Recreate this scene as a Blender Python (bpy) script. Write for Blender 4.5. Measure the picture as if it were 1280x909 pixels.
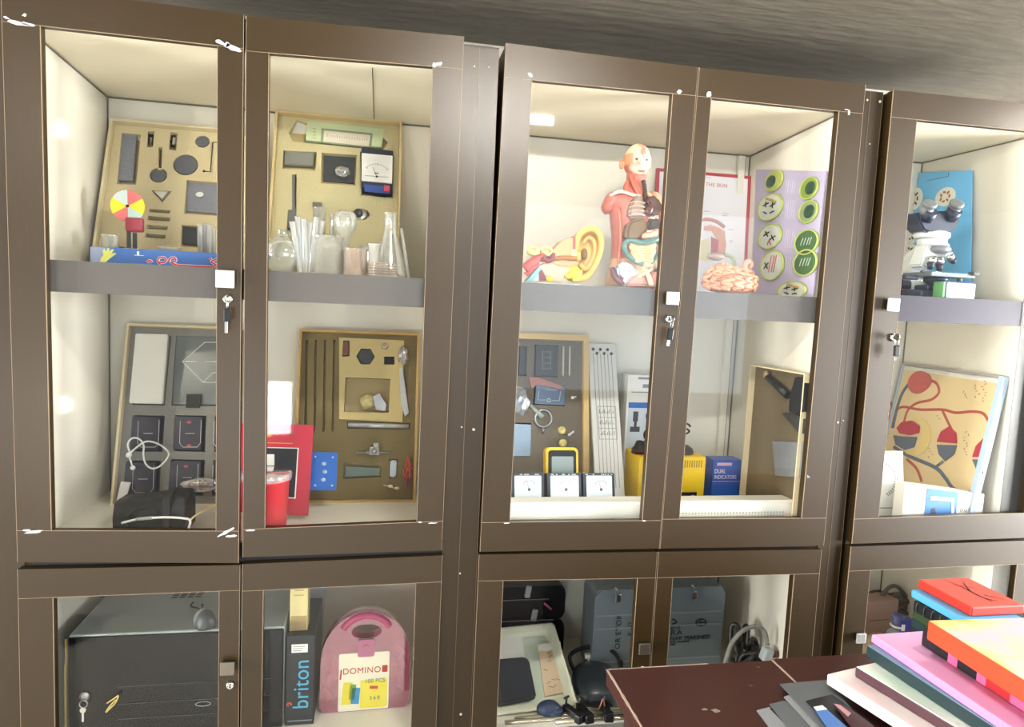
import bpy, bmesh, math, random
from mathutils import Matrix, Vector, Euler, Quaternion
random.seed(7)
S = bpy.context.scene
for o in list(bpy.data.objects): bpy.data.objects.remove(o)
COL = S.collection
PI = math.pi

# ---------------------------------------------------------------- camera
ZE = 1.45                       # eye height
FPX, YAW, PIT, ROL = 862.153, .189686, .0915534, .0460767
EYE = Vector((0, -1.5, ZE))
_f = Vector((math.sin(YAW), math.cos(YAW), 0)); _r = Vector((math.cos(YAW), -math.sin(YAW), 0)); _u = Vector((0, 0, 1))
_f2 = _f*math.cos(PIT) - _u*math.sin(PIT); _u2 = _u*math.cos(PIT) + _f*math.sin(PIT)
CR = _r*math.cos(ROL) + _u2*math.sin(ROL); CU = _u2*math.cos(ROL) - _r*math.sin(ROL); CF = _f2
cam = bpy.data.cameras.new('camera'); camo = bpy.data.objects.new('camera', cam); COL.objects.link(camo)
cam.sensor_width = 36; cam.sensor_fit = 'HORIZONTAL'; cam.lens = FPX*36/1280
cam.clip_start = .02; cam.clip_end = 60
camo.matrix_world = Matrix(((CR.x, CU.x, -CF.x, EYE.x), (CR.y, CU.y, -CF.y, EYE.y), (CR.z, CU.z, -CF.z, EYE.z), (0, 0, 0, 1)))
S.camera = camo
# ---------------------------------------------------------------- light and exposure
S.view_settings.view_transform = 'Standard'; S.view_settings.look = 'None'
S.view_settings.exposure = 0.22; S.view_settings.gamma = 1; S.view_settings.use_curve_mapping = False
try: S.cycles.transparent_max_bounces = 40
except Exception: pass
W = bpy.data.worlds.new('world'); S.world = W; W.use_nodes = True
W.node_tree.nodes['Background'].inputs[0].default_value = (.98, .97, .95, 1)
W.node_tree.nodes['Background'].inputs[1].default_value = .78
def area(name, loc, target, sx, sy, power, col):
    L = bpy.data.lights.new(name, 'AREA'); L.shape = 'RECTANGLE'; L.size = sx; L.size_y = sy; L.energy = power; L.color = col
    o = bpy.data.objects.new(name, L); COL.objects.link(o); o.location = loc
    o.rotation_euler = (Vector(target)-Vector(loc)).to_track_quat('-Z', 'Y').to_euler()
    return o
area('window_daylight', (1.55, -3.3, ZE+.12), (1.45, 0, ZE+.1), 2.3, 1.5, 40, (.72, .86, 1))
area('right_side_fill', (4.3, -1.35, ZE-.3), (-.2, .2, ZE-.2), 1.4, 1.4, 430, (1, .985, .96))  # unseen soft light from the right, added to brighten the left cabinet
area('low_rear_fill', (-.76, -3.3, ZE-.80), (.2, .3, ZE-.75), .36, .36, 16, (.86, .93, 1))  # low rear light, added to brighten the lower compartments
area('left_side_fill', (-4.4, -1.25, ZE-.5), (.6, .2, ZE-.4), 1.4, 1.4, 330, (1, .985, .96))  # unseen soft light from the left, added to brighten the right-hand bays
TUBE_EMIT = 300.0                # the ceiling tube (built below as a lamp)

# ---------------------------------------------------------------- pixel -> place
def ray(px, py): return CF*FPX + CR*(px-640) - CU*(py-454.5)
def UY(px, py, y): d = ray(px, py); return EYE + d*((y-EYE.y)/d.y)
def UZ(px, py, z): d = ray(px, py); return EYE + d*((z-EYE.z)/d.z)
def UX(px, py, x): d = ray(px, py); return EYE + d*((x-EYE.x)/d.x)

# ---------------------------------------------------------------- materials
def lin(c):
    if isinstance(c, str): c = tuple(int(c[i:i+2], 16)/255 for i in (0, 2, 4))
    return tuple((v/12.92 if v <= .04045 else ((v+.055)/1.055)**2.4) for v in c)
MC = {}
def mat(name, col, rough=.5, metal=0, spec=.5, vary=.06, scale=30, bump=0, stretch=(1, 1, 1), coat=0, trans=0, emit=0, detail=4):
    if name in MC: return MC[name]
    m = bpy.data.materials.new(name); m.use_nodes = True; MC[name] = m
    nt = m.node_tree; b = nt.nodes['Principled BSDF']; c = lin(col)
    b.inputs['Roughness'].default_value = rough; b.inputs['Metallic'].default_value = metal
    b.inputs['Specular IOR Level'].default_value = spec
    if coat: b.inputs['Coat Weight'].default_value = coat; b.inputs['Coat Roughness'].default_value = .08
    tc = nt.nodes.new('ShaderNodeTexCoord'); mp = nt.nodes.new('ShaderNodeMapping'); mp.inputs['Scale'].default_value = stretch
    n = nt.nodes.new('ShaderNodeTexNoise'); n.inputs['Scale'].default_value = scale; n.inputs['Detail'].default_value = detail
    nt.links.new(tc.outputs['Object'], mp.inputs[0]); nt.links.new(mp.outputs[0], n.inputs['Vector'])
    mx = nt.nodes.new('ShaderNodeMix'); mx.data_type = 'RGBA'
    mx.inputs[6].default_value = (*[min(1, v*(1-vary)) for v in c], 1); mx.inputs[7].default_value = (*[min(1, v*(1+vary)) for v in c], 1)
    nt.links.new(n.outputs['Fac'], mx.inputs[0]); nt.links.new(mx.outputs[2], b.inputs['Base Color'])
    if bump:
        bp = nt.nodes.new('ShaderNodeBump'); bp.inputs['Strength'].default_value = bump; bp.inputs['Distance'].default_value = .01
        nt.links.new(n.outputs['Fac'], bp.inputs['Height']); nt.links.new(bp.outputs[0], b.inputs['Normal'])
    if emit:
        b.inputs['Emission Color'].default_value = (*c, 1); b.inputs['Emission Strength'].default_value = emit
    return m
def clear(name, tint, gloss=.06, body=0, bodycol=(.9, .9, .9), rough=.03):
    """thin clear sheet or vessel: see-through, mirror sheen growing at grazing angles, a little milky body"""
    if name in MC: return MC[name]
    m = bpy.data.materials.new(name); m.use_nodes = True; MC[name] = m
    nt = m.node_tree; nt.nodes.clear(); out = nt.nodes.new('ShaderNodeOutputMaterial')
    t = nt.nodes.new('ShaderNodeBsdfTransparent'); t.inputs[0].default_value = (*tint, 1)
    g = nt.nodes.new('ShaderNodeBsdfGlossy'); g.inputs['Roughness'].default_value = rough; g.inputs[0].default_value = (1, 1, 1, 1)
    d = nt.nodes.new('ShaderNodeBsdfDiffuse'); d.inputs[0].default_value = (*lin(bodycol), 1)
    lw = nt.nodes.new('ShaderNodeLayerWeight'); lw.inputs[0].default_value = .35
    p = nt.nodes.new('ShaderNodeMath'); p.operation = 'MULTIPLY_ADD'; p.inputs[1].default_value = 1.0; p.inputs[2].default_value = gloss
    nt.links.new(lw.outputs['Facing'], p.inputs[0])
    if body == 0: p.inputs[1].default_value = .08
    m1 = nt.nodes.new('ShaderNodeMixShader'); m2 = nt.nodes.new('ShaderNodeMixShader')
    src = t
    if body:
        q = nt.nodes.new('ShaderNodeMath'); q.operation = 'MULTIPLY_ADD'; q.inputs[1].default_value = min(.9, body*2.2); q.inputs[2].default_value = body
        nt.links.new(lw.outputs['Facing'], q.inputs[0])
        nt.links.new(q.outputs[0], m1.inputs[0]); nt.links.new(t.outputs[0], m1.inputs[1]); nt.links.new(d.outputs[0], m1.inputs[2]); src = m1
    nt.links.new(p.outputs[0], m2.inputs[0]); nt.links.new(src.outputs[0], m2.inputs[1]); nt.links.new(g.outputs[0], m2.inputs[2])
    nt.links.new(m2.outputs[0], out.inputs[0])
    return m
BROWN = mat('brown_laminate', '2e2007', .4, spec=.5, vary=.16, scale=14, stretch=(14, 14, 1.2))
BROWNH = mat('brown_laminate_rail', '2e2007', .4, spec=.5, vary=.16, scale=14, stretch=(1.2, 14, 14))
EDGE = mat('pale_edge_chip', '8d7a64', .6)
LINER = mat('cream_liner', 'dfdacd', .42, vary=.02, scale=5)
LINERG = mat('cream_liner_gloss', 'dfdacd', .22, vary=.02, scale=5)
SHELFEDGE = mat('dark_shelf_edge', '55504c', .3, vary=.05)
CHROME = mat('chrome', 'd8d8d6', .12, 1, vary=.02)
STEEL = mat('steel', 'a7a8a8', .28, 1, vary=.05)
BLACK = mat('black_plastic', '0f1012', .38, spec=.35)
BLACKM = mat('black_matte', '141414', .7)
DGREY = mat('dark_grey', '3b3d40', .5)
GREY = mat('grey_plastic', '8b8d8e', .5)
WHITE = mat('white_plastic', 'e9e8e4', .4, vary=.02)
PAPER = mat('white_paper', 'ecebe6', .7, vary=.02)
PUTTY = mat('white_putty', 'c4c6ca', .75, vary=.08, bump=.4, scale=90)
PANE = clear('window_glass', (.985, .992, .988), .009)
GLASS = clear('lab_glass', (.95, .96, .94), .07, .14, 'f4f2ea')
FILM = clear('clear_film', (.93, .94, .95), .14, .10, 'e6e6e6', .12)
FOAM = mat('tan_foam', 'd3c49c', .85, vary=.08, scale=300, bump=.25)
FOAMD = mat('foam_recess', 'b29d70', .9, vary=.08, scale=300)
CARD = mat('tan_cardboard', 'd2b988', .8, vary=.06, scale=60)
CARDL = mat('pale_card_edge', 'd8c9a4', .8, vary=.06, scale=60)
RED = mat('red_plastic', 'c02a35', .35)
BLUE = mat('blue_print', '2f62b4', .5)
YELLOW = mat('yellow_plastic', 'eec21f', .38)

# ---------------------------------------------------------------- mesh builder
def basis(d):
    d = Vector(d).normalized(); a = Vector((0, 0, 1)) if abs(d.z) < .9 else Vector((1, 0, 0))
    x = a.cross(d).normalized(); return x, d.cross(x), d
class MB:
    def __init__(s, M=None): s.bm = bmesh.new(); s.i = 0; s.M = M or Matrix()
    def _fin(s, fs, smooth=False):
        for f in fs: f.material_index = s.i; f.smooth = smooth
    def box(s, c, size, bev=0, R=None, seg=2):
        m = s.M @ Matrix.Translation(c) @ (R.to_4x4() if R else Matrix()) @ Matrix.Diagonal((*size, 1))
        r = bmesh.ops.create_cube(s.bm, size=1, matrix=m); vs = r['verts']
        fs = list({f for v in vs for f in v.link_faces})
        if bev:
            es = list({e for v in vs for e in v.link_edges})
            rr = bmesh.ops.bevel(s.bm, geom=es, offset=min(bev, min(size)*.45), segments=seg, profile=.5, affect='EDGES')
            fs = list({f for v in rr['verts'] for f in v.link_faces} | {f for f in fs if f.is_valid})
        s._fin(fs); return s
    def b2(s, a, b, bev=0): return s.box([(a[k]+b[k])/2 for k in range(3)], [abs(b[k]-a[k]) for k in range(3)], bev)
    def rings(s, rs, cap=True, smooth=True, loop=False):
        vs = [[s.bm.verts.new(s.M @ Vector(p)) for p in r] for r in rs]; fs = []
        n = len(vs[0]); m = len(vs)
        for a in range(m if loop else m-1):
            A, B = vs[a], vs[(a+1) % m]
            for k in range(n):
                try: fs.append(s.bm.faces.new((A[k], A[(k+1) % n], B[(k+1) % n], B[k])))
                except ValueError: pass
        s._fin(fs, smooth)
        if cap and not loop:
            c = [s.bm.faces.new(vs[0][::-1]), s.bm.faces.new(vs[-1])]; s._fin(c, False)
        return s
    def cone(s, p0, p1, r0, r1=None, n=24, cap=True):
        r1 = r0 if r1 is None else r1; p0 = Vector(p0); p1 = Vector(p1); x, y, d = basis(p1-p0)
        return s.rings([[p + x*math.cos(t*2*PI/n)*r + y*math.sin(t*2*PI/n)*r for t in range(n)] for p, r in ((p0, r0), (p1, r1))], cap)
    def lathe(s, prof, o=(0, 0, 0), axis=(0, 0, 1), n=28, cap=True):
        o = Vector(o); x, y, d = basis(axis)
        return s.rings([[o + d*h + x*math.cos(t*2*PI/n)*max(r, 1e-5) + y*math.sin(t*2*PI/n)*max(r, 1e-5) for t in range(n)] for r, h in prof], cap)
    def ell(s, c, r, n=20, R=None):
        m = s.M @ Matrix.Translation(c) @ (R.to_4x4() if R else Matrix()) @ Matrix.Diagonal((*r, 1))
        q = bmesh.ops.create_uvsphere(s.bm, u_segments=n, v_segments=max(8, n*2//3), radius=1, matrix=m)
        s._fin({f for v in q['verts'] for f in v.link_faces}, True); return s
    def tube(s, pts, r, n=8, smooth=5, closed=False, flat=1, flatx=1):
        P = [Vector(p) for p in pts]; rr = r if isinstance(r, (list, tuple)) else [r]*len(P)
        if smooth > 1 and len(P) > 2:
            Q = []; R2 = []; m = len(P)
            for k in range(m if closed else m-1):
                a, b, c, d = (P[(k-1) % m], P[k], P[(k+1) % m], P[(k+2) % m]) if closed else (P[max(k-1, 0)], P[k], P[k+1], P[min(k+2, m-1)])
                for j in range(smooth):
                    t = j/smooth
                    Q.append(.5*((2*b)+(c-a)*t+(2*a-5*b+4*c-d)*t*t+(3*b-a-3*c+d)*t**3)); R2.append(rr[k]*(1-t)+rr[(k+1) % m]*t)
            if not closed: Q.append(P[-1]); R2.append(rr[-1])
            P, rr = Q, R2
        rs = []; m = len(P); up = None
        for k in range(m):
            d = (P[(k+1) % m]-P[k-1]) if closed else (P[min(k+1, m-1)]-P[max(k-1, 0)])
            if d.length < 1e-9: d = Vector((0, 0, 1))
            d.normalize()
            if up is None: x, y, _ = basis(d)
            else:
                x = up - d*up.dot(d)
                if x.length < 1e-6: x = basis(d)[0]
                x.normalize(); y = d.cross(x)
            up = x
            rs.append([P[k] + x*math.cos(t*2*PI/n)*rr[k]*flatx + y*math.sin(t*2*PI/n)*rr[k]*flat for t in range(n)])
        return s.rings(rs, True, True, closed)
    def prism(s, poly, a, b, plane='xz', smooth=False):
        """poly in (u, v); extruded along the third axis from a to b"""
        def mk(u, v, w): return {'xz': (u, w, v), 'xy': (u, v, w), 'yz': (w, u, v)}[plane]
        A = [s.bm.verts.new(s.M @ Vector(mk(u, v, a))) for u, v in poly]; B = [s.bm.verts.new(s.M @ Vector(mk(u, v, b))) for u, v in poly]
        n = len(poly); f1 = s.bm.faces.new(A[::-1]); f2 = s.bm.faces.new(B); side = []
        for k in range(n): side.append(s.bm.faces.new((A[k], A[(k+1) % n], B[(k+1) % n], B[k])))
        s._fin([f1, f2]); s._fin(side, smooth); return s
    def plate(s, poly, holes, a, b):
        """flat plate in the local xz plane with holes cut right through, between depths a and b"""
        bm2 = bmesh.new()
        for y in (a, b):
            es = []
            for lp in [poly]+holes:
                vs = [bm2.verts.new((u, y, v)) for u, v in lp]
                es += [bm2.edges.new((vs[k], vs[(k+1) % len(vs)])) for k in range(len(vs))]
            bmesh.ops.triangle_fill(bm2, edges=es, use_beauty=True, use_dissolve=False, normal=(0, -1, 0))
        base = {}
        for f in list(bm2.faces):
            vs = [s.bm.verts.new(s.M @ v.co) if v not in base else base[v] for v in f.verts]
            for v0, v1 in zip(f.verts, vs): base[v0] = v1
            try: nf = s.bm.faces.new(vs); s._fin([nf])
            except ValueError: pass
        bm2.free()
        for lp in [poly]+holes:
            A = [s.bm.verts.new(s.M @ Vector((u, a, v))) for u, v in lp]; B = [s.bm.verts.new(s.M @ Vector((u, b, v))) for u, v in lp]; n = len(lp)
            s._fin([s.bm.faces.new((A[k], A[(k+1) % n], B[(k+1) % n], B[k])) for k in range(n)])
        return s
    def build(s, name, mats, parent=None, M=None, label=None, smooth_angle=None):
        bmesh.ops.recalc_face_normals(s.bm, faces=s.bm.faces[:])
        me = bpy.data.meshes.new(name); s.bm.to_mesh(me); s.bm.free()
        for m in (mats if isinstance(mats, (list, tuple)) else [mats]): me.materials.append(m)
        o = bpy.data.objects.new(name, me); COL.objects.link(o)
        if parent: o.parent = parent
        if M is not None: o.matrix_local = M
        if label: o['label'] = label
        return o
def circ(cx, cz, r, n=28, rz=None, a0=0): rz = r if rz is None else rz; return [(cx+r*math.cos(a0+2*PI*k/n), cz+rz*math.sin(a0+2*PI*k/n)) for k in range(n)]
def rect(x0, z0, x1, z1): return [(x0, z0), (x1, z0), (x1, z1), (x0, z1)]
def rrect(x0, z0, x1, z1, r, n=5):
    P = []
    for cx, cz, a in ((x1-r, z1-r, 0), (x0+r, z1-r, PI/2), (x0+r, z0+r, PI), (x1-r, z0+r, 1.5*PI)):
        P += [(cx+r*math.cos(a+k*PI/2/n), cz+r*math.sin(a+k*PI/2/n)) for k in range(n+1)]
    return P
def tag(o, label, cat, group=None):
    o['label'] = label; o['category'] = cat
    if group: o['group'] = group
    return o
def thing(name, label, cat, M=None, group=None):
    o = bpy.data.objects.new(name, None); COL.objects.link(o); o.empty_display_size = .02
    if M is not None: o.matrix_world = M
    return tag(o, label, cat, group)
def T(x, y, z, rz=0, rx=0, ry=0): return Matrix.Translation((x, y, z)) @ Euler((rx, ry, rz)).to_matrix().to_4x4()
def struct(o): o['kind'] = 'structure'; return o
_txt = {}
def text(name, body, size, m, parent, M, ext=.0004, align='CENTER', sx=1, shear=0, bold=0, label=None):
    """raised lettering as a mesh lying in the local xz plane, facing -y"""
    c = bpy.data.curves.new(name, 'FONT'); c.body = body; c.size = size; c.extrude = ext; c.align_x = align; c.align_y = 'CENTER'; c.shear = shear; c.offset = 0.0; c.space_character = 1.0+min(.14, bold/size*3)
    t = bpy.data.objects.new(name, c); COL.objects.link(t)
    dg = bpy.context.evaluated_depsgraph_get(); me = bpy.data.meshes.new_from_object(t.evaluated_get(dg))
    bpy.data.objects.remove(t)
    me.transform(Matrix.Diagonal((sx, 1, 1, 1))); me.transform(Matrix.Rotation(PI/2, 4, 'X'))
    me.materials.clear(); me.materials.append(m)
    o = bpy.data.objects.new(name, me); COL.objects.link(o); o.parent = parent; o.matrix_local = M
    if label: o['label'] = label
    return o
class Frame:
    """a local frame on a leaning or upright board: x along its bottom edge, z up its face, y into it"""
    def __init__(s, BL, BR, TL):
        BL, BR, TL = Vector(BL), Vector(BR), Vector(TL); x = (BR-BL).normalized(); z = TL-BL; z -= x*z.dot(x); s.h = z.length; z.normalize()
        y = z.cross(x); s.w = (BR-BL).length; s.o = BL; s.x, s.y, s.z = x, y, z
        s.M = Matrix(((x.x, y.x, z.x, BL.x), (x.y, y.y, z.y, BL.y), (x.z, y.z, z.z, BL.z), (0, 0, 0, 1))); s.I = s.M.inverted()
    def px(s, px, py, off=0):
        e = s.I @ EYE; d = s.I.to_3x3() @ ray(px, py); t = (off-e.y)/d.y; p = e+d*t; return p.x, p.z
    def poly(s, pts, off=0): return [s.px(a, b, off) for a, b in pts]
    def at(s, u, v, off=0): return s.M @ Matrix.Translation((u, off, v))
# ---------------------------------------------------------------- the room
FL = 0.0
MB().b2((-3.2, -3.6, -.05), (3.8, .5, 0)).build('floor', mat('floor_tile', 'd6d0c4', .4, vary=.08, scale=6)); struct(bpy.data.objects['floor'])
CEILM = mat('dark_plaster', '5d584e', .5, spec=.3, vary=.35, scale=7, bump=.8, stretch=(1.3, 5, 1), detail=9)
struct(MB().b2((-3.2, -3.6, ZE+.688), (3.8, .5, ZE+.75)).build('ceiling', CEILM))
struct(MB().b2((-3.2, .43, 0), (3.8, .5, ZE+.688)).build('wall_back', mat('wall_paint', 'aaa598', .8)))

# ---------------------------------------------------------------- glass-fronted cabinets
GAPY = .022
def w(px, py): p = UY(px, py, 0); return (p.x, p.z)
ZB = ZE-1.38; ZBG = ZE-1.32
def door(cab, o, g, hand, putty=(), sub='upper'):
    """o, g: outer and glass corners TL TR BR BL on the front plane"""
    (otl, otr, obr, obl), (gtl, gtr, gbr, gbl) = o, g
    m = MB(); y0, y1 = 0, .02
    def ext(a, b, x):                       # the rail/stile joint line, carried out to the outer edge
        return (x, a[1]+(b[1]-a[1])*(x-a[0])/(b[0]-a[0]))
    jl, jr = ext(gtl, gtr, otl[0]), ext(gtl, gtr, otr[0]); kl, kr = ext(gbl, gbr, obl[0]), ext(gbl, gbr, obr[0])
    e = .0007
    m.i = 1
    m.prism([(jl[0], jl[1]+e), (jr[0], jr[1]+e), otr, otl], y0, y1)
    m.prism([obl, obr, (kr[0], kr[1]-e), (kl[0], kl[1]-e)], y0, y1)
    m.i = 0
    m.prism([kl, gbl, gtl, jl], y0, y1); m.prism([gbr, kr, jr, gtr], y0, y1)
    m.i = 2                                 # pale edging where the laminate stops
    def line(a, b, t=.0013):
        d = Vector((b[0]-a[0], b[1]-a[1])); n = Vector((-d.y, d.x)).normalized()*t/2
        m.prism([(a[0]-n.x, a[1]-n.y), (b[0]-n.x, b[1]-n.y), (b[0]+n.x, b[1]+n.y), (a[0]+n.x, a[1]+n.y)], -.0004, .002)
    line(jl, gtl, .0007); line(gtr, jr, .0007); line(kl, gbl, .0009); line(gbr, kr, .0009)
    line(otl, obl, .0007); line(otr, obr, .0007)
    for a, b in ((gtl, gtr), (gbl, gbr), (gtl, gbl), (gtr, gbr)): line(a, b, .0009)
    d = m.build('door', [BROWN, BROWNH, EDGE], cab)
    p = MB(); q = .004
    p.prism([(gbl[0]-q, gbl[1]-q), (gbr[0]+q, gbr[1]-q), (gtr[0]+q, gtr[1]+q), (gtl[0]-q, gtl[1]+q)], .009, .012)
    p.build('glass_pane', PANE, d)
    return d
def square_knob(d, px, py, s, dark=False):
    x, z = w(px, py); m = MB()
    m.box((x, -.013, z), (s, .006, s), .002); m.i = 1; m.box((x, -.005, z), (s*.75, .010, s*.75))
    m.build('knob', [mat('brushed_knob_dull', '7d766a', .35, .8) if dark else mat('brushed_knob', 'cfd0d0', .3, .6), BLACK], d)
def lock(d, px, py, r=.0095):
    x, z = w(px, py); m = MB(); m.lathe([(r, .0), (r, -.004), (r*.8, -.006), (r*.55, -.0062), (r*.5, -.0045)], (x, 0, z), (0, 1, 0)); m.i = 1
    m.box((x, -.0062, z), (.0015, .002, r*.9)); m.build('lock_barrel', [CHROME, BLACK], d)
def putty(d, pts, rad=.004):
    for px, py, rx, rz, a in pts:
        m = MB(); x, z = w(px, py); n = 11; random.seed(int(px+py))
        P = [(x+rx*math.cos(a)*c*k-rz*math.sin(a)*s_*k, z+rx*math.sin(a)*c*k+rz*math.cos(a)*s_*k) for c, s_, k in ((math.cos(2*PI*i/n), math.sin(2*PI*i/n), random.uniform(.6, 1.2)) for i in range(n))]
        m.prism(P, -.0012, .001); m.build('putty_patch', PUTTY, d)
def screw_spots(cab, pts, y):
    for px, py, r in pts:
        m = MB(); p = UY(px, py, y); m.lathe([(r, .001), (r, -.0008), (r*.6, -.0014)], (p.x, y, p.z), (0, 1, 0), n=10)
        m.build('chipped_screw_cap', mat('chip_white', 'c9c2b4', .7), cab, label='pale chipped screw cap')
def carcass(name, label, xl, xil, xir, xr, zs, right_stile, left_stile=0, dark_side=False, zc=.456):
    """xl..xr outer, xil..xir inner; zs = shelf levels (top z, bottom z)"""
    c = thing(name, label, 'cabinet', T((xl+xr)/2, .2, 0), None); c.matrix_world = Matrix()
    yb = .42
    ZT = ZE+.533
    MB().b2((xl+.004, GAPY, 0), (xil, yb, ZT)).build('side_panel', LINERG, c); MB().b2((xir, GAPY, 0), (xr-.004, yb, ZT)).build('side_panel', LINERG, c)
    for a_ in (xl, xr-.004): MB().b2((a_, GAPY, 0), (a_+.004, yb, ZT)).build('outer_panel', BROWN, c)
    MB().prism([(GAPY+.002, ZE+max(zc, .477)), (yb, ZE+zc), (yb, ZT), (GAPY+.002, ZT)], xil, xir, 'yz').build('top_panel', mat('cream_ceiling', 'e8dfc8', .5, vary=.02, scale=5), c)
    MB().b2((xl, GAPY-.0012, 0), (xil, GAPY-.0002, ZT)).build('side_edging', BLACKM if name and xl > 0 else BROWN, c)  # black between cabinets: the gap's darkness is put into the strip colour
    if not dark_side: MB().b2((xir, GAPY-.0012, 0), (min(xr, (right_stile or (xr, 0))[0]), GAPY-.0002, ZT)).build('side_edging', BROWN, c)
    J = mat('joint_dark', '6f675a', .8)  # dark seam lines where the panels meet
    MB().b2((xil, yb-.003, ZE+zc-.004), (xir, yb-.0002, ZE+zc-.0005)).build('ceiling_joint', J, c)
    for x_ in (xil+.0004, xir-.0030): MB().b2((x_, yb-.0032, .08), (x_+.0026, yb-.0004, ZE+zc-.005)).build('corner_joint', J, c)
    for x_ in (xil+.0004, xir-.0030): MB().prism([(GAPY+.01, ZE+max(zc, .477)-.0008), (yb-.004, ZE+zc-.0008), (yb-.004, ZE+zc-.0038), (GAPY+.01, ZE+max(zc, .477)-.0038)], x_, x_+.0026, 'yz').build('ceiling_joint', J, c)
    MB().b2((xil, yb, .07), (xir, yb+.008, ZE+zc)).build('back_panel', LINER, c)
    for top, th, edge in zs:
        m = MB(); m.b2((xil, GAPY+.006, top-th), (xir, yb, top)); m.build('shelf', LINER, c)
        if edge: MB().b2((xil, GAPY+.001, top-th-.001), (xir, GAPY+.006, top+.001)).build('shelf_edging', SHELFEDGE, c)
    m = MB(); m.b2((xil, GAPY+.004, ZE-.606), (xir, yb, ZE-.544)); m.i = 1; m.b2((xil-.01, GAPY-.001, ZE-.606), (xir+.01, GAPY+.004, ZE-.548)); m.build('fixed_divider', [LINER, BLACKM], c)
    MB().b2((xil, GAPY+.002, .0), (xir, yb, .07)).build('plinth', BROWN, c)
    if right_stile: 
        m = MB(); a, b = right_stile
        m.b2((a, GAPY-.004, 0), (b, GAPY, ZT)); m.i = 1
        m.b2((a+(b-a)*.48, GAPY-.0046, 0), (a+(b-a)*.48+.001, GAPY-.003, ZT)); m.b2((b-.0015, GAPY-.0046, 0), (b-.0005, GAPY-.003, ZT)); m.build('front_stile', [BROWN, mat('brown_seam', '6a5945', .5)], c)
    if left_stile:
        m = MB(); a, b = left_stile; m.b2((a, GAPY-.004, 0), (b, GAPY, ZT)); m.build('front_stile', BROWN, c)
    MB().b2((xl, GAPY-.003, ZT), (xr, yb, ZT+.004)).build('top_cover', mat('raw_board', '3a332b', .8), c)
    if dark_side: MB().b2((xir, GAPY-.001, 0), (xr, GAPY, ZT)).build('side_edging', mat('black_edging', '1b1713', .4), c)
    return c
ca = carcass('display_cabinet', 'brown glass-fronted cabinet at the left with two upper doors and foam-lined kits', -.80, -.682, .205, .232, [(ZE+.037, .061, True), (ZE-1.005, .02, False)], (.150, .232), (-.80, -.700))
cb = carcass('display_cabinet', 'brown glass-fronted cabinet in the middle with anatomical torso behind its glass', .243, .262, 1.055, 1.168, [(ZE+.040, .061, True), (ZE-1.005, .02, False)], (1.100, 1.168))
cc = carcass('display_cabinet', 'brown glass-fronted cabinet at the right edge with microscope behind its glass', 1.18, 1.20, 1.635, 1.765, [(ZE+.056, .062, True), (ZE-1.005, .02, False)], None, 0, True, .483)
for p in cc.children:
    if p.name.startswith('shelf_edging'): p.data.materials[0] = mat('violet_shelf_edge', '2b2438', .4, spec=.25); p['label'] = 'dark violet shelf edging'
mm = MB(); x_ = UY(467, 100, .25).x; mm.prism([(GAPY+.02, ZE+.4755), (.418, ZE+.4558), (.418, ZE+.4548), (GAPY+.02, ZE+.4745)], x_, x_+.002, 'yz'); mm.build('ceiling_seam', mat('joint_dark', '6f675a', .8), ca)
# corner batten at the right rear of the middle cabinet
MB().b2((1.012, .404, ZE-.544), (1.032, .4165, ZE+.450)).build('corner_batten', LINER, cb)
MB().b2((1.0375, .4165, ZE-.544), (1.0405, .4195, ZE+.450)).build('corner_seam', mat('seam_dark', '6b665c', .8), cb)
def pw(*p): return [w(*q) for q in p]
# upper doors, cabinet A
d1 = door(ca, pw((1, -21), (304.5, 18), (298, 704), (22, 703)), pw((50, 32), (272, 57), (270, 664), (64, 663.5)), 'r')
square_knob(d1, 283, 349, .036); lock(d1, 285, 374)
putty(d1, [(24, 29.5, .020, .0035, -.15), (36, 31, .013, .003, -.2), (31, 19, .004, .003, .6), (8, 22, .006, .002, -.3)])
putty(d1, [(291, 60, .016, .006, -.25), (275, 53, .008, .004, -.3), (284, 56, .008, .005, 0)])
putty(d1, [(283, 665, .019, .0035, .5), (290, 670, .012, .0025, .1)]); putty(d1, [(43, 665, .017, .003, .08), (34, 663, .010, .002, 0)])
d2 = door(ca, pw((308, 19.5), (580, 45.5), (552, 688), (303.5, 697)), pw((336, 66), (541, 83), (521, 653), (331, 661)), 'l')
putty(d2, [(549, 80, .008, .004, 0), (543, 81, .005, .005, .4)])
putty(d2, [(313, 663, .009, .0018, 0), (540, 654, .013, .0013, .05), (525, 653, .004, .002, 0)])
# lower doors A
d3 = door(ca, [w(22, 712), w(300, 706.5), (w(300, 706)[0], ZB), (w(22, 712)[0], ZB)], [w(66, 747), w(274, 739), (w(274, 739)[0], ZBG), (w(66, 747)[0], ZBG)], 'r')
square_knob(d3, 286, 832, .030, True); lock(d3, 288, 856, .0085)
d4 = door(ca, [w(303, 705.5), w(553, 694.5), (w(553, 695)[0], ZB), (w(303, 705)[0], ZB)], [w(329, 738), w(520, 729), (w(520, 729)[0], ZBG), (w(329, 738)[0], ZBG)], 'l')
screw_spots(ca, [(575, 717, .0022), (576, 893, .0030), (593, 83, .002), (611, 84, .002), (577, 534, .002), (592, 537, .003)], GAPY-.004)
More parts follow.
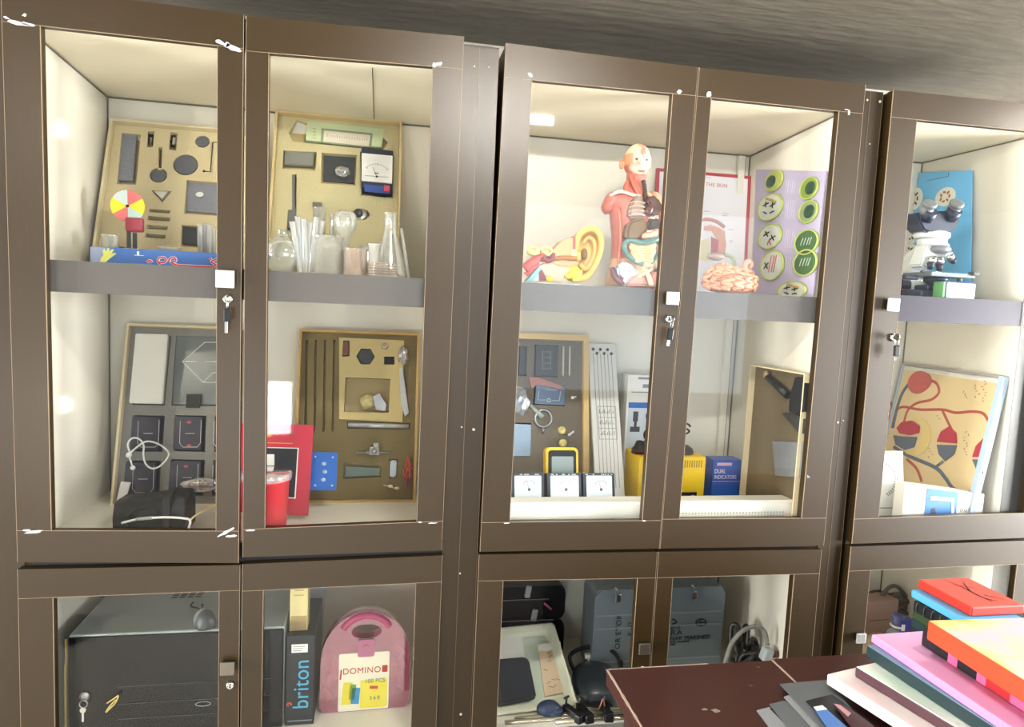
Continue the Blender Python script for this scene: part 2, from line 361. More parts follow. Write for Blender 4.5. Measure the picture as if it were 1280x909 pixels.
# upper doors B
d5 = door(cb, pw((632.5, 53.5), (872.5, 84), (824, 686), (600, 690)), pw((665, 100), (841, 117), (803, 651), (637, 653)), 'r')
square_knob(d5, 838, 373, .030); lock(d5, 836, 399)
putty(d5, [(663, 94, .006, .004, -.3)]); putty(d5, [(849, 115, .006, .0045, .2)])
putty(d5, [(633, 654, .008, .0012, 0), (805, 651, .004, .0018, 0)])
d6 = door(cb, pw((874.5, 84.3), (1082, 106), (1029.5, 682), (825.2, 686)), pw((889, 122), (1049, 139), (1002, 648), (849, 649)), 'l')
putty(d6, [(886, 118, .006, .006, .3)]); putty(d6, [(1061, 141, .003, .006, .1), (1058, 137, .005, .001, 0)])
d7 = door(cb, [w(599, 693.5), w(821.5, 690), (w(821.5, 690)[0], ZB), (w(599, 693.5)[0], ZB)], [w(629, 726), w(797, 723), (w(797, 723)[0], ZBG), (w(629, 726)[0], ZBG)], 'r')
square_knob(d7, 803, 808, .028, True); lock(d7, 802, 835, .007)
d8 = door(cb, [w(823.5, 690), w(1027, 687), (w(1027, 687)[0], ZB), (w(823.5, 690)[0], ZB)], [w(841, 722), w(993, 718), (w(993, 718)[0], ZBG), (w(841, 722)[0], ZBG)], 'l')
screw_spots(cb, [(1084, 125, .0026), (1100, 127, .0034), (1087, 180, .0018), (1047, 528, .003), (1054, 526, .0018)], GAPY-.004)
# doors C
def wx(x, p): return (x, w(*p)[1])
d9 = door(cc, [w(1117, 112.5), (1.74, ZE+.545), (1.74, ZE-.567), w(1065, 680)], [w(1146, 149.5), (1.69, ZE+.479), (1.69, ZE-.500), w(1098, 648)], 'r')
square_knob(d9, 1112, 381, .032); lock(d9, 1116, 422, .010)
d10 = door(cc, [w(1064, 683.5), (1.74, ZE-.575), (1.74, ZB), (w(1064, 684)[0], ZB)], [w(1088, 713), (w(1271, 711)[0], ZE-.640), (w(1271, 711)[0], ZBG), (w(1088, 713)[0], ZBG)], 'r')
square_knob(d10, 1072, 795, .026)
# ceiling tube lamp whose light comes in through the glass
lamp = thing('tube_lamp', 'white ceiling tube lamp hanging before the cabinets', 'lamp', T(.36, -.80, ZE+.60))
MB().b2((-.2, -.035, .022), (.2, .035, .045), .004).build('reflector', WHITE, lamp)
MB().cone((-.19, 0, .006), (.19, 0, .006), .014, n=16).build('tube', mat('tube_glow', 'fffaf2', emit=TUBE_EMIT), lamp)
for sx in (-.195, .195): MB().box((sx, 0, .008), (.018, .04, .034), .003).build('end_cap', WHITE, lamp)
for sx in (-.12, .12): MB().cone((sx, 0, .04), (sx, 0, .0879), .006).build('mount', STEEL, lamp)

rl = thing('tube_lamp', 'unseen tube lamp added to brighten the right end of the ceiling', 'lamp', T(1.95, -.30, ZE+.63, 1.571))  # added out of view to brighten the ceiling towards the right
MB().b2((-.13, .022, -.010), (.13, .034, .022), .004).build('batten', WHITE, rl)
MB().cone((-.11, 0, .006), (.11, 0, .006), .014, n=16).build('tube', mat('added_tube_glow', 'fff6e6', emit=520), rl)
for sx in (-.12, .12): MB().box((sx, 0, .004), (.018, .05, .034), .003).build('end_cap', WHITE, rl)
for sx in (-.08, .08): MB().cone((sx, .028, .02), (sx, .028, .0579), .005).build('mount', STEEL, rl)

fl = thing('added_globe_lamp', 'unseen two-globe lamp added for the bright spots in the left door glass', 'lamp', T(-1.24, -1.5, 0))  # added out of view for two bright spots in the left pane and light there
MB().lathe([(.13, 0), (.13, .015), (.02, .03), (.001, .031)]).build('base', BLACK, fl); MB().cone((0, .05, .02), (0, .05, ZE+.60), .009).build('pole', STEEL, fl)
for z in (.58, -.5):
    MB().ell((0, 0, ZE+z), (.016, .016, .022)).build('globe', mat('globe_glow', 'fff4e2', emit=2000), fl); MB().cone((0, .014, ZE+z), (0, .05, ZE+z), .010).build('socket', BLACK, fl)
# ---------------------------------------------------------------- shared makers
MID, UPA, UPB, UPC, LOW, DESK = ZE-.544, ZE+.037, ZE+.040, ZE+.056, ZE-1.005, ZE-.70
def base(px, py, y, z): p = UY(px, py, y); return Vector((p.x, y, z))
def set_z(v, z): return Vector((v.x, v.y, z))
def kit(name, label, fr, W, H, dep, foam, card, holes=(), rec=.018, rim=.006, cat='kit box', foam_y=.016, floor_m=None, group=None):
    """an open carton standing on edge, its foam liner cut out for the pieces; holes are polygons in local x, z"""
    k = thing(name, label, cat, fr.M)
    m = MB(); m.b2((0, 0, 0), (rim, dep, H)); m.b2((W-rim, 0, 0), (W, dep, H)); m.b2((rim, 0, 0), (W-rim, dep, rim)); m.b2((rim, 0, H-rim), (W-rim, dep, H)); m.b2((rim, dep-.003, rim), (W-rim, dep, H-rim))
    m.build('carton', card, k)
    e = .0006; m = MB(); m.plate(rect(rim+e, rim+e, W-rim-e, H-rim-e), list(holes), foam_y, foam_y+rec); m.i = 1
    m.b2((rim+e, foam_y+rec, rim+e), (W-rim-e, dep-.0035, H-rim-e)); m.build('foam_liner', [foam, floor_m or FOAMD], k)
    return k
def single(fr, px, py, name, label, cat, mb, mats, off=0, group=None):
    u, v = fr.px(px, py, off) if py is not None else px
    o = mb.build(name, mats); o.matrix_world = fr.at(u, v, off); tag(o, label, cat, group); return o
def sz(fr, n, off=0):                                       # pixels -> metres on the face of a frame
    a = fr.px(640, 454, off); b = fr.px(650, 454, off); return n*abs(b[0]-a[0])/10
def beaker(name, label, p, r, h, flare=1.0, m=None, cat='beaker', group=None, spout=True):
    th = .0018; M = MB()
    M.lathe([(r*.9, 0), (r, .004), (r*flare, h-.003), (r*flare+.003, h), (r*flare+.0015, h+.001), (r*flare-th, h-.003), (r-th, .006), (.001, .004)], n=28)
    o = M.build(name, m or GLASS); o.matrix_world = T(*p); return tag(o, label, cat, group)
def flask(name, label, p, rb, h, rn, kind='cone', cat='flask', group=None, m=None):
    th = .0016; M = MB()
    if kind == 'cone': outer = [(rb*.92, 0), (rb, .006), (rb*.97, .012), (rn*1.05, h*.70), (rn, h*.76), (rn, h-.004), (rn+.0035, h), ]
    else:
        outer = []; 
        for k in range(13):
            a = -PI/2*.86 + k*(PI*.86)/12
            r_ = rb*math.cos(a); z_ = rb*.93+rb*math.sin(a)
            if r_ >= rn or k < 6: outer.append((r_, z_-rb*.93+rb*math.sin(PI/2*.86)))
        outer += [(rn, outer[-1][1]+.006), (rn, h-.004), (rn+.0035, h)]
    inner = [(max(r_-th, .0008), z_+(.002 if z_ < .01 else 0)) for r_, z_ in outer[::-1]]
    M.lathe(outer+inner+[(.001, .002)], n=30); o = M.build(name, m or GLASS); o.matrix_world = T(*p); return tag(o, label, cat, group)

# ================================================================ cabinet A, upper shelf: left bay
f1 = Frame(set_z(UY(112, 333, .27), UPA), set_z(UY(318, 345, .27), UPA), UY(131, 147, .40))
def P1(*pts): return f1.poly(pts, .016)
h1 = [P1((152, 166), (176, 168), (170, 231), (146, 230)),
      circ(*f1.px(198, 219, .016), .020), P1((198, 184), (203, 184), (202, 212), (197, 212)), circ(*f1.px(232, 206, .016), .029), circ(*f1.px(253, 177, .016), .017),
      P1((189, 238), (215, 239), (203, 253)), P1((187, 261), (213, 263), (212, 267), (186, 265)), P1((185, 270), (213, 272), (212, 277), (184, 275)),
      P1((184, 281), (210, 283), (209, 288), (183, 286)), P1((182, 292), (207, 294), (206, 299), (181, 297)),
      P1((233, 225), (284, 229), (281, 271), (230, 267)), P1((227, 281), (252, 283), (250, 310), (226, 308)),
      P1((185, 164), (193, 164), (191, 184), (184, 184)), P1((213, 165), (222, 167), (220, 188), (211, 187))]
k1 = kit('optics_kit', 'shallow tan foam kit box leaning behind the paper colour wheel in the upper left bay', f1, f1.w, f1.h, .055, FOAM, CARDL, h1)
SPK = mat('sparkly_slate', '858792', .3, .15, vary=.25, scale=200)
def lw(fr, poly, off): xs = [fr.px(a, b, off) for a, b in poly]; return xs
def flatpiece(fr, pts, off, th, name, label, cat, mats, bev=0, group=None, deco=None):
    """a solid piece seen face-on: px outline at depth off, body reaching th towards the viewer"""
    P = fr.poly(pts, off); cx = sum(p[0] for p in P)/len(P); cz = sum(p[1] for p in P)/len(P)
    m = MB(); m.prism([(a-cx, b-cz) for a, b in P], 0, -th)
    if bev: bmesh.ops.bevel(m.bm, geom=m.bm.edges[:], offset=bev, segments=2, affect='EDGES')
    if deco: deco(m)
    o = m.build(name, mats); o.matrix_world = fr.at(cx, cz, off); tag(o, label, cat, group); return o
F = .033
flatpiece(f1, [(155, 168), (173, 170), (168, 229), (149, 228)], F, .012, 'glass_block', 'tall grey glass block in the top left corner of the foam optics kit', 'glass block', SPK, .001)
def hclamp(m):
    pass
m = MB(); 
for a, b in (((-.010, 0, -.014), (-.006, .008, .014)), ((.002, 0, -.014), (.006, .008, .014)), ((-.006, 0, .010), (.002, .008, .014)), ((.006, 0, -.002), (.016, .006, .001))): m.b2(a, b)
single(f1, 189, 174, 'slit_holder', 'black open slit holder beside the tall glass block in the foam kit', 'holder', m, BLACK, .018)
m = MB(); m.b2((-.005, 0, -.014), (.005, .008, -.010)); m.b2((-.005, 0, .011), (.005, .008, .016)); m.b2((-.016, 0, -.002), (-.005, .006, .001)); m.b2((-.005, .004, -.010), (-.002, .008, .011)); m.i = 1; m.b2((-.001, .001, -.010), (.005, .004, .011))
single(f1, 216, 176, 'mirror_clip', 'small black clip with a silver mirror at the top of the foam kit', 'clip', m, [BLACK, CHROME], .018)
def disc_on_rod(px, py, r, up, name, label, cat, off=.02):
    m = MB(); m.cone((0, 0, 0), (0, .008, 0), r, n=30); m.i = 1
    if up: m.cone((0, .004, r), (0, .004, r+up), .0028, n=10)
    return single(f1, px, py, name, label, cat, m, [mat('dark_lens', '62656e', .25, .1), mat('brass_rod', '7a6f57', .4, .6)], off)
disc_on_rod(198, 219, .0175, .040, 'lens_paddle', 'round dark lens on a long upright handle in the tan foam kit', 'lens')
disc_on_rod(232, 206, .0265, 0, 'lens_disc', 'largest plain round dark disc in the tan foam kit', 'disc')
disc_on_rod(253, 177, .0150, 0, 'small_lens', 'small round dark lens at the top right of the tan foam kit', 'lens')
m = MB(); pp = [f1.px(a, b, .014) for a, b in ((274, 178), (266, 178), (263, 215), (255, 214))]; o0 = pp[1]
m.tube([(a-o0[0], 0, b-o0[1]) for a, b in pp], .0013, smooth=1); m.ell((pp[3][0]-o0[0], 0, pp[3][1]-o0[1]), (.003, .003, .003)); 
single(f1, (o0[0], o0[1]), None, 'hooked_rod', 'thin dark bent rod at the right side of the foam kit', 'rod', m, mat('dark_rod', '4b4133', .5, .4), .0135)
flatpiece(f1, [(192, 240), (213, 241), (204, 252)], F, .014, 'triangular_prism', 'white triangular prism above the slab pieces in the foam kit', 'prism', mat('frosted_prism', 'e4e2d6', .2), .0006)
for k, (a, nm) in enumerate(((261, 'topmost'), (270.5, 'second from top'), (281.5, 'third from top'), (292.5, 'lowest'))):
    flatpiece(f1, [(188-k*1.5, a+1), (212-k*1.7, a+3), (210-k*1.7, a+5.2), (187-k*1.5, a+3.5)], F, .010, 'slab_prism', 'narrow clear slab in the foam kit, %s of four' % nm, 'slab', mat('slab_glass', 'c9c6b4', .15), .0006, 'slab prisms in the foam kit')
flatpiece(f1, [(235, 227), (282, 231), (279, 269), (232, 265)], F, .006, 'slate_plate', 'dark speckled square plate with a white oval lens on it in the foam kit', 'plate', [SPK, WHITE], 0, None, lambda m: (setattr(m, 'i', 1), m.ell((-.012, -.010, .004), (.010, .005, .007), R=Euler((0, -.2, 0)).to_matrix())))
flatpiece(f1, [(230, 284), (250, 286), (248, 308), (228, 306)], F, .008, 'dark_cube', 'dark square block low in the foam kit beside the white tubes', 'block', DGREY, .001)
# colour wheel on its red holder
p = base(161, 303, .235, UPA); cw = thing('colour_wheel', 'paper colour wheel of yellow pink and pale blue sectors on a red holder', 'colour wheel', T(*p, 0, 0))
zc = UY(160, 258, .235).z-UPA; R_ = .036
m = MB(); cols = ['e8d423', 'd9706c', 'c9d5cf', 'efdc2c', 'd9706c', 'b9cfc6']
for k in range(6):
    m.i = k; a0 = PI/3*k-.5; m.prism([(0, zc)]+[(R_*math.cos(a0+j*PI/3/8), zc+R_*math.sin(a0+j*PI/3/8)) for j in range(9)], -.006, -.004)
m.build('wheel', [mat('sector_%s' % c, c, .5) for c in cols], cw)
MB().cone((0, -.0095, zc), (0, .006, zc), .003).build('axle', BLACK, cw)
m = MB(); m.b2((-.004, -.003, .012), (.004, .003, zc+.008), .001); m.build('upright', DGREY, cw)
m = MB(); m.b2((-.016, -.012, 0), (.026, .014, .012), .003); m.build('holder_base', mat('crimson_holder', '9c2f40', .4), cw); m = MB(); m.b2((.010, -.006, .012), (.018, -.001, UY(170, 273, .235).z-UPA-.033)); m.build('holder_stem', DGREY, cw); m = MB(); zt_ = UY(170, 273, .235).z-UPA; m.b2((-.003, -.016, zt_-.032), (.034, .000, zt_), .004); m.build('holder', mat('crimson_holder', '9c2f40', .4), cw)
# glassware in front of the kit
def gb(px, py, y, r, h, label, fl=1.0, name='beaker', cat='beaker', m=None, g=None): return beaker(name, label, base(px, py, y, UPA), r, h, fl, m, cat, g)
gb(138, 316, .20, .020, .066, 'small clear beaker in the far left corner behind the blue box', .82)
gb(168, 318, .195, .019, .038, 'low clear glass in front of the red holder of the colour wheel', 1.08)
gb(212, 318, .20, .021, .046, 'wide pale beaker between the colour wheel and the white tubes', 1.05, m=clear('milky_glass', (.95, .95, .92), .08, .3, 'f4f2ea'))
gb(238, 320, .185, .013, .034, 'tiny frosted cup in front of the dark square block', 1.05, 'cup', 'cup', clear('milky_glass', (.95, .95, .92), .08, .3, 'f4f2ea'))
MILK = clear('milk_tube', (.95, .95, .93), .08, .35, 'f6f4ee')
for k in range(4):
    p = base(250+k*5.6, 321, .18+.008*(k % 2), UPA); h = [.098, .104, .102, .094][k]
    o = MB().lathe([(.003, 0), (.0055, .004), (.006, h-.002), (.0072, h), (.005, h-.001), (.0048, .006), (.001, .004)], n=16).build('test_tube', MILK); o.matrix_world = T(*p)
    tag(o, 'white test tube standing by the right stile, %s of the upright four' % ['leftmost', 'second from left', 'third from left', 'rightmost'][k], 'test tube', 'white test tubes in the upper left bay')
o = MB().lathe([(.003, 0), (.0055, .004), (.006, .066), (.0072, .068), (.005, .067), (.0048, .006), (.001, .004)], n=16).build('test_tube', MILK); o.matrix_world = T(*base(271, 321, .15, UPA), 0, 0, .16); tag(o, 'short white test tube tilted against the stile at the right of the bay', 'test tube', 'white test tubes in the upper left bay')
m = MB(); m.lathe([(.010, 0), (.016, .004), (.017, .02), (.010, .03), (.013, .042), (.001, .044)]); o = m.build('dropper_bottle', mat('dark_wine', '4b2a2c', .35)); o.matrix_world = T(*base(152, 317, .235, UPA)); tag(o, 'short dark wine-coloured bottle just left of the colour wheel stand', 'bottle')
# blue game box lying along the shelf front
a = UY(113, 329, .10); b = UY(286, 336, .10); zt = UY(130, 309, .10).z-UPA
bb = thing('picture_box', 'long blue box with red script and a yellow hand along the shelf front', 'box', T(a.x, .10, UPA))
Wb = b.x-a.x; m = MB(); m.b2((0, 0, 0), (Wb, .06, zt), .001); m.build('carton', mat('royal_blue_card', '3465ab', .4), bb)
MB().b2((0, -.0006, .001), (.030, -.0001, zt-.001)).build('grey_panel', mat('lilac_card', '8f98b5', .5), bb, label='lilac end panel')
m = MB(); s_ = zt/.046
m.prism([(x*s_*.9, z*s_) for x, z in ((.028, .002), (.040, .001), (.052, .012), (.075, .030), (.068, .032), (.060, .028), (.068, .041), (.061, .041), (.054, .033), (.055, .044), (.048, .043), (.046, .033), (.042, .041), (.036, .038), (.038, .024), (.030, .014))], -.0012, -.0001)
m.build('hand_picture', mat('hand_yellow', 'd8d66a', .5), bb, label='pale yellow printed hand')
def script(mat_, r, y, nm):
    m = MB()
    def st(*p): m.tube([(x*Wb, y, z*zt) for x, z in p], r, n=6, smooth=4, flatx=.25)
    st((.50, .12), (.48, .30), (.49, .52), (.52, .58), (.54, .42), (.52, .25), (.49, .28)); st((.56, .30), (.57, .55), (.60, .58), (.61, .40), (.58, .28), (.62, .15), (.70, .14), (.80, .13), (.88, .14))
    st((.40, .20), (.42, .35), (.44, .22)); st((.88, .14), (.90, .30), (.87, .45), (.91, .62), (.93, .40), (.90, .25)); st((.93, .62), (.96, .50), (.97, .30), (.94, .22), (.92, .30)); st((.86, .70), (.87, .58))
    m.build(nm, mat_, bb)
script(PAPER, .0030, -.0004, 'script_outline'); script(mat('script_red', 'd0283c', .5), .0019, -.0011, 'script')
m = MB(); m.b2((.33*Wb, -.001, .62*zt), (.345*Wb, -.0001, .86*zt)); m.b2((.31*Wb, -.001, .60*zt), (.38*Wb, -.0001, .63*zt)); m.build('white_figure', PAPER, bb)

# ================================================================ cabinet A, upper shelf: right bay
f2 = Frame(set_z(UY(331, 347, .27), UPA), set_z(UY(498, 350, .27), UPA), UY(343, 137, .40))
def P2(*pts): return f2.poly(pts, .016)
h2 = [P2((361, 166), (371, 150), (386, 155), (470, 163), (485, 178), (478, 188), (366, 177)), P2((354, 188), (396, 190), (394, 213), (353, 211)),
      P2((402, 191), (446, 194), (444, 232), (401, 229)), P2((450, 190), (492, 194), (491, 248), (452, 244)), P2((365, 218), (371, 218), (370, 290), (358, 290), (360, 262), (365, 262)), circ(*f2.px(451, 268, .016), .022, rz=.016)]
k2 = kit('electricity_kit', 'tall tan foam kit box holding a green scale and voltmeter in the second bay', f2, f2.w, f2.h, .055, mat('olive_foam', 'c9bd92', .85, vary=.08, scale=300, bump=.25), CARD, h2)
gs = flatpiece(f2, [(385, 156), (480, 166), (477, 189), (383, 180)], F, .020, 'scale_meter', 'long pale green meter with a scale window at the top of the second foam kit', 'meter', mat('pale_green', 'c3cfa4', .45), .001)
def onpiece(o, fr, pts, off, th, name, m):
    P = fr.poly(pts, off); l = o.matrix_world.inverted() @ fr.M
    q = MB(l); q.prism(P, off, off-th); return q.build(name, m, o)
o_ = F-.020
onpiece(gs, f2, [(402, 160.5), (466, 167), (464, 185), (401, 178.5)], o_, .0012, 'bezel', mat('bezel_olive', '8a937a', .5)); onpiece(gs, f2, [(405, 163), (463, 169), (461, 183), (404, 177)], o_-.0012, .0006, 'dial_face', mat('dial_cream', 'd6cdb9', .5))
m = MB(gs.matrix_world.inverted() @ f2.M)
for k in range(17):
    a = f2.px(409+k*3.1, 166.5+k*.32, o_-.002); m.b2((a[0], o_-.0022, a[1]-.010), (a[0]+.0008, o_-.0018, a[1]-(.002 if k % 4 == 0 else .005)))
m.build('scale_marks', mat('ink_brown', '5a4a42', .6), gs)
m = MB(gs.matrix_world.inverted() @ f2.M)
for k in range(4): a = f2.px(391, 161+k*4, o_); m.b2((a[0], o_-.0006, a[1]), (a[0]+.008, o_, a[1]+.001))
m.build('print_lines', mat('print_green', '6d7a56', .6), gs)
flatpiece(f2, [(357, 190), (393, 192), (392, 211), (356, 209)], F, .014, 'bar_magnet', 'grey ribbed bar block under the green scale in the second foam kit', 'bar', mat('grey_bar', '8f9088', .4, .3), .002)
# bag of leads
o = flatpiece(f2, [(405, 195), (444, 197), (442, 230), (404, 227)], F, .004, 'lead_tray', 'dark recess plate under a bag of white leads beside the voltmeter', 'plate', DGREY)
def wirebag(fr, px, py, off, w_, h_, n, cols, r, label, cat='leads', seed=1, name='wire_bundle', group=None, bag=None):
    random.seed(seed); ms = []; t = thing(name, label, cat, fr.at(*fr.px(px, py, off), off), group)
    for c in cols:
        m = MB(); P = []
        for k in range(n):
            a = k*2.3+random.uniform(0, 1.2); q = random.uniform(.35, 1)
            P.append((w_*math.cos(a)*q, random.uniform(-.010, -.002), h_*math.sin(a)*q))
        m.tube(P, r, n=7, smooth=5); m.build('wire', c, t)
    if bag: 
        m = MB(); 
        random.seed(seed+5); n2 = 14; P = [(w_*1.15*math.cos(2*PI*k/n2)*random.uniform(.8, 1.1), h_*1.15*math.sin(2*PI*k/n2)*random.uniform(.8, 1.1)) for k in range(n2)]
        m.rings([[(a*q, y, b*q) for a, b in P] for q, y in ((.9, -.001), (1, -.006), (.8, -.013+random.uniform(-.002, .002)), (.4, -.016), (.05, -.0165))]); m.build('clear_bag', bag, t)
    return t
wirebag(f2, 428, 216, F-.005, .022, .014, 10, [mat('white_wire', 'd9d8d2', .5), mat('grey_wire', '9a9da0', .5)], .0018, 'tangle of white and grey leads in the foam recess beside the voltmeter', seed=3, bag=FILM)
# voltmeter
vm = flatpiece(f2, [(452, 192), (491, 196), (490, 246), (482, 247), (475, 246), (453, 242)], F, .032, 'voltmeter', 'voltmeter with white dial and blue base set in the second foam kit', 'voltmeter', mat('navy_case', '2b3040', .4), .001)
o_ = F-.032
onpiece(vm, f2, [(452, 192), (491, 195.5), (490, 230), (452, 226.5)], o_, .003, 'dial', mat('dial_white', 'eceae4', .4)); onpiece(vm, f2, [(455, 231), (488, 234), (487, 243), (456, 240)], o_, .003, 'terminal_panel', mat('panel_blue', '35509b', .4))
onpiece(vm, f2, [(480, 232.5), (487, 233.2), (486.5, 240.5), (480, 240)], o_-.003, .005, 'red_terminal', mat('terminal_red', 'c4475a', .4))
m = MB(vm.matrix_world.inverted() @ f2.M); c0 = f2.px(471, 221, o_-.003); rr = sz(f2, 17)
for k in range(15): a = PI*.22+PI*.56*k/14; m.box((c0[0]+rr*math.cos(a), o_-.0034, c0[1]+rr*math.sin(a)), (.0009, .0006, .006 if k % 7 == 0 else .0035), R=Euler((0, PI/2-a, 0)).to_matrix())
m.cone((c0[0], o_-.0032, c0[1]), (c0[0], o_-.005, c0[1]), .0026, n=12); m.box((c0[0]-.006, o_-.0036, c0[1]+.014), (.0008, .0006, .026), R=Euler((0, -.4, 0)).to_matrix()); m.build('scale', BLACK, vm)
m = MB(vm.matrix_world.inverted() @ f2.M); a = f2.px(471, 221, o_-.003); m.b2((a[0]-.030, o_-.0036, a[1]+.0005), (a[0]+.030, o_-.003, a[1]+.0012)); m.b2((a[0]-.006, o_-.0036, a[1]+.008), (a[0]+.004, o_-.003, a[1]+.011)); m.build('print', mat('print_grey', '777570', .6), vm)
# spring balance, stirrer, round ring
flatpiece(f2, [(366.5, 220), (369.5, 220), (369, 262), (371.5, 263), (371, 288), (360, 288), (361.5, 262), (365.5, 262)], F, .016, 'spring_balance', 'dark spring balance with a long stem at the left of the second foam kit', 'spring balance', mat('slate_grey', '6b6c66', .5), .001)
flatpiece(f2, [(391, 254), (403, 255), (403, 260), (399, 260), (398, 300), (395, 300), (396, 260), (391, 259)], .0155, .008, 'tee_support', 'thin tee-headed metal support standing against the foam of the second kit', 'support', mat('pewter', '7d7b72', .4, .5), .0006)
m = MB(); m.lathe([(.022, 0), (.022, -.006), (.018, -.008), (.001, -.009)], axis=(0, 1, 0)); m.i = 1; m.lathe([(.012, -.0085), (.010, -.014), (.001, -.015)], axis=(0, 1, 0))
single(f2, 448, 268, 'metal_pan', 'round dark metal pan behind the tall glass funnel in the second bay', 'pan', m, [mat('pan_grey', '8c8d86', .3, .6), DGREY], .026)
# glassware
def g2(kind, px, py, y, label, **k):
    return (flask if kind != 'beaker' else beaker)
flask('round_flask', 'squat round glass flask in the left corner of the second bay', base(353, 346, .17, UPA), .044, .098, .013, 'round')
for k in range(6):
    a = -.16+.064*k; p = base(375+k*3.1, 345, .145+.004*(k % 2), UPA); h = .118+.006*((k*2) % 3)
    o = MB().lathe([(.003, 0), (.0045, .004), (.0058, h*.5), (.0066, h-.002), (.0078, h), (.0055, h-.001), (.0045, .008), (.001, .006)], n=14).build('white_tube', MILK); o.matrix_world = T(*p, 0, 0, a)
    tag(o, 'slim white tube, %s in the fanned bunch beside the round flask' % ['leftmost', 'second from left', 'third from left', 'third from right', 'second from right', 'rightmost'][k], 'tube', 'fanned white tubes')
beaker('beaker', 'widest clear beaker in the second bay, right of the fanned tubes', base(409, 347, .15, UPA), .036, .088, 1.04)
beaker('beaker', 'low pinkish beaker with a ribbed base in the middle of the second bay', base(444, 349, .12, UPA), .026, .062, 1.02, clear('rosy_glass', (.96, .90, .86), .08, .16, 'f2ddd0'))
beaker('measuring_cylinder', 'tall clear measuring cylinder behind the wide beaker', base(398, 345, .225, UPA), .015, .16, 1.0, None, 'cylinder')
flask('round_flask', 'upright round-bellied glass flask behind the wide beaker', base(417, 346, .215, UPA), .045, .145, .012, 'round')
# thistle funnel standing in a flask: ball head
o = MB().lathe([(.004, 0), (.006, .01), (.006, .060), (.010, .085), (.024, .106), (.029, .125), (.024, .143), (.016, .150), (.013, .149), (.021, .141), (.026, .125), (.021, .108), (.007, .087), (.0045, .06), (.0045, .012), (.001, .008)]).build('thistle_funnel', GLASS); o.matrix_world = T(*base(430, 346, .16, UPA)); tag(o, 'glass funnel with a round ball head in the middle of the second bay', 'funnel')
flask('conical_flask', 'large conical glass flask at the right end of the second bay', base(486, 352, .16, UPA), .045, .152, .015, 'cone')
beaker('measuring_cylinder', 'short frosted graduated cylinder in front of the conical flask', base(466, 352, .11, UPA), .012, .075, 1.0, MILK, 'cylinder')
m = MB(); random.seed(4); n2 = 18
m.rings([[(r*.036*math.cos(2*PI*k/n2)*random.uniform(.75, 1.1), r*.022*math.sin(2*PI*k/n2), z+random.uniform(-.004, .004)) for k in range(n2)] for r, z in ((.8, 0), (1, .018), (.95, .04), (.7, .062), (.3, .072), (.04, .075))], smooth=False)
o = m.build('plastic_bag', clear('bag_film', (.9, .93, .94), .16, .25, 'cfd8d8', .15)); o.matrix_world = T(*base(456, 349, .2, UPA)); tag(o, 'crumpled clear plastic bag left of the conical flask', 'bag')
m = MB()
for k in range(5): m.lathe([(.030, .002+k*.006), (.034, .005+k*.006), (.030, .008+k*.006)], n=28)
o = m.build('petri_dish', clear('rosy_glass', (.96, .90, .86), .08, .16, 'f2ddd0')); 
m2 = o.data
o.matrix_world = T(*base(478, 353, .085, UPA)); tag(o, 'low ribbed glass dish with pinkish rings by the shelf edge', 'dish')
m = MB(); a = UY(497, 300, .23); m.cone((0, 0, 0), (-.020, .03, .118), .0035, .0035, 10); o = m.build('glass_rod', MILK); o.matrix_world = T(*base(511, 352, .13, UPA)); tag(o, 'slanting white rod leaning at the right of the conical flask', 'rod')
# ================================================================ cabinet A, middle level: left bay
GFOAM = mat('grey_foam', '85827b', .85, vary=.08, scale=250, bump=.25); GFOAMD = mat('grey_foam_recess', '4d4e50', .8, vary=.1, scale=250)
f3 = Frame(set_z(UZ(137, 633, MID), MID), set_z(UY(305, 640, .275), MID), UY(163, 404, .395))
def P3(*pts): return f3.poly(pts, .016)
mods = [((167, 519), (206, 520), (203, 565), (164, 564)), ((219, 519), (258, 520), (256, 565), (217, 564)), ((159, 576), (201, 576), (199, 622), (155, 622)), ((214, 574), (256, 575), (254, 620), (211, 620)),
        ((269, 519), (292, 520), (291, 565), (268, 565)), ((267, 575), (291, 576), (290, 620), (265, 620))]
h3 = [P3((172, 419), (214, 420), (206, 507), (165, 506)), P3((220, 420), (293, 421), (290, 508), (214, 507))]+[P3(*m_) for m_ in mods]
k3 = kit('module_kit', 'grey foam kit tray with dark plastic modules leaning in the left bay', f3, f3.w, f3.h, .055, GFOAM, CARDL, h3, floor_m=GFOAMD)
flatpiece(f3, [(174, 419), (214, 420), (207, 506), (166, 505)], F, .026, 'white_block', 'large blank white box lid in the top left of the grey module kit', 'box', mat('ivory_box', 'e5e1d6', .5), .002)
cp = flatpiece(f3, [(222, 421), (291, 422), (288, 507), (217, 506)], F, .012, 'circuit_plate', 'clear dark plate with a white line diagram at the top of the grey module kit', 'plate', mat('smoke_plate', '6d7370', .25, vary=.3, scale=14), .001)
m = MB(cp.matrix_world.inverted() @ f3.M); o_ = F-.012
def ln(m, fr, pts, o, r=.0009, closed=False): m.tube([(a, o, b) for a, b in (fr.px(x, y, o) for x, y in pts)], r, n=6, smooth=1)
ln(m, f3, [(228, 452), (256, 428), (275, 428)], o_); ln(m, f3, [(228, 452), (248, 452)], o_); ln(m, f3, [(228, 452), (254, 478), (275, 478)], o_); ln(m, f3, [(254, 478), (266, 466), (275, 466)], o_); ln(m, f3, [(256, 452), (276, 452)], o_)
m.build('line_diagram', PAPER, cp)
flatpiece(f3, [(234, 493), (252, 493), (250, 510), (233, 510)], .015, .006, 'black_chip', 'small black square chip under the line-diagram plate in the grey kit', 'chip', BLACK, .0006)
MODM = mat('violet_black_module', '3a3742', .22, vary=.2, scale=60)
names = ['upper left', 'upper middle', 'lower left', 'lower middle', 'upper right half-hidden', 'lower right half-hidden']
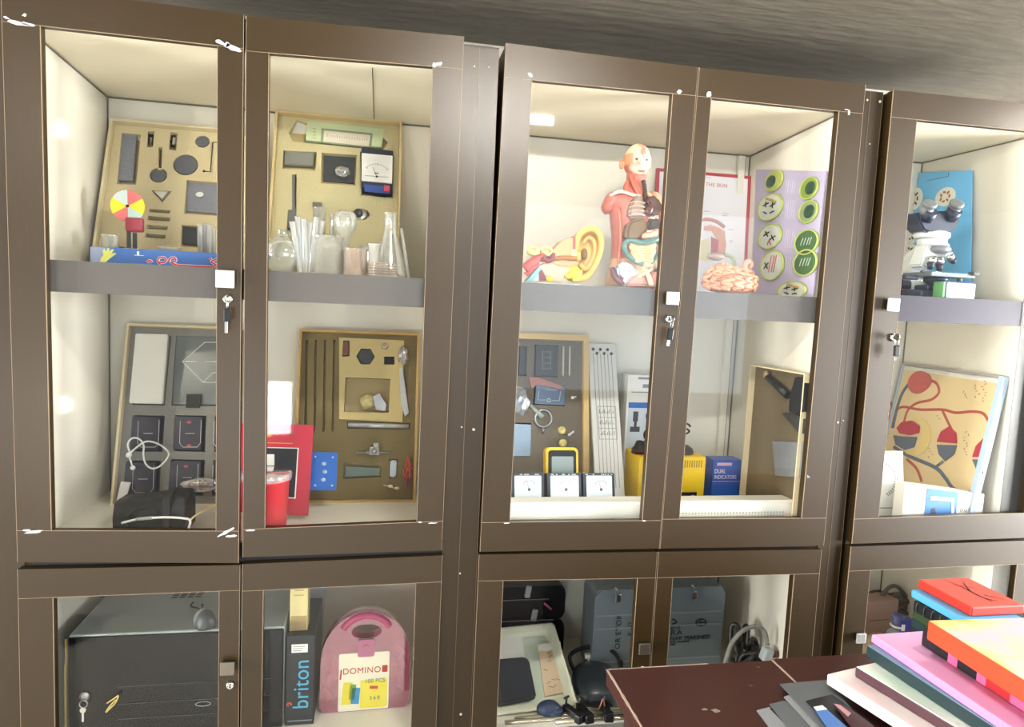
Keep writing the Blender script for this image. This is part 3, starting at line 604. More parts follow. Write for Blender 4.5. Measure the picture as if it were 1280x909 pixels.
for mm, nm in zip(mods, names):
    q = [(x+(2 if x < (mm[0][0]+mm[1][0])/2 else -2), y+(2 if y < (mm[0][1]+mm[2][1])/2 else -2)) for x, y in mm]
    o = flatpiece(f3, q, F, .020, 'circuit_module', 'dark shiny circuit module in the grey foam kit, the %s one' % nm, 'circuit module', MODM, .0015, 'circuit modules in the grey kit')
    l = MB(o.matrix_world.inverted() @ f3.M); o2 = F-.020; cx = sum(a for a, b in q)/4; cy = sum(b for a, b in q)/4
    ln(l, f3, [(cx-12, cy-16), (cx-13, cy+12), (cx-9, cy+17), (cx+9, cy+17), (cx+13, cy+12), (cx+14, cy-17)], o2, .0006); ln(l, f3, [(cx-6, cy), (cx+6, cy)], o2, .0007); l.build('white_trace', PAPER, o)
    if 'middle' in nm or 'right' in nm:
        for dy in (-14, 15):
            l = MB(o.matrix_world.inverted() @ f3.M); a = f3.px(cx-1, cy+dy, o2); l.box((a[0], o2-.001, a[1]), (.010, .003, .006), .0005); l.build('red_socket', mat('socket_red', 'b5485a', .4), o)
wirebag(f3, 252, 606, -.002, .045, .018, 9, [mat('pinkish_wire', 'c9877f', .5), mat('pale_wire', 'd8cfc6', .5)], .0016, 'clear bag of pink and red leads lying on the lower right of the grey kit', seed=11, bag=FILM)
wl = thing('white_lead', 'looped white cable hanging over the dark modules of the grey kit', 'cable', f3.M)
m = MB(); pts = [(164, 570), (160, 556), (166, 548), (174, 549), (180, 557), (180, 568), (182, 580), (192, 586), (204, 580), (211, 567), (200, 556), (184, 552), (170, 560), (162, 568)]
m.tube([(a, -.006-.002*(k % 3), b) for k, (a, b) in enumerate(f3.px(x, y, -.006) for x, y in pts)], .0022, n=8, smooth=6); m.build('cord', mat('white_cord', 'e8e6e0', .4), wl)
m = MB(); a = f3.px(161, 569, -.006); m.ell((a[0], -.006, a[1]), (.007, .006, .007)); b = f3.px(166, 585, -.006); m.cone((a[0], -.006, a[1]), (b[0], -.006, b[1]), .002); m.ell((b[0], -.006, b[1]), (.006, .006, .006)); m.build('bulb_plug', WHITE, wl)
flatpiece(f3, [(152, 602), (164, 603), (156, 629), (146, 627)], -.001, .004, 'paper_tag', 'small curled white paper tag at the lower left of the grey kit', 'tag', PAPER)
# black camera case in front
p = base(193, 664, .14, MID); cb_ = thing('camera_case', 'black leather camera pouch with a cord lying on the shelf floor', 'pouch', T(UY(193, 655, .13).x, .135, MID, -.08))
wd = .155; hh = .082
m = MB(); rs = []
for k, t in enumerate([-1, -.92, -.6, 0, .6, .92, 1]):
    hx = hh*(.78+.22*(t+1)/2 if t < .5 else 1)*(.72 if abs(t) == 1 else 1); dy = .042*(.7 if abs(t) == 1 else 1)
    rs.append([(t*wd/2, -dy, .004), (t*wd/2, -dy*1.05, hx*.5), (t*wd/2, -dy*.86, hx*.92), (t*wd/2, -dy*.5, hx), (t*wd/2, dy*.6, hx), (t*wd/2, dy, hx*.9), (t*wd/2, dy, .004), (t*wd/2, 0, 0)])
m.rings(rs); body = m.build('pouch', mat('black_leather', '0d0e11', .42, spec=.35, vary=.2, bump=.25, scale=120), cb_)
m = MB(); m.tube([(.040, -.046, .004), (.041, -.048, .045), (.040, -.040, .076), (.038, .01, .083), (.038, .042, .07)], .004, n=8, flat=2.2); m.build('strap', BLACKM, cb_)
m = MB(); m.tube([(-.038, -.047, .002), (-.040, -.050, .030), (-.018, -.050, .054), (.012, -.050, .054), (.032, -.049, .034)], .0022); m.build('loop_cord', BLACK, cb_)
wc = thing('white_cable', 'white cable lying across the front of the black camera pouch', 'cable', T(UY(193, 655, .08).x, .075, MID+.0, 0))
m = MB(); m.tube([(-.065, .004, .026), (-.03, -.002, .036), (.02, -.004, .040), (.058, -.002, .037), (.074, 0, .030), (.068, -.008, .008), (.05, -.018, .003), (.03, -.022, .003)], .0026); m.build('cord', mat('white_cord', 'e8e6e0', .4), wc)
m = MB(); m.tube([(.072, .002, .030), (.088, .03, .040), (.12, .06, .046), (.15, .07, .05)], .002); m.build('cord', mat('cream_cord', 'd8c690', .5), wc, label='cream cord end')
m = MB(); m.cone((-.002, -.0035, .0392), (-.034, -.002, .0358), .0036); m.build('cord_sleeve', mat('grey_sleeve', 'a9aaa8', .4), wc)

# ================================================================ cabinet A, middle level: right bay
OLIVE = mat('olive_dark_foam', '7a6a41', .85, vary=.08, scale=250, bump=.2)
f4 = Frame(set_z(UY(365, 629, .30), MID), set_z(UY(519, 629, .295), MID), UY(371, 411, .385))
def P4(*pts): return f4.poly(pts, .020)
h4 = [P4(*[(382+k*11.5, 425), (385+k*11.5, 425), (383+k*11.5, 540), (380+k*11.5, 540)]) for k in range(4)]
h4 += [P4((429, 426), (437, 426), (437, 446), (428, 446)), circ(*f4.px(457, 446, .020), .0245, 6), P4((432, 472), (488, 474), (486, 516), (430, 515)), P4((434, 527), (513, 529), (512, 537), (434, 536)),
       P4((430, 578), (477, 582), (476, 596), (429, 599)), P4((487, 574), (497, 574), (496, 597), (486, 597)), P4((504, 450), (511, 450), (508, 520), (502, 518)), circ(*f4.px(481, 432, .020), .0105), P4((480, 446), (493, 446), (493, 456), (480, 456))]
k4 = kit('mechanics_kit', 'deep cardboard kit tray with long slots behind the red book', f4, f4.w, f4.h, .062, OLIVE, mat('golden_card', 'bd9a58', .75, vary=.08, scale=60), h4, foam_y=.020)
flatpiece(f4, [(428, 448), (440, 448), (440, 470), (498, 473), (498, 522), (434, 519), (428, 500)], .0195, .0025, 'foam_surround', 'pale raised foam bracket around the dark square recess of the cardboard kit', 'foam insert', mat('pale_foam', 'c6b47e', .85, vary=.06, scale=250)) if False else None
m = MB()
outer = P4((424, 422), (505, 426), (503, 528), (424, 524)); 
m.plate(outer, [P4((429, 426), (437, 426), (437, 446), (428, 446)), circ(*f4.px(457, 446, .020), .0245, 6), P4((432, 472), (488, 474), (486, 516), (430, 515)), circ(*f4.px(481, 432, .020), .0105), P4((480, 446), (493, 446), (493, 456), (480, 456))], .0155, .0198)
m.build('raised_foam', mat('pale_foam', 'cbb77f', .85, vary=.06, scale=250, bump=.2), k4, label='paler raised foam panel')
flatpiece(f4, [(429.5, 428), (436, 428), (436, 445), (429, 445)], .034, .014, 'copper_coil', 'small copper-brown block at the top of the cardboard kit tray', 'coil', mat('copper_brown', '7c4a38', .4, .3), .001)
m = MB(); m.prism(circ(0, 0, .0215, 6), 0, .012); m.i = 1; m.cone((0, 0, .018), (0, 0, .032), .0016); m.cone((0, 0, -.018), (0, 0, -.032), .0016)
single(f4, 457, 446, 'hex_weight', 'dark six-sided weight near the top middle of the cardboard kit', 'weight', m, [DGREY, BLACK], .022)
m = MB(); m.lathe([(.010, 0), (.010, -.012), (.007, -.013), (.001, -.012)], axis=(0, 1, 0)); m.i = 1; m.lathe([(.0055, -.013), (.0055, -.014), (.001, -.014)], axis=(0, 1, 0))
single(f4, 481, 432, 'ring_magnet', 'small pale ring with a pink centre at the top of the cardboard kit', 'ring', m, [mat('pale_ring', 'd9cdbb', .4), mat('pink_core', 'c98d83', .5)], .032)
flatpiece(f4, [(481, 447), (492, 447), (492, 455), (481, 455)], .032, .010, 'black_switch', 'small black block beside the silver foil clip of the cardboard kit', 'block', BLACK, .001)
def crumple(fr, px, py, off, rx, rz, dep, m_, name, label, cat, seed=1, top=None):
    random.seed(seed); n = 16; m = MB()
    m.rings([[(rx*q*math.cos(2*PI*k/n)*random.uniform(.75, 1.1), y, rz*q*math.sin(2*PI*k/n)*random.uniform(.8, 1.1)) for k in range(n)] for q, y in ((.9, 0), (1, -dep*.35), (.75, -dep*.75), (.35, -dep), (.04, -dep*.9))], smooth=False)
    if top: m.i = 1; top(m)
    return single(fr, px, py, name, label, cat, m, m_, off)
FOIL = mat('silver_foil', 'c3c3c6', .25, .7, vary=.15, scale=60)
crumple(f4, 504, 444, .019, .015, .028, .022, FOIL, 'foil_clip', 'crumpled silver foil piece at the top right of the cardboard kit', 'foil', 3)
flatpiece(f4, [(499, 460), (503, 460), (511, 516), (506, 521), (501, 505)], .019, .006, 'steel_rule', 'long silver blade-like strip down the right side of the cardboard kit', 'strip', mat('satin_steel', 'cfcfcf', .3, .5), .0008)
crumple(f4, 459, 502, .035, .024, .022, .022, mat('cream_pack', 'd9c98d', .45, vary=.12, scale=40), 'wrapped_bag', 'cream packet in clear wrap inside the dark square recess of the kit', 'packet', 9)
flatpiece(f4, [(474, 492), (483, 506), (481, 514), (470, 512), (466, 496)], .018, .005, 'foil_wrap', 'small shiny foil flap lying over the cream packet', 'foil', FOIL)
m = MB(); a = f4.px(435, 531, .028); b = f4.px(511, 533, .028); m.cone((0, 0, 0), (b[0]-a[0], 0, b[1]-a[1]), .0075, n=18)
o = m.build('metal_bar', mat('satin_steel', 'cfcfcf', .3, .5)); o.matrix_world = f4.at(a[0], a[1], .026); tag(o, 'long round metal bar across the middle of the cardboard kit', 'bar')
m = MB(); m.box((0, 0, 0), (.026, .014, .022), .002); m.cone((-.045, 0, -.004), (.045, 0, -.004), .0022); m.lathe([(.008, -.007), (.008, -.013), (.001, -.014)], axis=(0, 1, 0)); m.box((.004, -.004, .016), (.014, .008, .012), .001); m.ell((-.045, 0, -.004), (.006, .004, .004)); m.cone((-.012, 0, -.004), (-.026, 0, -.004), .007, .002)
single(f4, 468, 564, 'rod_clamp', 'grey metal clamp on a thin rod in the lower half of the cardboard kit', 'clamp', m, mat('cast_grey', '9d9c97', .35, .5), .011)
flatpiece(f4, [(432, 583), (475, 585), (474, 594), (432, 596)], .034, .010, 'mirror_strip', 'long dark glassy strip low in the cardboard kit', 'strip', mat('green_grey_glass', '6d7a70', .15, .3), .001)
flatpiece(f4, [(488, 575), (496, 575), (495, 596), (487, 596)], .034, .014, 'grey_cylinder', 'short grey upright block left of the orange wires in the cardboard kit', 'block', STEEL, .003)
wirebag(f4, 510, 590, .014, .014, .046, 16, [mat('orange_wire', 'c4502f', .45), mat('dark_red_wire', '7e2f25', .45)], .0018, 'tight coil of orange and red wires at the lower right of the cardboard kit', 'wires', 8)
for px, lab in ((488, 'left'), (496, 'right')):
    m = MB(); m.cone((-.004, 0, 0), (-.018, 0, .003), .0016); m.ell((0, 0, 0), (.007, .003, .0045))
    single(f4, px, 608+(px-488)*.3, 'crocodile_clip', 'small pale clip at the bottom of the cardboard kit, the %s of two' % lab, 'clip', m, mat('pale_clip', 'e0d6b0', .4, .2), .014)
# blue square panel, red book, red tub
fb = Frame(set_z(UY(388, 625, .20), MID), set_z(UY(424, 625, .20), MID), UY(390, 560, .245))
o = MB(); bpX = fb.poly([(390, 565), (422, 566), (420, 613), (388, 613)], 0)
m = MB(); m.prism([(a, b) for a, b in bpX], 0, .006); bp = m.build('component_board', mat('cobalt_blue', '2f6cc4', .3, vary=.12, scale=30)); bp.matrix_world = fb.M; tag(bp, 'bright blue square board with clear parts standing beside the red book', 'board')
for k, (x, y) in enumerate(((394, 571), (416, 572), (394, 607), (415, 607), (405, 580), (406, 590), (404, 600))):
    a = fb.px(x, y, 0); m = MB(); m.lathe([(.003, 0), (.0028, -.003), (.001, -.004)], (a[0], 0, a[1]), (0, 1, 0), n=12) if k < 4 else m.ell((a[0], -.002, a[1]), (.006, .004, .005)); m.build('stud', mat('pale_stud', 'b9cfe9', .2), bp)
fr_ = Frame(set_z(UY(296, 640, .155), MID), set_z(UY(385, 645, .155), MID), UY(300, 533, .215))
P = fr_.poly([(300, 529), (392, 531.5), (385, 645), (296, 640)], 0); zb = min(b for a, b in P)
m = MB(); m.prism([(a, max(b, 0.0)) for a, b in [P[3], P[2], P[1], P[0]]], 0, .012); rb = m.build('cover', mat('crimson_cover', 'c22f42', .35)); tb = thing('red_book', 'red cover with a black photograph standing behind the red tub', 'book', fr_.M); rb.parent = tb
q = fr_.poly([(330, 560), (372, 561), (368, 622), (326, 620)], 0); m = MB(); m.prism(q, -.0006, -.0001); m.i = 1
q2 = fr_.poly([(329, 559), (373.5, 560), (369.5, 623.5), (325, 621.5)], 0); m.prism(q2, -.0003, -.00005); m.build('photograph', [mat('photo_black', '2a2b2f', .3), PAPER], tb, label='black photograph with white border')
q = fr_.poly([(333, 568), (343, 568), (343, 582), (332, 582)], 0); m = MB(); m.prism(q, -.001, -.0006); m.i = 1; q = fr_.poly([(335, 584), (356, 590), (356, 600), (334, 600)], 0); m.prism(q, -.0009, -.0006); m.build('pictured_apparatus', [PAPER, GREY], tb)
m = MB()
for y in (540.5, 553): 
    q = fr_.poly([(332, y), (366, y+1), (366, y+2), (332, y+1)], 0); m.prism(q, -.0006, -.0001)
m.ell((*[fr_.px(335, 544.5, 0)[0]], -.0002, fr_.px(335, 544.5, 0)[1]), (.010, .0006, .004)); m.build('gold_lines', mat('gold_print', 'd9a24b', .5), tb)
p = UY(334, 640, .085); tz = UY(336, 594, .085).z
tub = thing('red_tub', 'red plastic tub with a clear lid standing before the red book', 'tub', T(UY(333, 630, .095).x, .095, MID)); H_ = tz-MID
m = MB(); m.lathe([(.040, 0), (.044, .004), (.049, H_-.016), (.052, H_-.014), (.052, H_-.006), (.0495, H_-.004), (.0475, H_-.006), (.042, .006), (.001, .006)], n=36); m.build('tub_body', RED, tub)
m = MB(); m.lathe([(.0535, H_-.010), (.0545, H_-.008), (.0545, H_+.002), (.052, H_+.005), (.001, H_+.004)], n=36); m.build('lid', clear('lid_clear', (.97, .9, .9), .12, .28, 'f0dcdc'), tub)
m = MB(); m.lathe([(.004, H_+.005), (.004, H_+.022), (.003, H_+.026), (.001, H_+.027)], (-.002, -.01, 0), n=12); m.build('lid_stopper', BLACK, tub)
# ================================================================ cabinet A, lower level
PCX0, PCX1, PCT = -.642, -.196, ZE-.762
pc = thing('steel_case', 'big black steel case with a grey top and lock filling the lower left', 'case', T((PCX0+PCX1)/2, .2, LOW)); M0 = pc.matrix_world.inverted(); PCY = .066
m = MB(M0); m.b2((PCX0, PCY+.004, LOW+.008), (PCX1, .38, PCT), .004); m.build('case_body', mat('case_grey', 'a3abac', .3, .35, vary=.05), pc)
m = MB(M0); m.b2((PCX0+.001, PCY-.004, LOW+.006), (PCX1-.001, PCY+.0035, PCT-.003), .003); m.i = 1
for z in (.05, .085, .125): m.b2((PCX0+.10, PCY-.0052, LOW+z), (PCX1-.03, PCY-.0035, LOW+z+.0012))
m.build('front_panel', [mat('gloss_black', '090b10', .22, spec=.25), mat('panel_groove', '2b2f36', .3)], pc, label='glossy black front panel')
m = MB(M0); 
for i in range(5):
    for j in range(4): p = UZ(214+j*10+i*2.2, 748-i*2.7-j*.4, PCT); m.b2((p.x, p.y, PCT-.0004), (p.x+.013, p.y+.006, PCT+.0005))
m.build('vent_slots', BLACKM, pc)
m = MB(M0)
for x in (PCX0+.03, PCX1-.03):
    for y in (PCY+.03, .35): m.cone((x, y, LOW), (x, y, LOW+.010), .012)
m.build('foot', BLACKM, pc)
q = UY(106, 870, PCY-.004); m = MB(M0); m.lathe([(.010, 0), (.010, -.004), (.006, -.005), (.001, -.0045)], (q.x, PCY-.004, q.z), (0, 1, 0)); m.build('case_lock', STEEL, pc)
q2 = UY(254, 880, PCY-.004); m = MB(M0); m.tube([(q2.x+.016*math.cos(a*PI/4), PCY-.0045, q2.z+.005*math.sin(a*PI/4)) for a in range(8)], .0007, n=6, closed=True, smooth=3); m.build('oval_badge', STEEL, pc)
ky = thing('case_key', 'steel key on a ring hanging from the lock of the black case', 'key', T(q.x, PCY-.012, q.z-.012))
m = MB(); m.tube([(.008*math.cos(a*PI/5), 0, -.002+.008*math.sin(a*PI/5)) for a in range(10)], .0013, n=8, closed=True, smooth=3); m.build('key_ring', STEEL, ky)
m = MB(); m.lathe([(.006, -.001), (.006, .001)], (-.001, 0, -.016), (0, 1, 0)); m.b2((-.003, -.0008, -.042), (.001, .0008, -.018)); m.build('key_blade', CHROME, ky)
yw = thing('yellow_band', 'bent yellow wire loop hanging before the black case front', 'wire', T(UY(140, 880, PCY-.012).x, PCY-.012, UY(140, 880, PCY-.012).z))
m = MB(); m.tube([(-.010, 0, .002), (.006, -.003, .014), (.014, -.004, .020), (.008, -.003, .004), (-.006, 0, -.012), (-.012, 0, -.018), (-.004, -.002, -.004), (.008, -.002, .010)], .0016); m.build('wire', mat('straw_yellow', 'd9bd6a', .5), yw)
# mouse on the case
p = UZ(258, 777, PCT); ms = thing('computer_mouse', 'grey and black computer mouse lying on top of the black case', 'mouse', T(p.x-.002, p.y-.01, PCT, .45))
m = MB(); rs = []
for t, wx_, hz in ((-1, .35, .5), (-.85, .8, .75), (-.4, 1, 1), (.1, .98, .95), (.6, .9, .7), (.92, .7, .42), (1, .4, .25)):
    rs.append([(.022*wx_*math.cos(a), .036*t, max(0, .038*hz*math.sin(a))) for a in [k*PI/10 for k in range(11)]])
m.rings(rs); m.build('shell', mat('mouse_grey', '8d9092', .35), ms)
m = MB(); m.rings([[(.0228*a*math.cos(t), y*.86, .0385*b*math.sin(t)) for t in [k*PI/10 for k in range(11)]] for y, a, b in ((-.0425, .36, .5), (-.036, .8, .76), (-.017, 1, 1), (-.012, 1, 1))]); m.build('palm_rest', DGREY, ms, label='black palm rest')
m = MB(); m.lathe([(.006, -.002), (.006, .002)], (0, .018, .033), (1, 0, 0)); m.build('scroll_wheel', BLACK, ms)
m = MB(); m.tube([(0, .042, .006), (.004, .075, .004), (-.008, .10, .003), (.002, .12, .003)], .0018); m.build('cable', BLACK, ms)
# white cables in the rear left corner
wcb = thing('white_cables', 'pair of white cables rising behind the left end of the black case', 'cable', T(-.655, .39, LOW))
for dx, b in ((0, .012), (.022, -.01)):
    m = MB(); m.tube([(dx+.012, .015, 0), (dx, .01, .10), (dx+b, 0, .20), (dx+.02, -.01, .29), (dx+.05, 0, .325), (dx+.085, .015, .30)], .0045); m.build('cable', mat('white_cord', 'e8e6e0', .4), wcb)
ys = thing('yellow_tape_end', 'thin yellow cord end hanging at the left of the black case', 'cord', T(-.659, .10, LOW)); m = MB(); m.tube([(0, 0, .22), (.004, -.01, .20), (.006, -.014, .175), (.003, -.012, .15), (.002, -.012, .0)], .0028); m.build('cord', mat('straw_yellow', 'd9bd6a', .5), ys)
# briton box
fbr = Frame(set_z(UY(356, 902, .075), LOW), set_z(UY(393, 900, .075), LOW), UY(361, 795, .075)); bz = UY(375, 795, .075).z-LOW
br = thing('file_box', 'slim black box lettered in blue, standing beside the pink case', 'box', T(UY(375, 850, .075).x, .075, LOW)); wbx = .064
m = MB(); m.b2((-wbx/2, 0, 0), (wbx/2, .20, bz), .002); m.build('carton', mat('black_card', '1d2024', .4, vary=.2, scale=20), br)
m = MB(); m.b2((-.020, -.0006, bz-.040), (.016, -.0001, bz-.020)); m.i = 1
for k in range(3): m.b2((-.017, -.0009, bz-.026-k*.005), (.010-k*.004, -.0005, bz-.0245-k*.005))
m.build('paper_label', [PAPER, GREY], br)
text('lettering', 'briton', .050, mat('letter_cyan', '49a7cf', .5), br, T(.004, -.0006, bz*.46) @ Matrix.Rotation(-PI/2, 4, 'Y'), .0004, sx=.92, bold=.0007)
m = MB(); m.tube([(-.024, -.0004, bz*.225), (-.027, -.0004, bz*.24), (-.024, -.0004, bz*.26), (-.019, -.0004, bz*.25), (-.018, -.0004, bz*.23)], .0022, flatx=.3); m.build('red_mark', mat('mark_red', 'c4553c', .5), br)
m = MB(); m.b2((-.026, -.0006, .010), (.028, -.0001, .0125)); m.build('edge_line', GREY, br)
yb_ = thing('cream_box', 'narrow cream cardboard box standing upright on the black lettered box', 'box', T(UY(373, 795, .10).x, .10, LOW+bz)); hb = UY(373, 728, .10).z-LOW-bz
m = MB(); m.b2((-.020, 0, 0), (.020, .05, hb), .001); m.build('carton', mat('straw_card', 'd8c68a', .6), yb_); m = MB(); m.b2((-.018, -.0008, .001), (.018, -.0001, .036)); m.build('tape', mat('kraft_tape', 'a98f5c', .4), yb_)
for k in range(3):
    m = MB(); m.b2((-.012+k*.002, -.0006, hb*.72+k*.012), (.010, -.0001, hb*.72+k*.012+.003)); m.build('print_line', mat('print_tan', 'b59d60', .6), yb_)
gbx = thing('grey_carton', 'pale grey box standing behind the cream box in the lower right bay', 'box', T(UY(390, 770, .345).x, .345, LOW)); hg = UY(390, 726, .345).z-LOW
m = MB(); m.b2((-.045, 0, 0), (.030, .05, hg), .002); m.build('carton', mat('pale_grey_card', 'b4b7b9', .5), gbx); m = MB(); m.b2((-.03, -.0006, hg*.55), (.029, -.0001, hg*.552+.0012)); m.build('flap_seam', GREY, gbx)
# pink domino case
fd = Frame(set_z(UY(399, 893, .113), LOW), set_z(UY(511, 881, .120), LOW), UY(401, 800, .125)); DW = fd.w; DH = fd.px(462, 765, 0)[1]
dm = thing('domino_case', 'clear pink arched carrying case with a DOMINO label', 'case', fd.M)
PINK = clear('pink_clear', (.93, .62, .72), .08, .22, 'd0708f'); PINKD = mat('deep_pink', 'b94a73', .25, vary=.05)
def arch(W, H, z0, x0, n=22, rr=.012):
    P = [(x0+W-rr, z0), (x0+W, z0+rr)]; r = W/2; cz = z0+H-r*1.12
    P += [(x0+r+r*math.cos(PI*k/n), cz+r*1.12*math.sin(PI*k/n)) for k in range(n+1)]
    return P+[(x0, z0+rr), (x0+rr, z0)]
hole = [(DW/2+.036*math.cos(a), DH-.048+.018*math.sin(a)) for a in [2*PI*k/24 for k in range(24)]]
m = MB(); m.plate(arch(DW, DH, 0, 0), [hole], 0, .003); m.plate(arch(DW, DH, 0, 0), [hole[:]], .037, .040); m.build('shell_face', PINK, dm)
A = arch(DW, DH, 0, 0); B = arch(DW-.006, DH-.006, .003, .003); n = len(A); m = MB(); m.rings([[(u, y, v) for u, v in L] for L, y in ((A, .0032), (B, .0032), (B, .0368), (A, .0368))], cap=False, loop=True); m.build('shell_rim', clear('pink_rim', (.9, .5, .62), .1, .45, 'c8688a'), dm)
m = MB(); m.tube([(DW/2+.062*math.cos(a), -.002, DH-.064+.056*math.sin(a)) for a in [PI*(.16+.68*k/10) for k in range(11)]], .0085, n=10, flat=.9); m.build('handle', PINKD, dm)
m = MB(); m.prism(rrect(DW/2-.020, DH-.108, DW/2+.020, DH-.066, .006), -.004, -.0003); m.cone((DW/2, -.0045, DH-.086), (DW/2, -.008, DH-.086), .008); m.b2((DW/2-.004, -.0075, DH-.104), (DW/2+.004, -.0045, DH-.092)); m.build('clasp', mat('clasp_pink', 'b8718c', .2), dm)
lb = [fd.px(424, 818, 0), fd.px(487, 817, 0), fd.px(485, 886, 0), fd.px(422, 890, 0)]; x0, x1, z1, z0 = lb[0][0], lb[1][0], lb[0][1], lb[3][1]
m = MB(); m.prism(rrect(x0, z0, x1, z1, .004), -.0010, -.0002); m.build('label_card', mat('label_cream', 'efe9cf', .5), dm)
m = MB(); zc_ = z0+(z1-z0)*.52; m.b2((x0+.43*(x1-x0), -.0014, z0+.004), (x1-.004, -.0009, zc_)); m.build('yellow_field', mat('label_yellow', 'eadb4c', .5), dm)
text('domino_word', 'DOMINO', .0205, mat('domino_red', 'b73a2c', .5), dm, T(x0+.455*(x1-x0), -.0014, z0+.69*(z1-z0)), bold=.0006)
m = MB(); m.prism(rrect(x1-.017, z0+.64*(z1-z0), x1-.004, z0+.76*(z1-z0), .002), -.0016, -.0009); m.build('logo_square', mat('domino_red', 'b73a2c', .5), dm)
m = MB(); m.prism([(x0+.002, z0+.56*(z1-z0)), (x0+.006, z0+.56*(z1-z0)), (x0+.0075, z0+.72*(z1-z0)), (x0+.0045, z0+.74*(z1-z0))], -.0015, -.0009); m.build('red_swoosh', mat('domino_red', 'b73a2c', .5), dm)
text('piece_count', '100 PCS', .0135, mat('print_grey', '777570', .6), dm, T(x0+.72*(x1-x0), -.0019, z0+.50*(z1-z0)), bold=.0002)
text('age_marks', '3 6 8', .012, mat('print_grey', '777570', .6), dm, T(x0+.72*(x1-x0), -.0019, z0+.20*(z1-z0)))
for nm, c, a in (('pictured_yellow_tile', 'e6d63c', (.08, .12, .26, .50)), ('pictured_green_tile', '58a84c', (.22, .20, .34, .46)), ('pictured_blue_tile', '3f8fc4', (.26, .12, .42, .40)), ('pictured_red_bar', 'c84a35', (.62, .36, .78, .41))):
    m = MB(); m.box(((x0+(a[0]+a[2])/2*(x1-x0)), -.0018, z0+(a[1]+a[3])/2*(z1-z0)), ((a[2]-a[0])*(x1-x0), .0007, (a[3]-a[1])*(z1-z0)), R=Euler((0, .08, 0)).to_matrix()); m.build(nm, mat(nm, c, .5), dm)
random.seed(21)
DC = [mat('domino_'+c, c, .4) for c in ('e2c63e', '6fae5c', 'c9566a', 'd77f3e', 'd9a0ae')]
spots = [(.016, .03), (.03, .016), (.020, .062), (.040, .045), (.028, .085), (.060, .012), (DW-.03, .02), (DW-.020, .05), (DW-.036, .075), (DW-.018, .09), (.09, .010), (.13, .012), (.022, .11), (DW-.024, .12), (DW-.05, .014)]
for k, (x, z) in enumerate(spots):
    m = MB(); m.box((0, 0, 0), (.012, .007, .030), .001); o = m.build('domino_tile', DC[k % 5]); o.matrix_world = fd.M @ T(x, .012+.012*(k % 2), z+.012, 0, 0, random.uniform(-.9, .9))
    tag(o, '%s tile among the loose ones inside the pink arched case' % ('yellow', 'green', 'red', 'orange', 'pink')[k % 5], 'domino', 'loose %s tiles in the pink case' % ('yellow', 'green', 'red', 'orange', 'pink')[k % 5])
# ================================================================ cabinet B, upper shelf
def loft(m, secs, n=28, closed_cap=True, mats=None):
    """secs: (z, cx, cy, rx, ry) elliptical sections from bottom to top"""
    m.rings([[(cx+rx*math.cos(2*PI*k/n), cy+ry*math.sin(2*PI*k/n), z) for k in range(n)] for z, cx, cy, rx, ry in secs], closed_cap); return m
# ---- ear model
e0 = base(700, 354, .12, UPB); K = (UY(750, 300, .12)-UY(650, 300, .12)).length/100         # metres per photo pixel here
ear = thing('ear_model', 'yellow anatomical ear model with a cut-open ear canal on the shelf', 'anatomical model', T(*e0))
def ep(px, py, dy=0): p = UY(px, py, .12); return (p.x-e0.x, dy, max(p.z-UPB, .0003))
SKINY = mat('model_skin', 'e3bb68', .38, vary=.06); SKINP = mat('model_peach', 'e0a074', .4, vary=.06); YEL = mat('model_yellow', 'e6d84a', .35); MRED = mat('model_red', 'b0504c', .4); TEAL = mat('model_teal', '7fb4bd', .4); PALEY = mat('model_pale_yellow', 'e3dd92', .4); PALEP = mat('model_pale_pink', 'd9b8a4', .5, vary=.05); DREDM = mat('model_dark_red', '7f3f47', .4)
m = MB(); m.b2((ep(672, 354)[0], -.02, 0), (ep(738, 354)[0], .05, .004), .001); m.build('base_plate', mat('pale_base', 'c9d3d3', .3), ear)
# auricle: dished leaf with a rolled rim
m = MB(); pts = [ep(*p) for p in ((718, 352), (727, 350), (738, 340), (746, 326), (750, 310), (751, 298), (748, 289), (739, 284), (729, 286), (721, 294), (717, 306), (714, 322), (712, 338), (712, 350))]
c = Vector(ep(733, 315)); rs = []
for q, y in ((1.0, .022), (1.02, .004), (.97, -.008), (.86, -.004), (.70, .006), (.40, .010), (.04, .012)): rs.append([(c.x+(p[0]-c.x)*q, y, c.z+(p[2]-c.z)*q) for p in pts])
m.rings(rs); m.build('auricle', SKINY, ear)
m = MB(); m.tube([ep(719, 312, -.006), ep(721, 297, -.010), ep(729, 288, -.013), ep(739, 286.5, -.014), ep(747, 293, -.014), ep(749.5, 305, -.014), ep(747, 320, -.012), ep(741, 334, -.010), ep(733, 345, -.008), ep(724, 349, -.006)], [.005, .007, .008, .0085, .008, .0075, .0065, .0065, .008, .009], n=10); m.build('helix_rim', SKINY, ear)
m = MB(); m.tube([ep(729, 304, -.004), ep(735, 297, -.007), ep(741, 302, -.008), ep(742, 314, -.008), ep(738, 328, -.008), ep(730, 336, -.009), ep(724, 330, -.010)], [.004, .005, .0055, .006, .006, .0065, .006], n=10); m.ell(ep(721, 321, -.008), (.008, .008, .012)); m.build('inner_fold', mat('model_skin_deep', 'dca85f', .4), ear)
m = MB(); m.ell(ep(730, 318, -.001), (.008, .009, .014)); m.build('ear_hollow', mat('model_brown', '8a6436', .6), ear)
m = MB(); m.prism([ep(x, y)[::2] for x, y in ((716, 299), (712, 297), (700, 302), (690, 313), (683, 320), (692, 324), (712, 323), (717, 322))], -.012, .03); m.build('canal_wall', SKINP, ear)
m = MB(); m.prism([ep(x, y)[::2] for x, y in ((714.5, 296), (717.5, 296), (717.5, 312), (714.5, 313))], -.0135, .031); m.build('cartilage_band', MRED, ear)
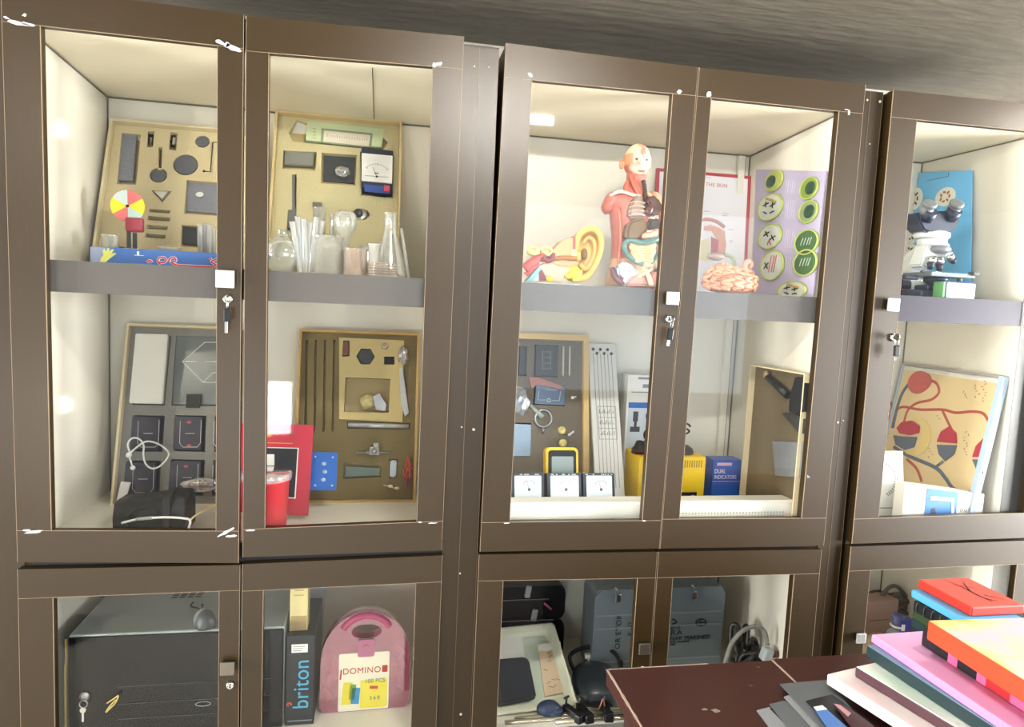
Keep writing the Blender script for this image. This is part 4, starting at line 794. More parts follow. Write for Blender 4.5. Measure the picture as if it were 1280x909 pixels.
m = MB(); m.prism([ep(x, y)[::2] for x, y in ((712, 313), (718, 312), (720, 322), (713, 324))], -.014, .030); m.build('fat_block', PALEY, ear)
m = MB(); m.tube([ep(690, 324, -.010), ep(700, 322.5, -.013), ep(714, 323, -.012), ep(724, 322, -.006)], [.004, .005, .006, .006], n=10); m.build('ear_canal', mat('canal_tan', 'a9713f', .5), ear)  # darker tan tube for the canal
m = MB(); m.prism([ep(x, y)[::2] for x, y in ((688, 326), (704, 326), (722, 326), (720, 337), (712, 344), (700, 351), (684, 351.5), (676, 342), (672, 333))], -.006, .034); m.build('bone_block', PALEP, ear)
m = MB(); m.prism([ep(x, y)[::2] for x, y in ((688, 328), (704, 325.5), (722, 328), (718, 334), (700, 333))], -.010, .030); m.build('lower_canal', SKINP, ear)
m = MB(); m.ell(ep(717, 341, -.004), (.015, .016, .018)); m.prism([ep(x, y)[::2] for x, y in ((713, 336), (726, 338), (725, 351), (714, 351.5))], -.014, .010); m.build('yellow_gland', YEL, ear)
for x, y, r in ((708, 345.5, .0095), (685, 349, .0095)):
    m = MB(); m.ell(ep(x, y, -.016), (r, r*.9, r*.75)); m.build('yellow_ball', YEL, ear)
m = MB(); m.ell(ep(667, 316, 0), (.016, .014, .009)); m.ell(ep(662, 313, 0), (.008, .01, .008)); m.ell(ep(681, 316, 0), (.012, .012, .009)); m.tube([ep(676, 312, -.012), ep(682, 309, -.014), ep(688, 314, -.014), ep(683, 319, -.013)], .003, closed=True); m.tube([ep(660, 315, -.012), ep(663, 309, -.014), ep(670, 311, -.014), ep(668, 318, -.012)], .003, closed=True); m.build('inner_ear_canals', PALEY, ear)
m = MB(); m.tube([ep(690, 317, -.012), ep(688, 324, -.014), ep(682, 327, -.015), ep(678, 323, -.015), ep(676, 328, -.014)], [.006, .006, .005, .005, .004], n=9); m.build('ear_bones', DREDM, ear)
m = MB(); m.tube([ep(656, 337, -.006), ep(664, 330, -.008), ep(672, 323, -.009), ep(680, 321, -.009)], [.014, .013, .009, .006], n=12); m.tube([ep(656, 344, -.010), ep(664, 337, -.012), ep(672, 330, -.013)], [.006, .006, .004]); m.build('muscle_strand', MRED, ear)
m = MB(); m.prism([ep(x, y)[::2] for x, y in ((657, 351.5), (673, 333), (676, 336), (664, 351.5))], -.012, .02); m.build('teal_wedge', TEAL, ear)
m = MB(); m.prism([ep(x, y)[::2] for x, y in ((672, 334), (675, 335), (681, 346), (681, 351.5), (673, 351.5))], -.010, .02); m.build('red_wedge', DREDM, ear)
m = MB(); m.prism([ep(x, y)[::2] for x, y in ((664, 351.5), (673, 338), (673, 351.5))], -.008, .02); m.build('pale_wedge', mat('pale_base', 'c9d3d3', .3), ear)
m = MB(); m.prism([ep(x, y)[::2] for x, y in ((694, 320), (704, 300), (708, 298), (704, 308), (698, 318))], .004, .02); m.build('temporal_ridge', PALEY, ear)

# ---- torso model
ty = .15; t0 = base(797, 358, ty, UPB); K = (UY(850, 270, ty)-UY(750, 270, ty)).length/100*.985
torso = thing('torso_model', 'anatomical human torso model with open chest and skinless half face', 'anatomical model', T(*t0, -.04))
def tp(px, py, dy=0): p = UY(px, py, ty); return (p.x-t0.x, dy, max(p.z-UPB, .0003))
MUSC = mat('muscle_red', 'c9776c', .4, vary=.25, scale=60, stretch=(6, 1, 1)); FLESH = mat('torso_flesh', 'dfb896', .42, vary=.04); BONEW = mat('bone_white', 'e5dccb', .42, vary=.05)
def body_secs(n=40):
    S_ = [(358, 791, 33, .050), (350, 791.5, 33.5, .052), (340, 792, 31, .053), (325, 792, 28, .052), (310, 792, 27, .052), (298, 792.5, 27, .054), (284, 793, 28.5, .057), (270, 793, 30, .058), (260, 792.5, 33, .055), (252, 792, 36, .048), (246, 792, 33, .042), (242, 792.5, 24, .036), (238.5, 793.5, 15, .032), (233, 794.5, 11.5, .029), (226, 795, 11, .028), (219, 795.5, 11.5, .029)]
    R = []
    for py, cx, hw, ry in S_:
        x, _, z = tp(cx, py); R.append([(x+hw*K*math.cos(2*PI*k/n), ry*math.sin(2*PI*k/n)*(1 if math.sin(2*PI*k/n) > 0 else .9), z) for k in range(n)])
    return R
m = MB(); m.rings(body_secs()); 
# shoulder stumps as part of the same skin
for f in m.bm.faces:
    cx = f.calc_center_median().x; cz = f.calc_center_median().z
    f.material_index = 1 if (cx > .004 or cz < tp(770, 318)[2]) else 0
shell = m.build('torso_shell', [MUSC, FLESH], torso)
m = MB(); m.rings([[(tp(cx, cy)[0], 0+.030*q*math.sin(a), tp(cx, cy)[2]+h*q*math.cos(a)) for a in [2*PI*k/18 for k in range(18)]] for cx, cy, q, h in ((772, 252, 1.0, .024), (764, 253, 1.05, .025), (758, 256, .95, .025), (754.5, 258, .6, .018), (753.5, 259, .1, .01))]); m.build('shoulder_muscle', MUSC, torso)
m = MB(); m.rings([[(tp(cx, cy)[0], 0+.030*q*math.sin(a), tp(cx, cy)[2]+h*q*math.cos(a)) for a in [2*PI*k/18 for k in range(18)]] for cx, cy, q, h in ((812, 252, 1.0, .026), (819, 254, 1.0, .027), (825, 258, .9, .026), (828, 260, .5, .016), (828.5, 261, .1, .006))]); m.build('shoulder_stump', FLESH, torso)
# collar bones, neck muscles, windpipe
m = MB(); m.tube([tp(760, 246, -.022), tp(771, 242, -.036), tp(784, 247, -.044), tp(794, 249, -.044)], [.004, .0045, .004, .005]); m.build('collar_bone', BONEW, torso)
for a, b in (((784, 222), (793, 248)), ((788, 224), (796, 247)), ((781, 228), (776, 244))):
    m = MB(); m.tube([tp(*a, -.026), tp((a[0]+b[0])/2-1, (a[1]+b[1])/2, -.032), tp(*b, -.040)], [.0035, .006, .004]); m.build('neck_muscle', mat('neck_red', 'c0604f', .4, vary=.2, scale=80), torso)
m = MB(); m.tube([tp(799, 228, -.030), tp(800, 240, -.036), tp(799, 250, -.046), tp(798, 268, -.056)], .0052); 
for k in range(8): 
    a = tp(799.6, 230+k*3.2, -.0315-k*.0022); m.ell(a, (.0062, .0062, .0022), n=12)
m.build('windpipe', mat('dark_windpipe', '4d4038', .45), torso)
# head: one continuous surface with brow, nose, lips and chin, half skinless
def blotm(name, c1, c2, sc):
    m_ = mat(name, c1, .4); nt = m_.node_tree; nz = [n for n in nt.nodes if n.type == 'TEX_NOISE'][0]; nz.inputs['Scale'].default_value = sc; nz.inputs['Detail'].default_value = 3
    r = nt.nodes.new('ShaderNodeValToRGB'); nt.links.new(nz.outputs['Fac'], r.inputs[0]); e = r.color_ramp.elements; e[0].position = .42; e[1].position = .58; e[0].color = (*lin(c1), 1); e[1].color = (*lin(c2), 1)
    nt.links.new(r.outputs[0], nt.nodes['Principled BSDF'].inputs['Base Color']); return m_
hc = Vector(tp(796.5, 203)); m = MB(); bmesh.ops.create_uvsphere(m.bm, u_segments=36, v_segments=26, radius=1)
def headpt(v):
    x, y, z = v; w_ = 1.0
    if z < 0: w_ = 1-.30*(-z)**1.6
    X = .0335*x*w_; Yy = .040*y*(1 if y > 0 else 1-.05*max(0, -z)); Zz = .0445*z
    front = max(0, -y)**2
    def bump(cx, cz, sx, sz_): return math.exp(-((x-cx)/sx)**2-((z-cz)/sz_)**2)*front
    Yy -= .010*bump(0, -.22, .14, .22) + .004*bump(0, -.36, .2, .10) + .004*bump(0, .16, .6, .10) + .004*bump(0, -.60, .24, .06) + .003*bump(0, -.70, .26, .05) + .006*bump(0, -.92, .3, .14)
    Yy += .006*bump(.36, .02, .17, .11) + .006*bump(-.36, .02, .17, .11) + .003*bump(0, -.655, .22, .03)
    return Vector((X, Yy, Zz))
for v in m.bm.verts: v.co = headpt(v.co)+hc
for f in m.bm.faces:
    c = f.calc_center_median()-hc; f.smooth = True
    if c.x > .010: f.material_index = 1
    elif c.z > .016: f.material_index = 1 if c.x < -.006 else 0
    else: f.material_index = 0 if (c.x > -.022 or c.z < -.012) else 2
m.build('head', [blotm('face_muscle', 'c4705f', 'ead2bd', 34), mat('scalp_cream', 'e3cfae', .42, vary=.08), mat('temple_orange', 'd89a76', .42, vary=.2, scale=60)], torso)
for sx, nm in ((-1, 0), (1, 1)):
    m = MB(); m.ell(hc+Vector((sx*.0125, -.0335, .001)), (.0042, .003, .0030)); m.i = 1; m.ell(hc+Vector((sx*.0125, -.0362, .001)), (.0020, .001, .0020), n=12); m.build('eye', [mat('eye_rose', '9a6a5c', .4), mat('iris_brown', '4a2d26', .4)], torso)
    m = MB(); e_ = hc+Vector((sx*.034, .006, -.006)); m.ell(e_, (.004, .007, .011)); m.tube([e_+Vector((sx*.002, -.006, -.009)), e_+Vector((sx*.004, .002, -.010)), e_+Vector((sx*.005, .008, .001)), e_+Vector((sx*.004, .004, .010)), e_+Vector((sx*.002, -.005, .008))], .0022); m.build('ear', [mat('temple_orange', 'd89a76', .42), FLESH][nm], torso)
m = MB(); m.tube([hc+Vector((-.009, -.0385, -.0275)), hc+Vector((0, -.0425, -.0285)), hc+Vector((.009, -.0385, -.0275))], [.0012, .0022, .0012], n=8); m.build('mouth', mat('lip_red', 'a84a48', .4), torso)
for k in range(5):
    m = MB(); x = .012+k*.0045; m.tube([hc+Vector((x*.9, -.034+k*.0035, .010)), hc+Vector((x, -.030+k*.005, .022)), hc+Vector((x*.8, -.022+k*.005, .034))], .0007, n=6); m.build('head_vessel', mat('vessel_blue', '6f7a86', .5), torso)
# organs standing in the opened front
LUNG = mat('lung_grey', '8f7a6e', .4, vary=.15, scale=50); LUNGD = mat('lung_dark', '5f4c44', .35, vary=.15, scale=50)
m = MB(); m.prism([tp(x, y)[::2] for x, y in ((776, 276), (777, 262), (783, 251), (790, 246), (796, 252), (797, 276))], -.062, -.030); bmesh.ops.bevel(m.bm, geom=m.bm.edges[:], offset=.006, segments=3, affect='EDGES'); m.build('lung', LUNG, torso, label='brownish grey lung')
m = MB(); m.prism([tp(x, y)[::2] for x, y in ((800, 272), (799, 254), (804, 247), (812, 251), (818, 262), (818, 270), (812, 269), (806, 276))], -.062, -.028); bmesh.ops.bevel(m.bm, geom=m.bm.edges[:], offset=.006, segments=3, affect='EDGES'); m.build('lung', LUNGD, torso, label='dark brown lung')
for k in range(4):
    m = MB(); m.tube([tp(777+k*.3, 258+k*5, -.058), tp(785, 256+k*5, -.064), tp(796, 258+k*5, -.062)], .0011, n=6); m.build('rib_line', PALEP, torso)
m = MB(); m.ell(tp(801, 266, -.060), (.010, .008, .013), R=Euler((0, .4, 0)).to_matrix()); m.tube([tp(798, 258, -.064), tp(800, 254, -.066), tp(803, 258, -.066)], .003); m.build('heart', mat('heart_dark', '5d3a36', .35), torso)
m = MB(); m.prism([tp(x, y)[::2] for x, y in ((771, 303), (772, 288), (777, 279), (790, 275), (798, 277), (800, 288), (795, 296), (785, 300), (777, 305))], -.072, -.034); bmesh.ops.bevel(m.bm, geom=m.bm.edges[:], offset=.008, segments=3, affect='EDGES'); m.build('liver', mat('liver_olive', '6b5230', .22, vary=.25, scale=30), torso)
m = MB(); m.prism([tp(x, y)[::2] for x, y in ((799, 290), (799, 278), (806, 275), (815, 279), (816, 286), (809, 291))], -.070, -.034); bmesh.ops.bevel(m.bm, geom=m.bm.edges[:], offset=.007, segments=3, affect='EDGES'); m.build('stomach', mat('stomach_dark', '4b4034', .22), torso)
m = MB(); m.tube([tp(792, 298, -.062), tp(800, 297, -.066), tp(810, 293, -.062)], [.006, .008, .006]); m.build('pancreas', mat('pancreas_pink', 'd8a98d', .4), torso)
m = MB(); m.tube([tp(794, 332, -.060), tp(784, 328, -.062), tp(775, 320, -.062), tp(771, 309, -.062), tp(777, 303, -.066), tp(790, 306, -.070), tp(803, 304, -.070), tp(811, 302, -.066), tp(814, 312, -.062), tp(809, 324, -.060), tp(803, 330, -.060)], [.005, .006, .0062, .0062, .0065, .007, .007, .0065, .006, .0055, .005], n=10); m.build('large_bowel', mat('bowel_teal', '587a74', .35, vary=.15, scale=80), torso)
m = MB(); P = []
for j in range(7):
    y = 308+j*3.2; xs = (778+j*.8, 786, 794, 802, 808-j*.8) if j % 2 == 0 else (808-j*.8, 802, 794, 786, 778+j*.8)
    P += [tp(x, y+(1 if i % 2 else -1), -.062-.003*(i % 2)) for i, x in enumerate(xs)]
m.tube(P, .0044, n=8, smooth=4); m.build('small_bowel', mat('bowel_peach', 'dcab82', .4, vary=.12, scale=70), torso)
# hips: pale drape, bones and dark block at the base
PALEB = mat('drape_blue', 'b9cdd8', .45, vary=.05)
m = MB(); m.prism([tp(x, y)[::2] for x, y in ((763, 334), (772, 328), (784, 334), (790, 346), (784, 358), (766, 358))], -.060, -.030); bmesh.ops.bevel(m.bm, geom=m.bm.edges[:], offset=.005, segments=2, affect='EDGES'); m.build('pale_hip', PALEB, torso, label='pale blue hip surface')
m = MB(); m.tube([tp(760, 336, -.040), tp(761, 345, -.050), tp(766, 352, -.056), tp(771, 356, -.056)], [.006, .008, .008, .006]); m.tube([tp(765, 346, -.060), tp(770, 350, -.062)], .004); m.build('hip_muscle', mat('hip_mauve', '7d5560', .4, vary=.2), torso)
m = MB(); m.prism([tp(x, y)[::2] for x, y in ((775, 351), (784, 344), (794, 345), (800, 358), (772, 358))], -.068, -.045); bmesh.ops.bevel(m.bm, geom=m.bm.edges[:], offset=.005, segments=2, affect='EDGES'); m.build('pink_groin', mat('groin_pink', 'd19a90', .4), torso)
m = MB(); m.tube([tp(786, 349, -.062), tp(795, 343, -.066), tp(804, 337, -.062)], [.003, .005, .003]); m.tube([tp(795, 338, -.064), tp(799, 347, -.070), tp(802, 357, -.068)], [.004, .006, .006]); m.build('pubic_bone', mat('bone_cream', 'e0d6a4', .4), torso)
m = MB(); m.prism([tp(x, y)[::2] for x, y in ((803, 344), (808, 340), (816, 343), (816, 358), (802, 358))], -.064, -.04); bmesh.ops.bevel(m.bm, geom=m.bm.edges[:], offset=.004, segments=2, affect='EDGES'); m.build('pink_thigh', mat('thigh_rose', 'c98f7d', .4), torso)
m = MB(); m.prism([tp(x, y)[::2] for x, y in ((808, 344), (814, 337), (823, 336), (824, 358), (817, 357))], -.058, -.02); m.build('blue_hip_block', mat('hip_slate', '46546d', .45), torso)
m = MB(); m.tube([tp(768, 262, -.040), tp(769, 280, -.046), tp(769, 300, -.046), tp(768, 318, -.042), tp(767, 332, -.040)], .0035, n=8, flatx=.7); m.build('chest_edge', mat('edge_orange', 'd07a5c', .45), torso)
m = MB(); m.tube([tp(818, 262, -.036), tp(817, 282, -.042), tp(817, 302, -.042), tp(818, 322, -.040), tp(820, 336, -.038)], .0032, n=8, flatx=.7); m.build('cut_edge', mat('cut_rose', 'b8676a', .45), torso)

# ---- framed skin chart leaning at the back
fs = Frame(set_z(UY(815, 362, .385), UPB), set_z(UY(932, 368, .385), UPB), UY(815, 209.5, .405)); sc = thing('skin_chart', 'red framed chart lettered THE SKIN leaning on the back panel', 'poster', fs.M)
Wc, Hc = fs.w, fs.h; r_ = .0085
m = MB(); m.b2((r_, .002, r_), (Wc-r_, .008, Hc-r_)); m.build('sheet', mat('chart_white', 'e6e4ea', .5, vary=.02), sc)
m = MB(); m.b2((0, 0, 0), (r_, .010, Hc)); m.b2((Wc-r_, 0, 0), (Wc, .010, Hc)); m.b2((r_, 0, 0), (Wc-r_, .010, r_)); m.b2((r_, 0, Hc-r_), (Wc-r_, .010, Hc)); m.build('frame', mat('frame_red', 'b3404a', .4), sc)
a = fs.px(896, 231.5, 0); text('title', 'THE SKIN', .0155, mat('title_rose', 'c06f78', .5), sc, T(a[0], .0016, a[1]), .0003, bold=.0003)
def fp(*pts): return fs.poly(pts, 0)
m = MB(); A_ = [fs.px(x, y, 0) for x, y in ((874, 276), (884, 274), (896, 277), (906, 284))]; m.tube([(u, .0012, v) for u, v in A_], .005, n=8, flatx=.3); m.build('pictured_skin_layer', mat('layer_rose', 'c48a84', .5), sc)
m = MB(); m.prism(fp((880, 283), (888, 281), (898, 284), (906, 289), (908, 306), (906, 322), (896, 322), (897, 300), (890, 289), (880, 288)), .0008, .0018); m.build('pictured_tissue', mat('tissue_peach', 'd3a18f', .5, vary=.2, scale=160), sc)
m = MB(); m.prism(fp((889, 296), (898, 300), (897, 322), (889, 324)), .0005, .0018); m.build('pictured_hair_root', mat('root_red', 'b36f73', .5), sc)
m = MB(); m.prism(fp((872, 302), (888, 297), (888, 326), (872, 326)), .0010, .0019); m.build('pictured_fat', mat('fat_cream', 'dcd5b6', .5), sc)
m = MB()
for k, (x, y, w_) in enumerate(((903, 267, 10), (903, 269.5, 8), (912, 301, 6), (912, 303, 5), (882, 222, 8), (880, 264, 9), (911, 287, 8))): q = fs.px(x, y, 0); m.b2((q[0], .0014, q[1]), (q[0]+w_*K, .0019, q[1]+.0012))
m.build('caption_lines', mat('caption_grey', '9c97a6', .6), sc)

# ---- brain model
from mathutils import noise as NZ
b0 = base(911, 363, .10, UPB); K2 = (UY(950, 340, .10)-UY(850, 340, .10)).length/100
brain = thing('brain_model', 'peach pink folded brain-like organ model on the shelf', 'anatomical model', T(*b0))
m = MB(); bmesh.ops.create_icosphere(m.bm, subdivisions=5, radius=1)
for v in m.bm.verts:
    p = v.co.copy(); q = p*3.6; n1 = NZ.noise(q+Vector((3, 1, 7))); n2 = NZ.noise(q*1.9+Vector((9, 2, 4)))
    rdg = 1-abs(n1)*2.6; rdg2 = 1-abs(n2)*2.6
    wv = abs(math.sin(7.5*(p.x+.55*n1+.3*n2)+3*p.z))*.5+abs(math.sin(8*(p.z+.6*n2)-2.5*p.x+2*n1))*.5
    s_ = 1-.10*max(0, rdg)**2-.20*(1-wv)**1.5
    up = 1+.22*math.exp(-((p.x+.62)/.4)**2)-.10*math.exp(-((p.x-.25)/.22)**2)
    z = p.z*.046*s_*(up if p.z > 0 else .60); v.co = Vector((p.x*34.5*K2*s_, p.y*.050*s_, max(z+.026, .0005)))
for f in m.bm.faces: f.smooth = True
bm_m = mat('brain_peach', 'dc9c7c', .36, vary=.2, scale=30); m.build('brain_body', bm_m, brain)
random.seed(13)
for j in range(6):
    m = MB(); P = []; th0 = -1.25+.42*j
    for i in range(15):
        ph = -.55+1.75*i/14; th = th0+.20*math.sin(i*1.9+j*1.3)
        rx, ry, rz = 34.0*K2, .048, .041*(1+.22*math.exp(-((math.sin(th)+.62)/.4)**2)) if ph > 0 else .030
        P.append((rx*math.sin(th)*math.cos(ph*.8), -ry*math.cos(th)*math.cos(ph), .026+rz*math.sin(ph)))
    m.tube(P, [.0046+.0012*math.sin(i*1.3+j) for i in range(15)], n=8, smooth=3); m.build('brain_fold', bm_m, brain)
def bp_(px, py, dy): p = UY(px, py, .10); return (p.x-b0.x, dy, max(p.z-UPB, .001))
m = MB(); m.ell(bp_(893, 321, -.008), (.022, .016, .010)); m.build('grey_lobe', mat('lobe_grey', '8d7a72', .4), brain)
m = MB(); m.tube([bp_(926, 340, -.02), bp_(926, 330, -.022), bp_(931, 327, -.02), bp_(935, 331, -.018), bp_(931, 336, -.024)], [.005, .006, .006, .005, .004]); m.build('stem', mat('stem_rose', 'd89a7c', .4), brain)
m = MB(); m.tube([bp_(905, 318, .004), bp_(913, 321, -.002), bp_(917, 330, -.006), bp_(914, 342, -.012)], .0038); m.build('green_strand', mat('olive_strand', '8d9d72', .4), brain)
m = MB(); m.tube([bp_(884, 349, -.046), bp_(896, 345, -.052), bp_(908, 343, -.052), bp_(918, 346, -.048)], .0018); m.build('dark_fold', mat('fold_brown', '9c5f48', .5), brain)

# ---- cell division chart along the right side panel
PX = 1.040
c_bl = Vector((PX, UX(939, 366, PX).y, UPB)); c_br = Vector((PX, .040, UPB)); ztop = UX(990, 212, PX).z
fc = Frame(c_bl, c_br, Vector((PX+.008, c_bl.y, ztop)))
cd = thing('cell_chart', 'lilac chart with nine green ringed cells leaning on the side panel', 'chart', fc.M)
m = MB(); a_, b_ = fc.px(945, 212, 0), fc.px(1034, 214, 0); m.prism([(0, 0), (fc.w, 0), (fc.w, b_[1]), (a_[0], a_[1])], 0, .004); m.build('board', mat('lilac_board', 'b3abc6', .45, vary=.04), cd)
def cell(px, py, rx, ry, fill, dark=None, kind=0):
    cu, cv = fc.px(px, py, 0); ru = abs(fc.px(px+rx, py, 0)[0]-fc.px(px-rx, py, 0)[0])/2; rv = abs(fc.px(px, py+ry, 0)[1]-fc.px(px, py-ry, 0)[1])/2
    m = MB(); n = 30
    m.rings([[(cu+ru*q*math.cos(2*PI*k/n), y, cv+rv*q*math.sin(2*PI*k/n)) for k in range(n)] for q, y in ((1, -.0002), (1, -.005), (.95, -.007), (.89, -.005), (.87, -.003))]); ring = m.build('cell_ring', mat('cell_lime', 'b4c06a', .35), cd)
    m = MB(); m.prism([(cu+ru*.88*math.cos(2*PI*k/n), cv+rv*.88*math.sin(2*PI*k/n)) for k in range(n)], -.0040, -.0031); m.build('cell_fill', mat('cell_'+fill, fill, .4, vary=.06), cd)
    m = MB()
    def bar(x, y, a, l=.42, th=.0016): 
        dx, dz = ru*l*math.cos(a), rv*l*math.sin(a); m.tube([(cu+ru*x-dx/2, -.005, cv+rv*y-dz/2), (cu+ru*x, -.0055, cv+rv*y+.0005), (cu+ru*x+dx/2, -.005, cv+rv*y+dz/2)], th, n=6, smooth=2)
    if kind == 0:
        for x, y in ((-.3, .25), (.25, .1)): bar(x, y, .3); bar(x, y, 1.6)
        bar(-.3, -.35, -.6, .35); bar(.25, -.4, .3, .3)
        m.build('chromosome', BLACKM, cd); m = MB(); bar(.1, .48, -.5, .9, .003); m.build('amber_arc', mat('cell_amber', 'c09a3a', .4), cd)
    elif kind == 1:
        for x, y in ((-.25, .22), (.3, -.15)): bar(x, y, .5, .5); bar(x, y, 2.1, .5)
        m.build('chromosome', BLACKM, cd); m = MB(); bar(.0, -.45, 1.2, .4); bar(.12, -.5, 2.0, .4); m.build('red_chromosome', mat('chrom_red', 'b8565e', .4), cd)
    elif kind == 2:
        bar(-.45, .0, .8, .5); bar(-.45, .0, 2.2, .5); m.build('chromosome', BLACKM, cd); m = MB()
        for x in (-.12, .12, .3): bar(x, .1, 1.45, 1.1, .0014)
        m.build('red_chromosome', mat('chrom_red', 'b8565e', .4), cd)
    elif kind == 3:
        m.ell((cu+ru*(dark or 0), -.004, cv), (ru*.55, .004, rv*.58)); m.build('nucleus', mat('nucleus_green', '21452f', .35), cd)
    elif kind == 4:
        for x in (-.3, -.05, .2, .4): bar(x, .05, 1.3, .6)
        m.build('chromosome', mat('chrom_pale', 'a9b8a5', .4), cd)
q = lambda x, y: (850+x/4.54, 180+y/4.54)
cell(*q(540, 210), 11, 13, 'a9b25c', -.35, 3); cell(*q(515, 360), 15.5, 17, 'c9cfc4', None, 0); cell(*q(515, 525), 14.5, 16, 'c9cfc4', None, 1); cell(*q(527, 690), 14.5, 19, 'c9cfc4', None, 2)
cell(*q(738, 252), 11.5, 14, '7f9a3e', .15, 3); cell(*q(734, 385), 12, 14.5, '8a9d6d', .1, 3); cell(*q(722, 558), 15, 16, '3d6230', None, 4); cell(*q(716, 675), 15, 17, '3d6230', None, 4); cell(*q(640, 830), 18, 11.5, 'c9cfc4', None, 0)
m = MB()
for j, (y0, y1) in enumerate(((205, 280), (320, 420), (490, 590), (640, 740))):
    for k in range(5): a = fc.px(*q(605+k*12, y0), 0); b = fc.px(*q(605+k*12, y1), 0); m.b2((a[0], -.0005, min(a[1], b[1])), (a[0]+.0014, -.0001, max(a[1], b[1])))
m.build('text_lines', mat('chart_pale_line', 'd8d4e2', .5), cd)
# ================================================================ cabinet B, middle level
KF = mat('umber_foam', '6e655a', .85, vary=.1, scale=250, bump=.25)
f5 = Frame(set_z(UY(592, 628, .30), MID), set_z(UY(736, 627, .30), MID), UY(596, 414, .385))
def P5(*pts): return f5.poly(pts, .016)
h5 = [P5((647, 433), (659, 433), (658, 470), (646, 470)), P5((668, 431), (698, 432), (697, 472), (667, 471)), P5((668, 480), (707, 482), (706, 508), (666, 506)), P5((642, 528), (664, 529), (663, 571), (641, 571))]
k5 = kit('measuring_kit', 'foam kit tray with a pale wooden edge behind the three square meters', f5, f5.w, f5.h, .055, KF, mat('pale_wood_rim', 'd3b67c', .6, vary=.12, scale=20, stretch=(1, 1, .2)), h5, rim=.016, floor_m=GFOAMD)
flatpiece(f5, [(649, 434), (658, 434), (657, 469), (648, 469)], F, .010, 'dark_module', 'narrow black module at the left edge of the wooden-edged kit', 'module', DGREY, .001)
dm_ = flatpiece(f5, [(669, 432), (697, 433), (696, 471), (668, 470)], F, .010, 'circuit_board', 'black circuit module with a pale line diagram at the top of the wooden-edged kit', 'module', DGREY, .001)
l = MB(dm_.matrix_world.inverted() @ f5.M); o2 = F-.010
for k in range(4): ln(l, f5, [(676, 440+k*7), (690, 440+k*7)], o2, .0007)
ln(l, f5, [(678, 440), (678, 461)], o2, .0007); ln(l, f5, [(688, 440), (688, 461)], o2, .0007); l.build('white_trace', mat('trace_grey', '9aa3a0', .5), dm_)
for k, x in enumerate((704, 712)):
    a = f5.px(x, 433, .015); b = f5.px(x-.5, 470, .015); m = MB(); m.cone((0, 0, 0), (b[0]-a[0], 0, b[1]-a[1]), .0028, n=10); o = m.build('glass_stick', mat('pale_stick', 'c8c4b2', .25)); o.matrix_world = f5.at(a[0], a[1], .012); tag(o, 'thin pale upright stick in the wooden-edged kit, %s of two' % ('left', 'right')[k], 'stick', 'pale sticks')
flatpiece(f5, [(660, 472), (672, 472), (700, 482), (704, 488), (672, 480), (664, 486)], .0155, .008, 'red_strip', 'dull red strip of wrap lying across the wooden-edged kit', 'strip', mat('dull_red', 'a5655a', .35, vary=.2), .001)
bo = flatpiece(f5, [(669, 481), (706, 483), (705, 507), (667, 505)], F, .014, 'lamp_module', 'blue grey module with a white lamp symbol in the wooden-edged kit', 'module', mat('steel_blue', '5f7391', .3), .001)
l = MB(bo.matrix_world.inverted() @ f5.M); o2 = F-.014; ln(l, f5, [(674, 488), (672, 500), (682, 500)], o2, .0009); ln(l, f5, [(690, 501), (699, 501), (701, 489)], o2, .0009); c_ = f5.px(686, 500.5, o2); l.tube([(c_[0]+.005*math.cos(a*PI/6), o2, c_[1]+.005*math.sin(a*PI/6)) for a in range(12)], .0009, n=6, smooth=1, closed=True); ln(l, f5, [(682, 487), (696, 488)], o2, .0006); l.build('lamp_symbol', PAPER, bo)
# magnifier / ring on a stem
m = MB(); R1 = sz(f5, 10.5); m.tube([(R1*math.cos(a*PI/10), 0, R1*math.sin(a*PI/10)) for a in range(20)], .0036, n=10, smooth=2, closed=True); m.cone((0, 0, -R1), (0, 0, -R1-.018), .0035); m.i = 1; m.cone((-.002, .001, .002), (-.036, .004, .036), .008, .005)
single(f5, 679, 523, 'ring_magnifier', 'round steel-rimmed magnifier lying on the foam of the wooden-edged kit', 'magnifier', m, [STEEL, mat('frosted_grip', '9aa5a0', .3)], .012)
crumple(f5, 650, 502, .016, .026, .042, .014, clear('film_wrap', (.9, .92, .95), .18, .25, 'b9c3cf', .15), 'clear_wrap', 'crumpled clear wrap over the left part of the wooden-edged kit', 'wrap', 6)
flatpiece(f5, [(641, 530), (663, 531), (662, 570), (640, 570)], F, .016, 'blue_packet', 'pale blue packet in the lower left of the wooden-edged kit', 'packet', mat('packet_blue', '8fa5bd', .35, vary=.15, scale=40), .001)
for k, (x, y) in enumerate(((702, 538), (703, 554))):
    m = MB(); m.lathe([(.0115, 0), (.0115, -.006), (.009, -.008), (.004, -.0085), (.001, -.006)], axis=(0, 1, 0)); single(f5, x, y, 'brass_disc', 'yellow round disc on the foam of the wooden-edged kit, the %s of two' % ('upper', 'lower')[k], 'disc', m, mat('butter_disc', 'cfc277', .4), .0155)
m = MB(); m.cone((-.006, 0, -.004), (.008, 0, .006), .0025); m.ell((-.006, 0, -.004), (.004, .004, .004)); single(f5, 714, 542, 'white_plug', 'small white plug beside the two yellow discs', 'plug', m, WHITE, .011)
m = MB(); m.ell((0, 0, 0), (.006, .004, .005)); m.cone((0, 0, 0), (.010, 0, .003), .002); single(f5, 716, 497, 'white_clip', 'small white clip at the right edge of the lamp-symbol module', 'clip', m, WHITE, .011)
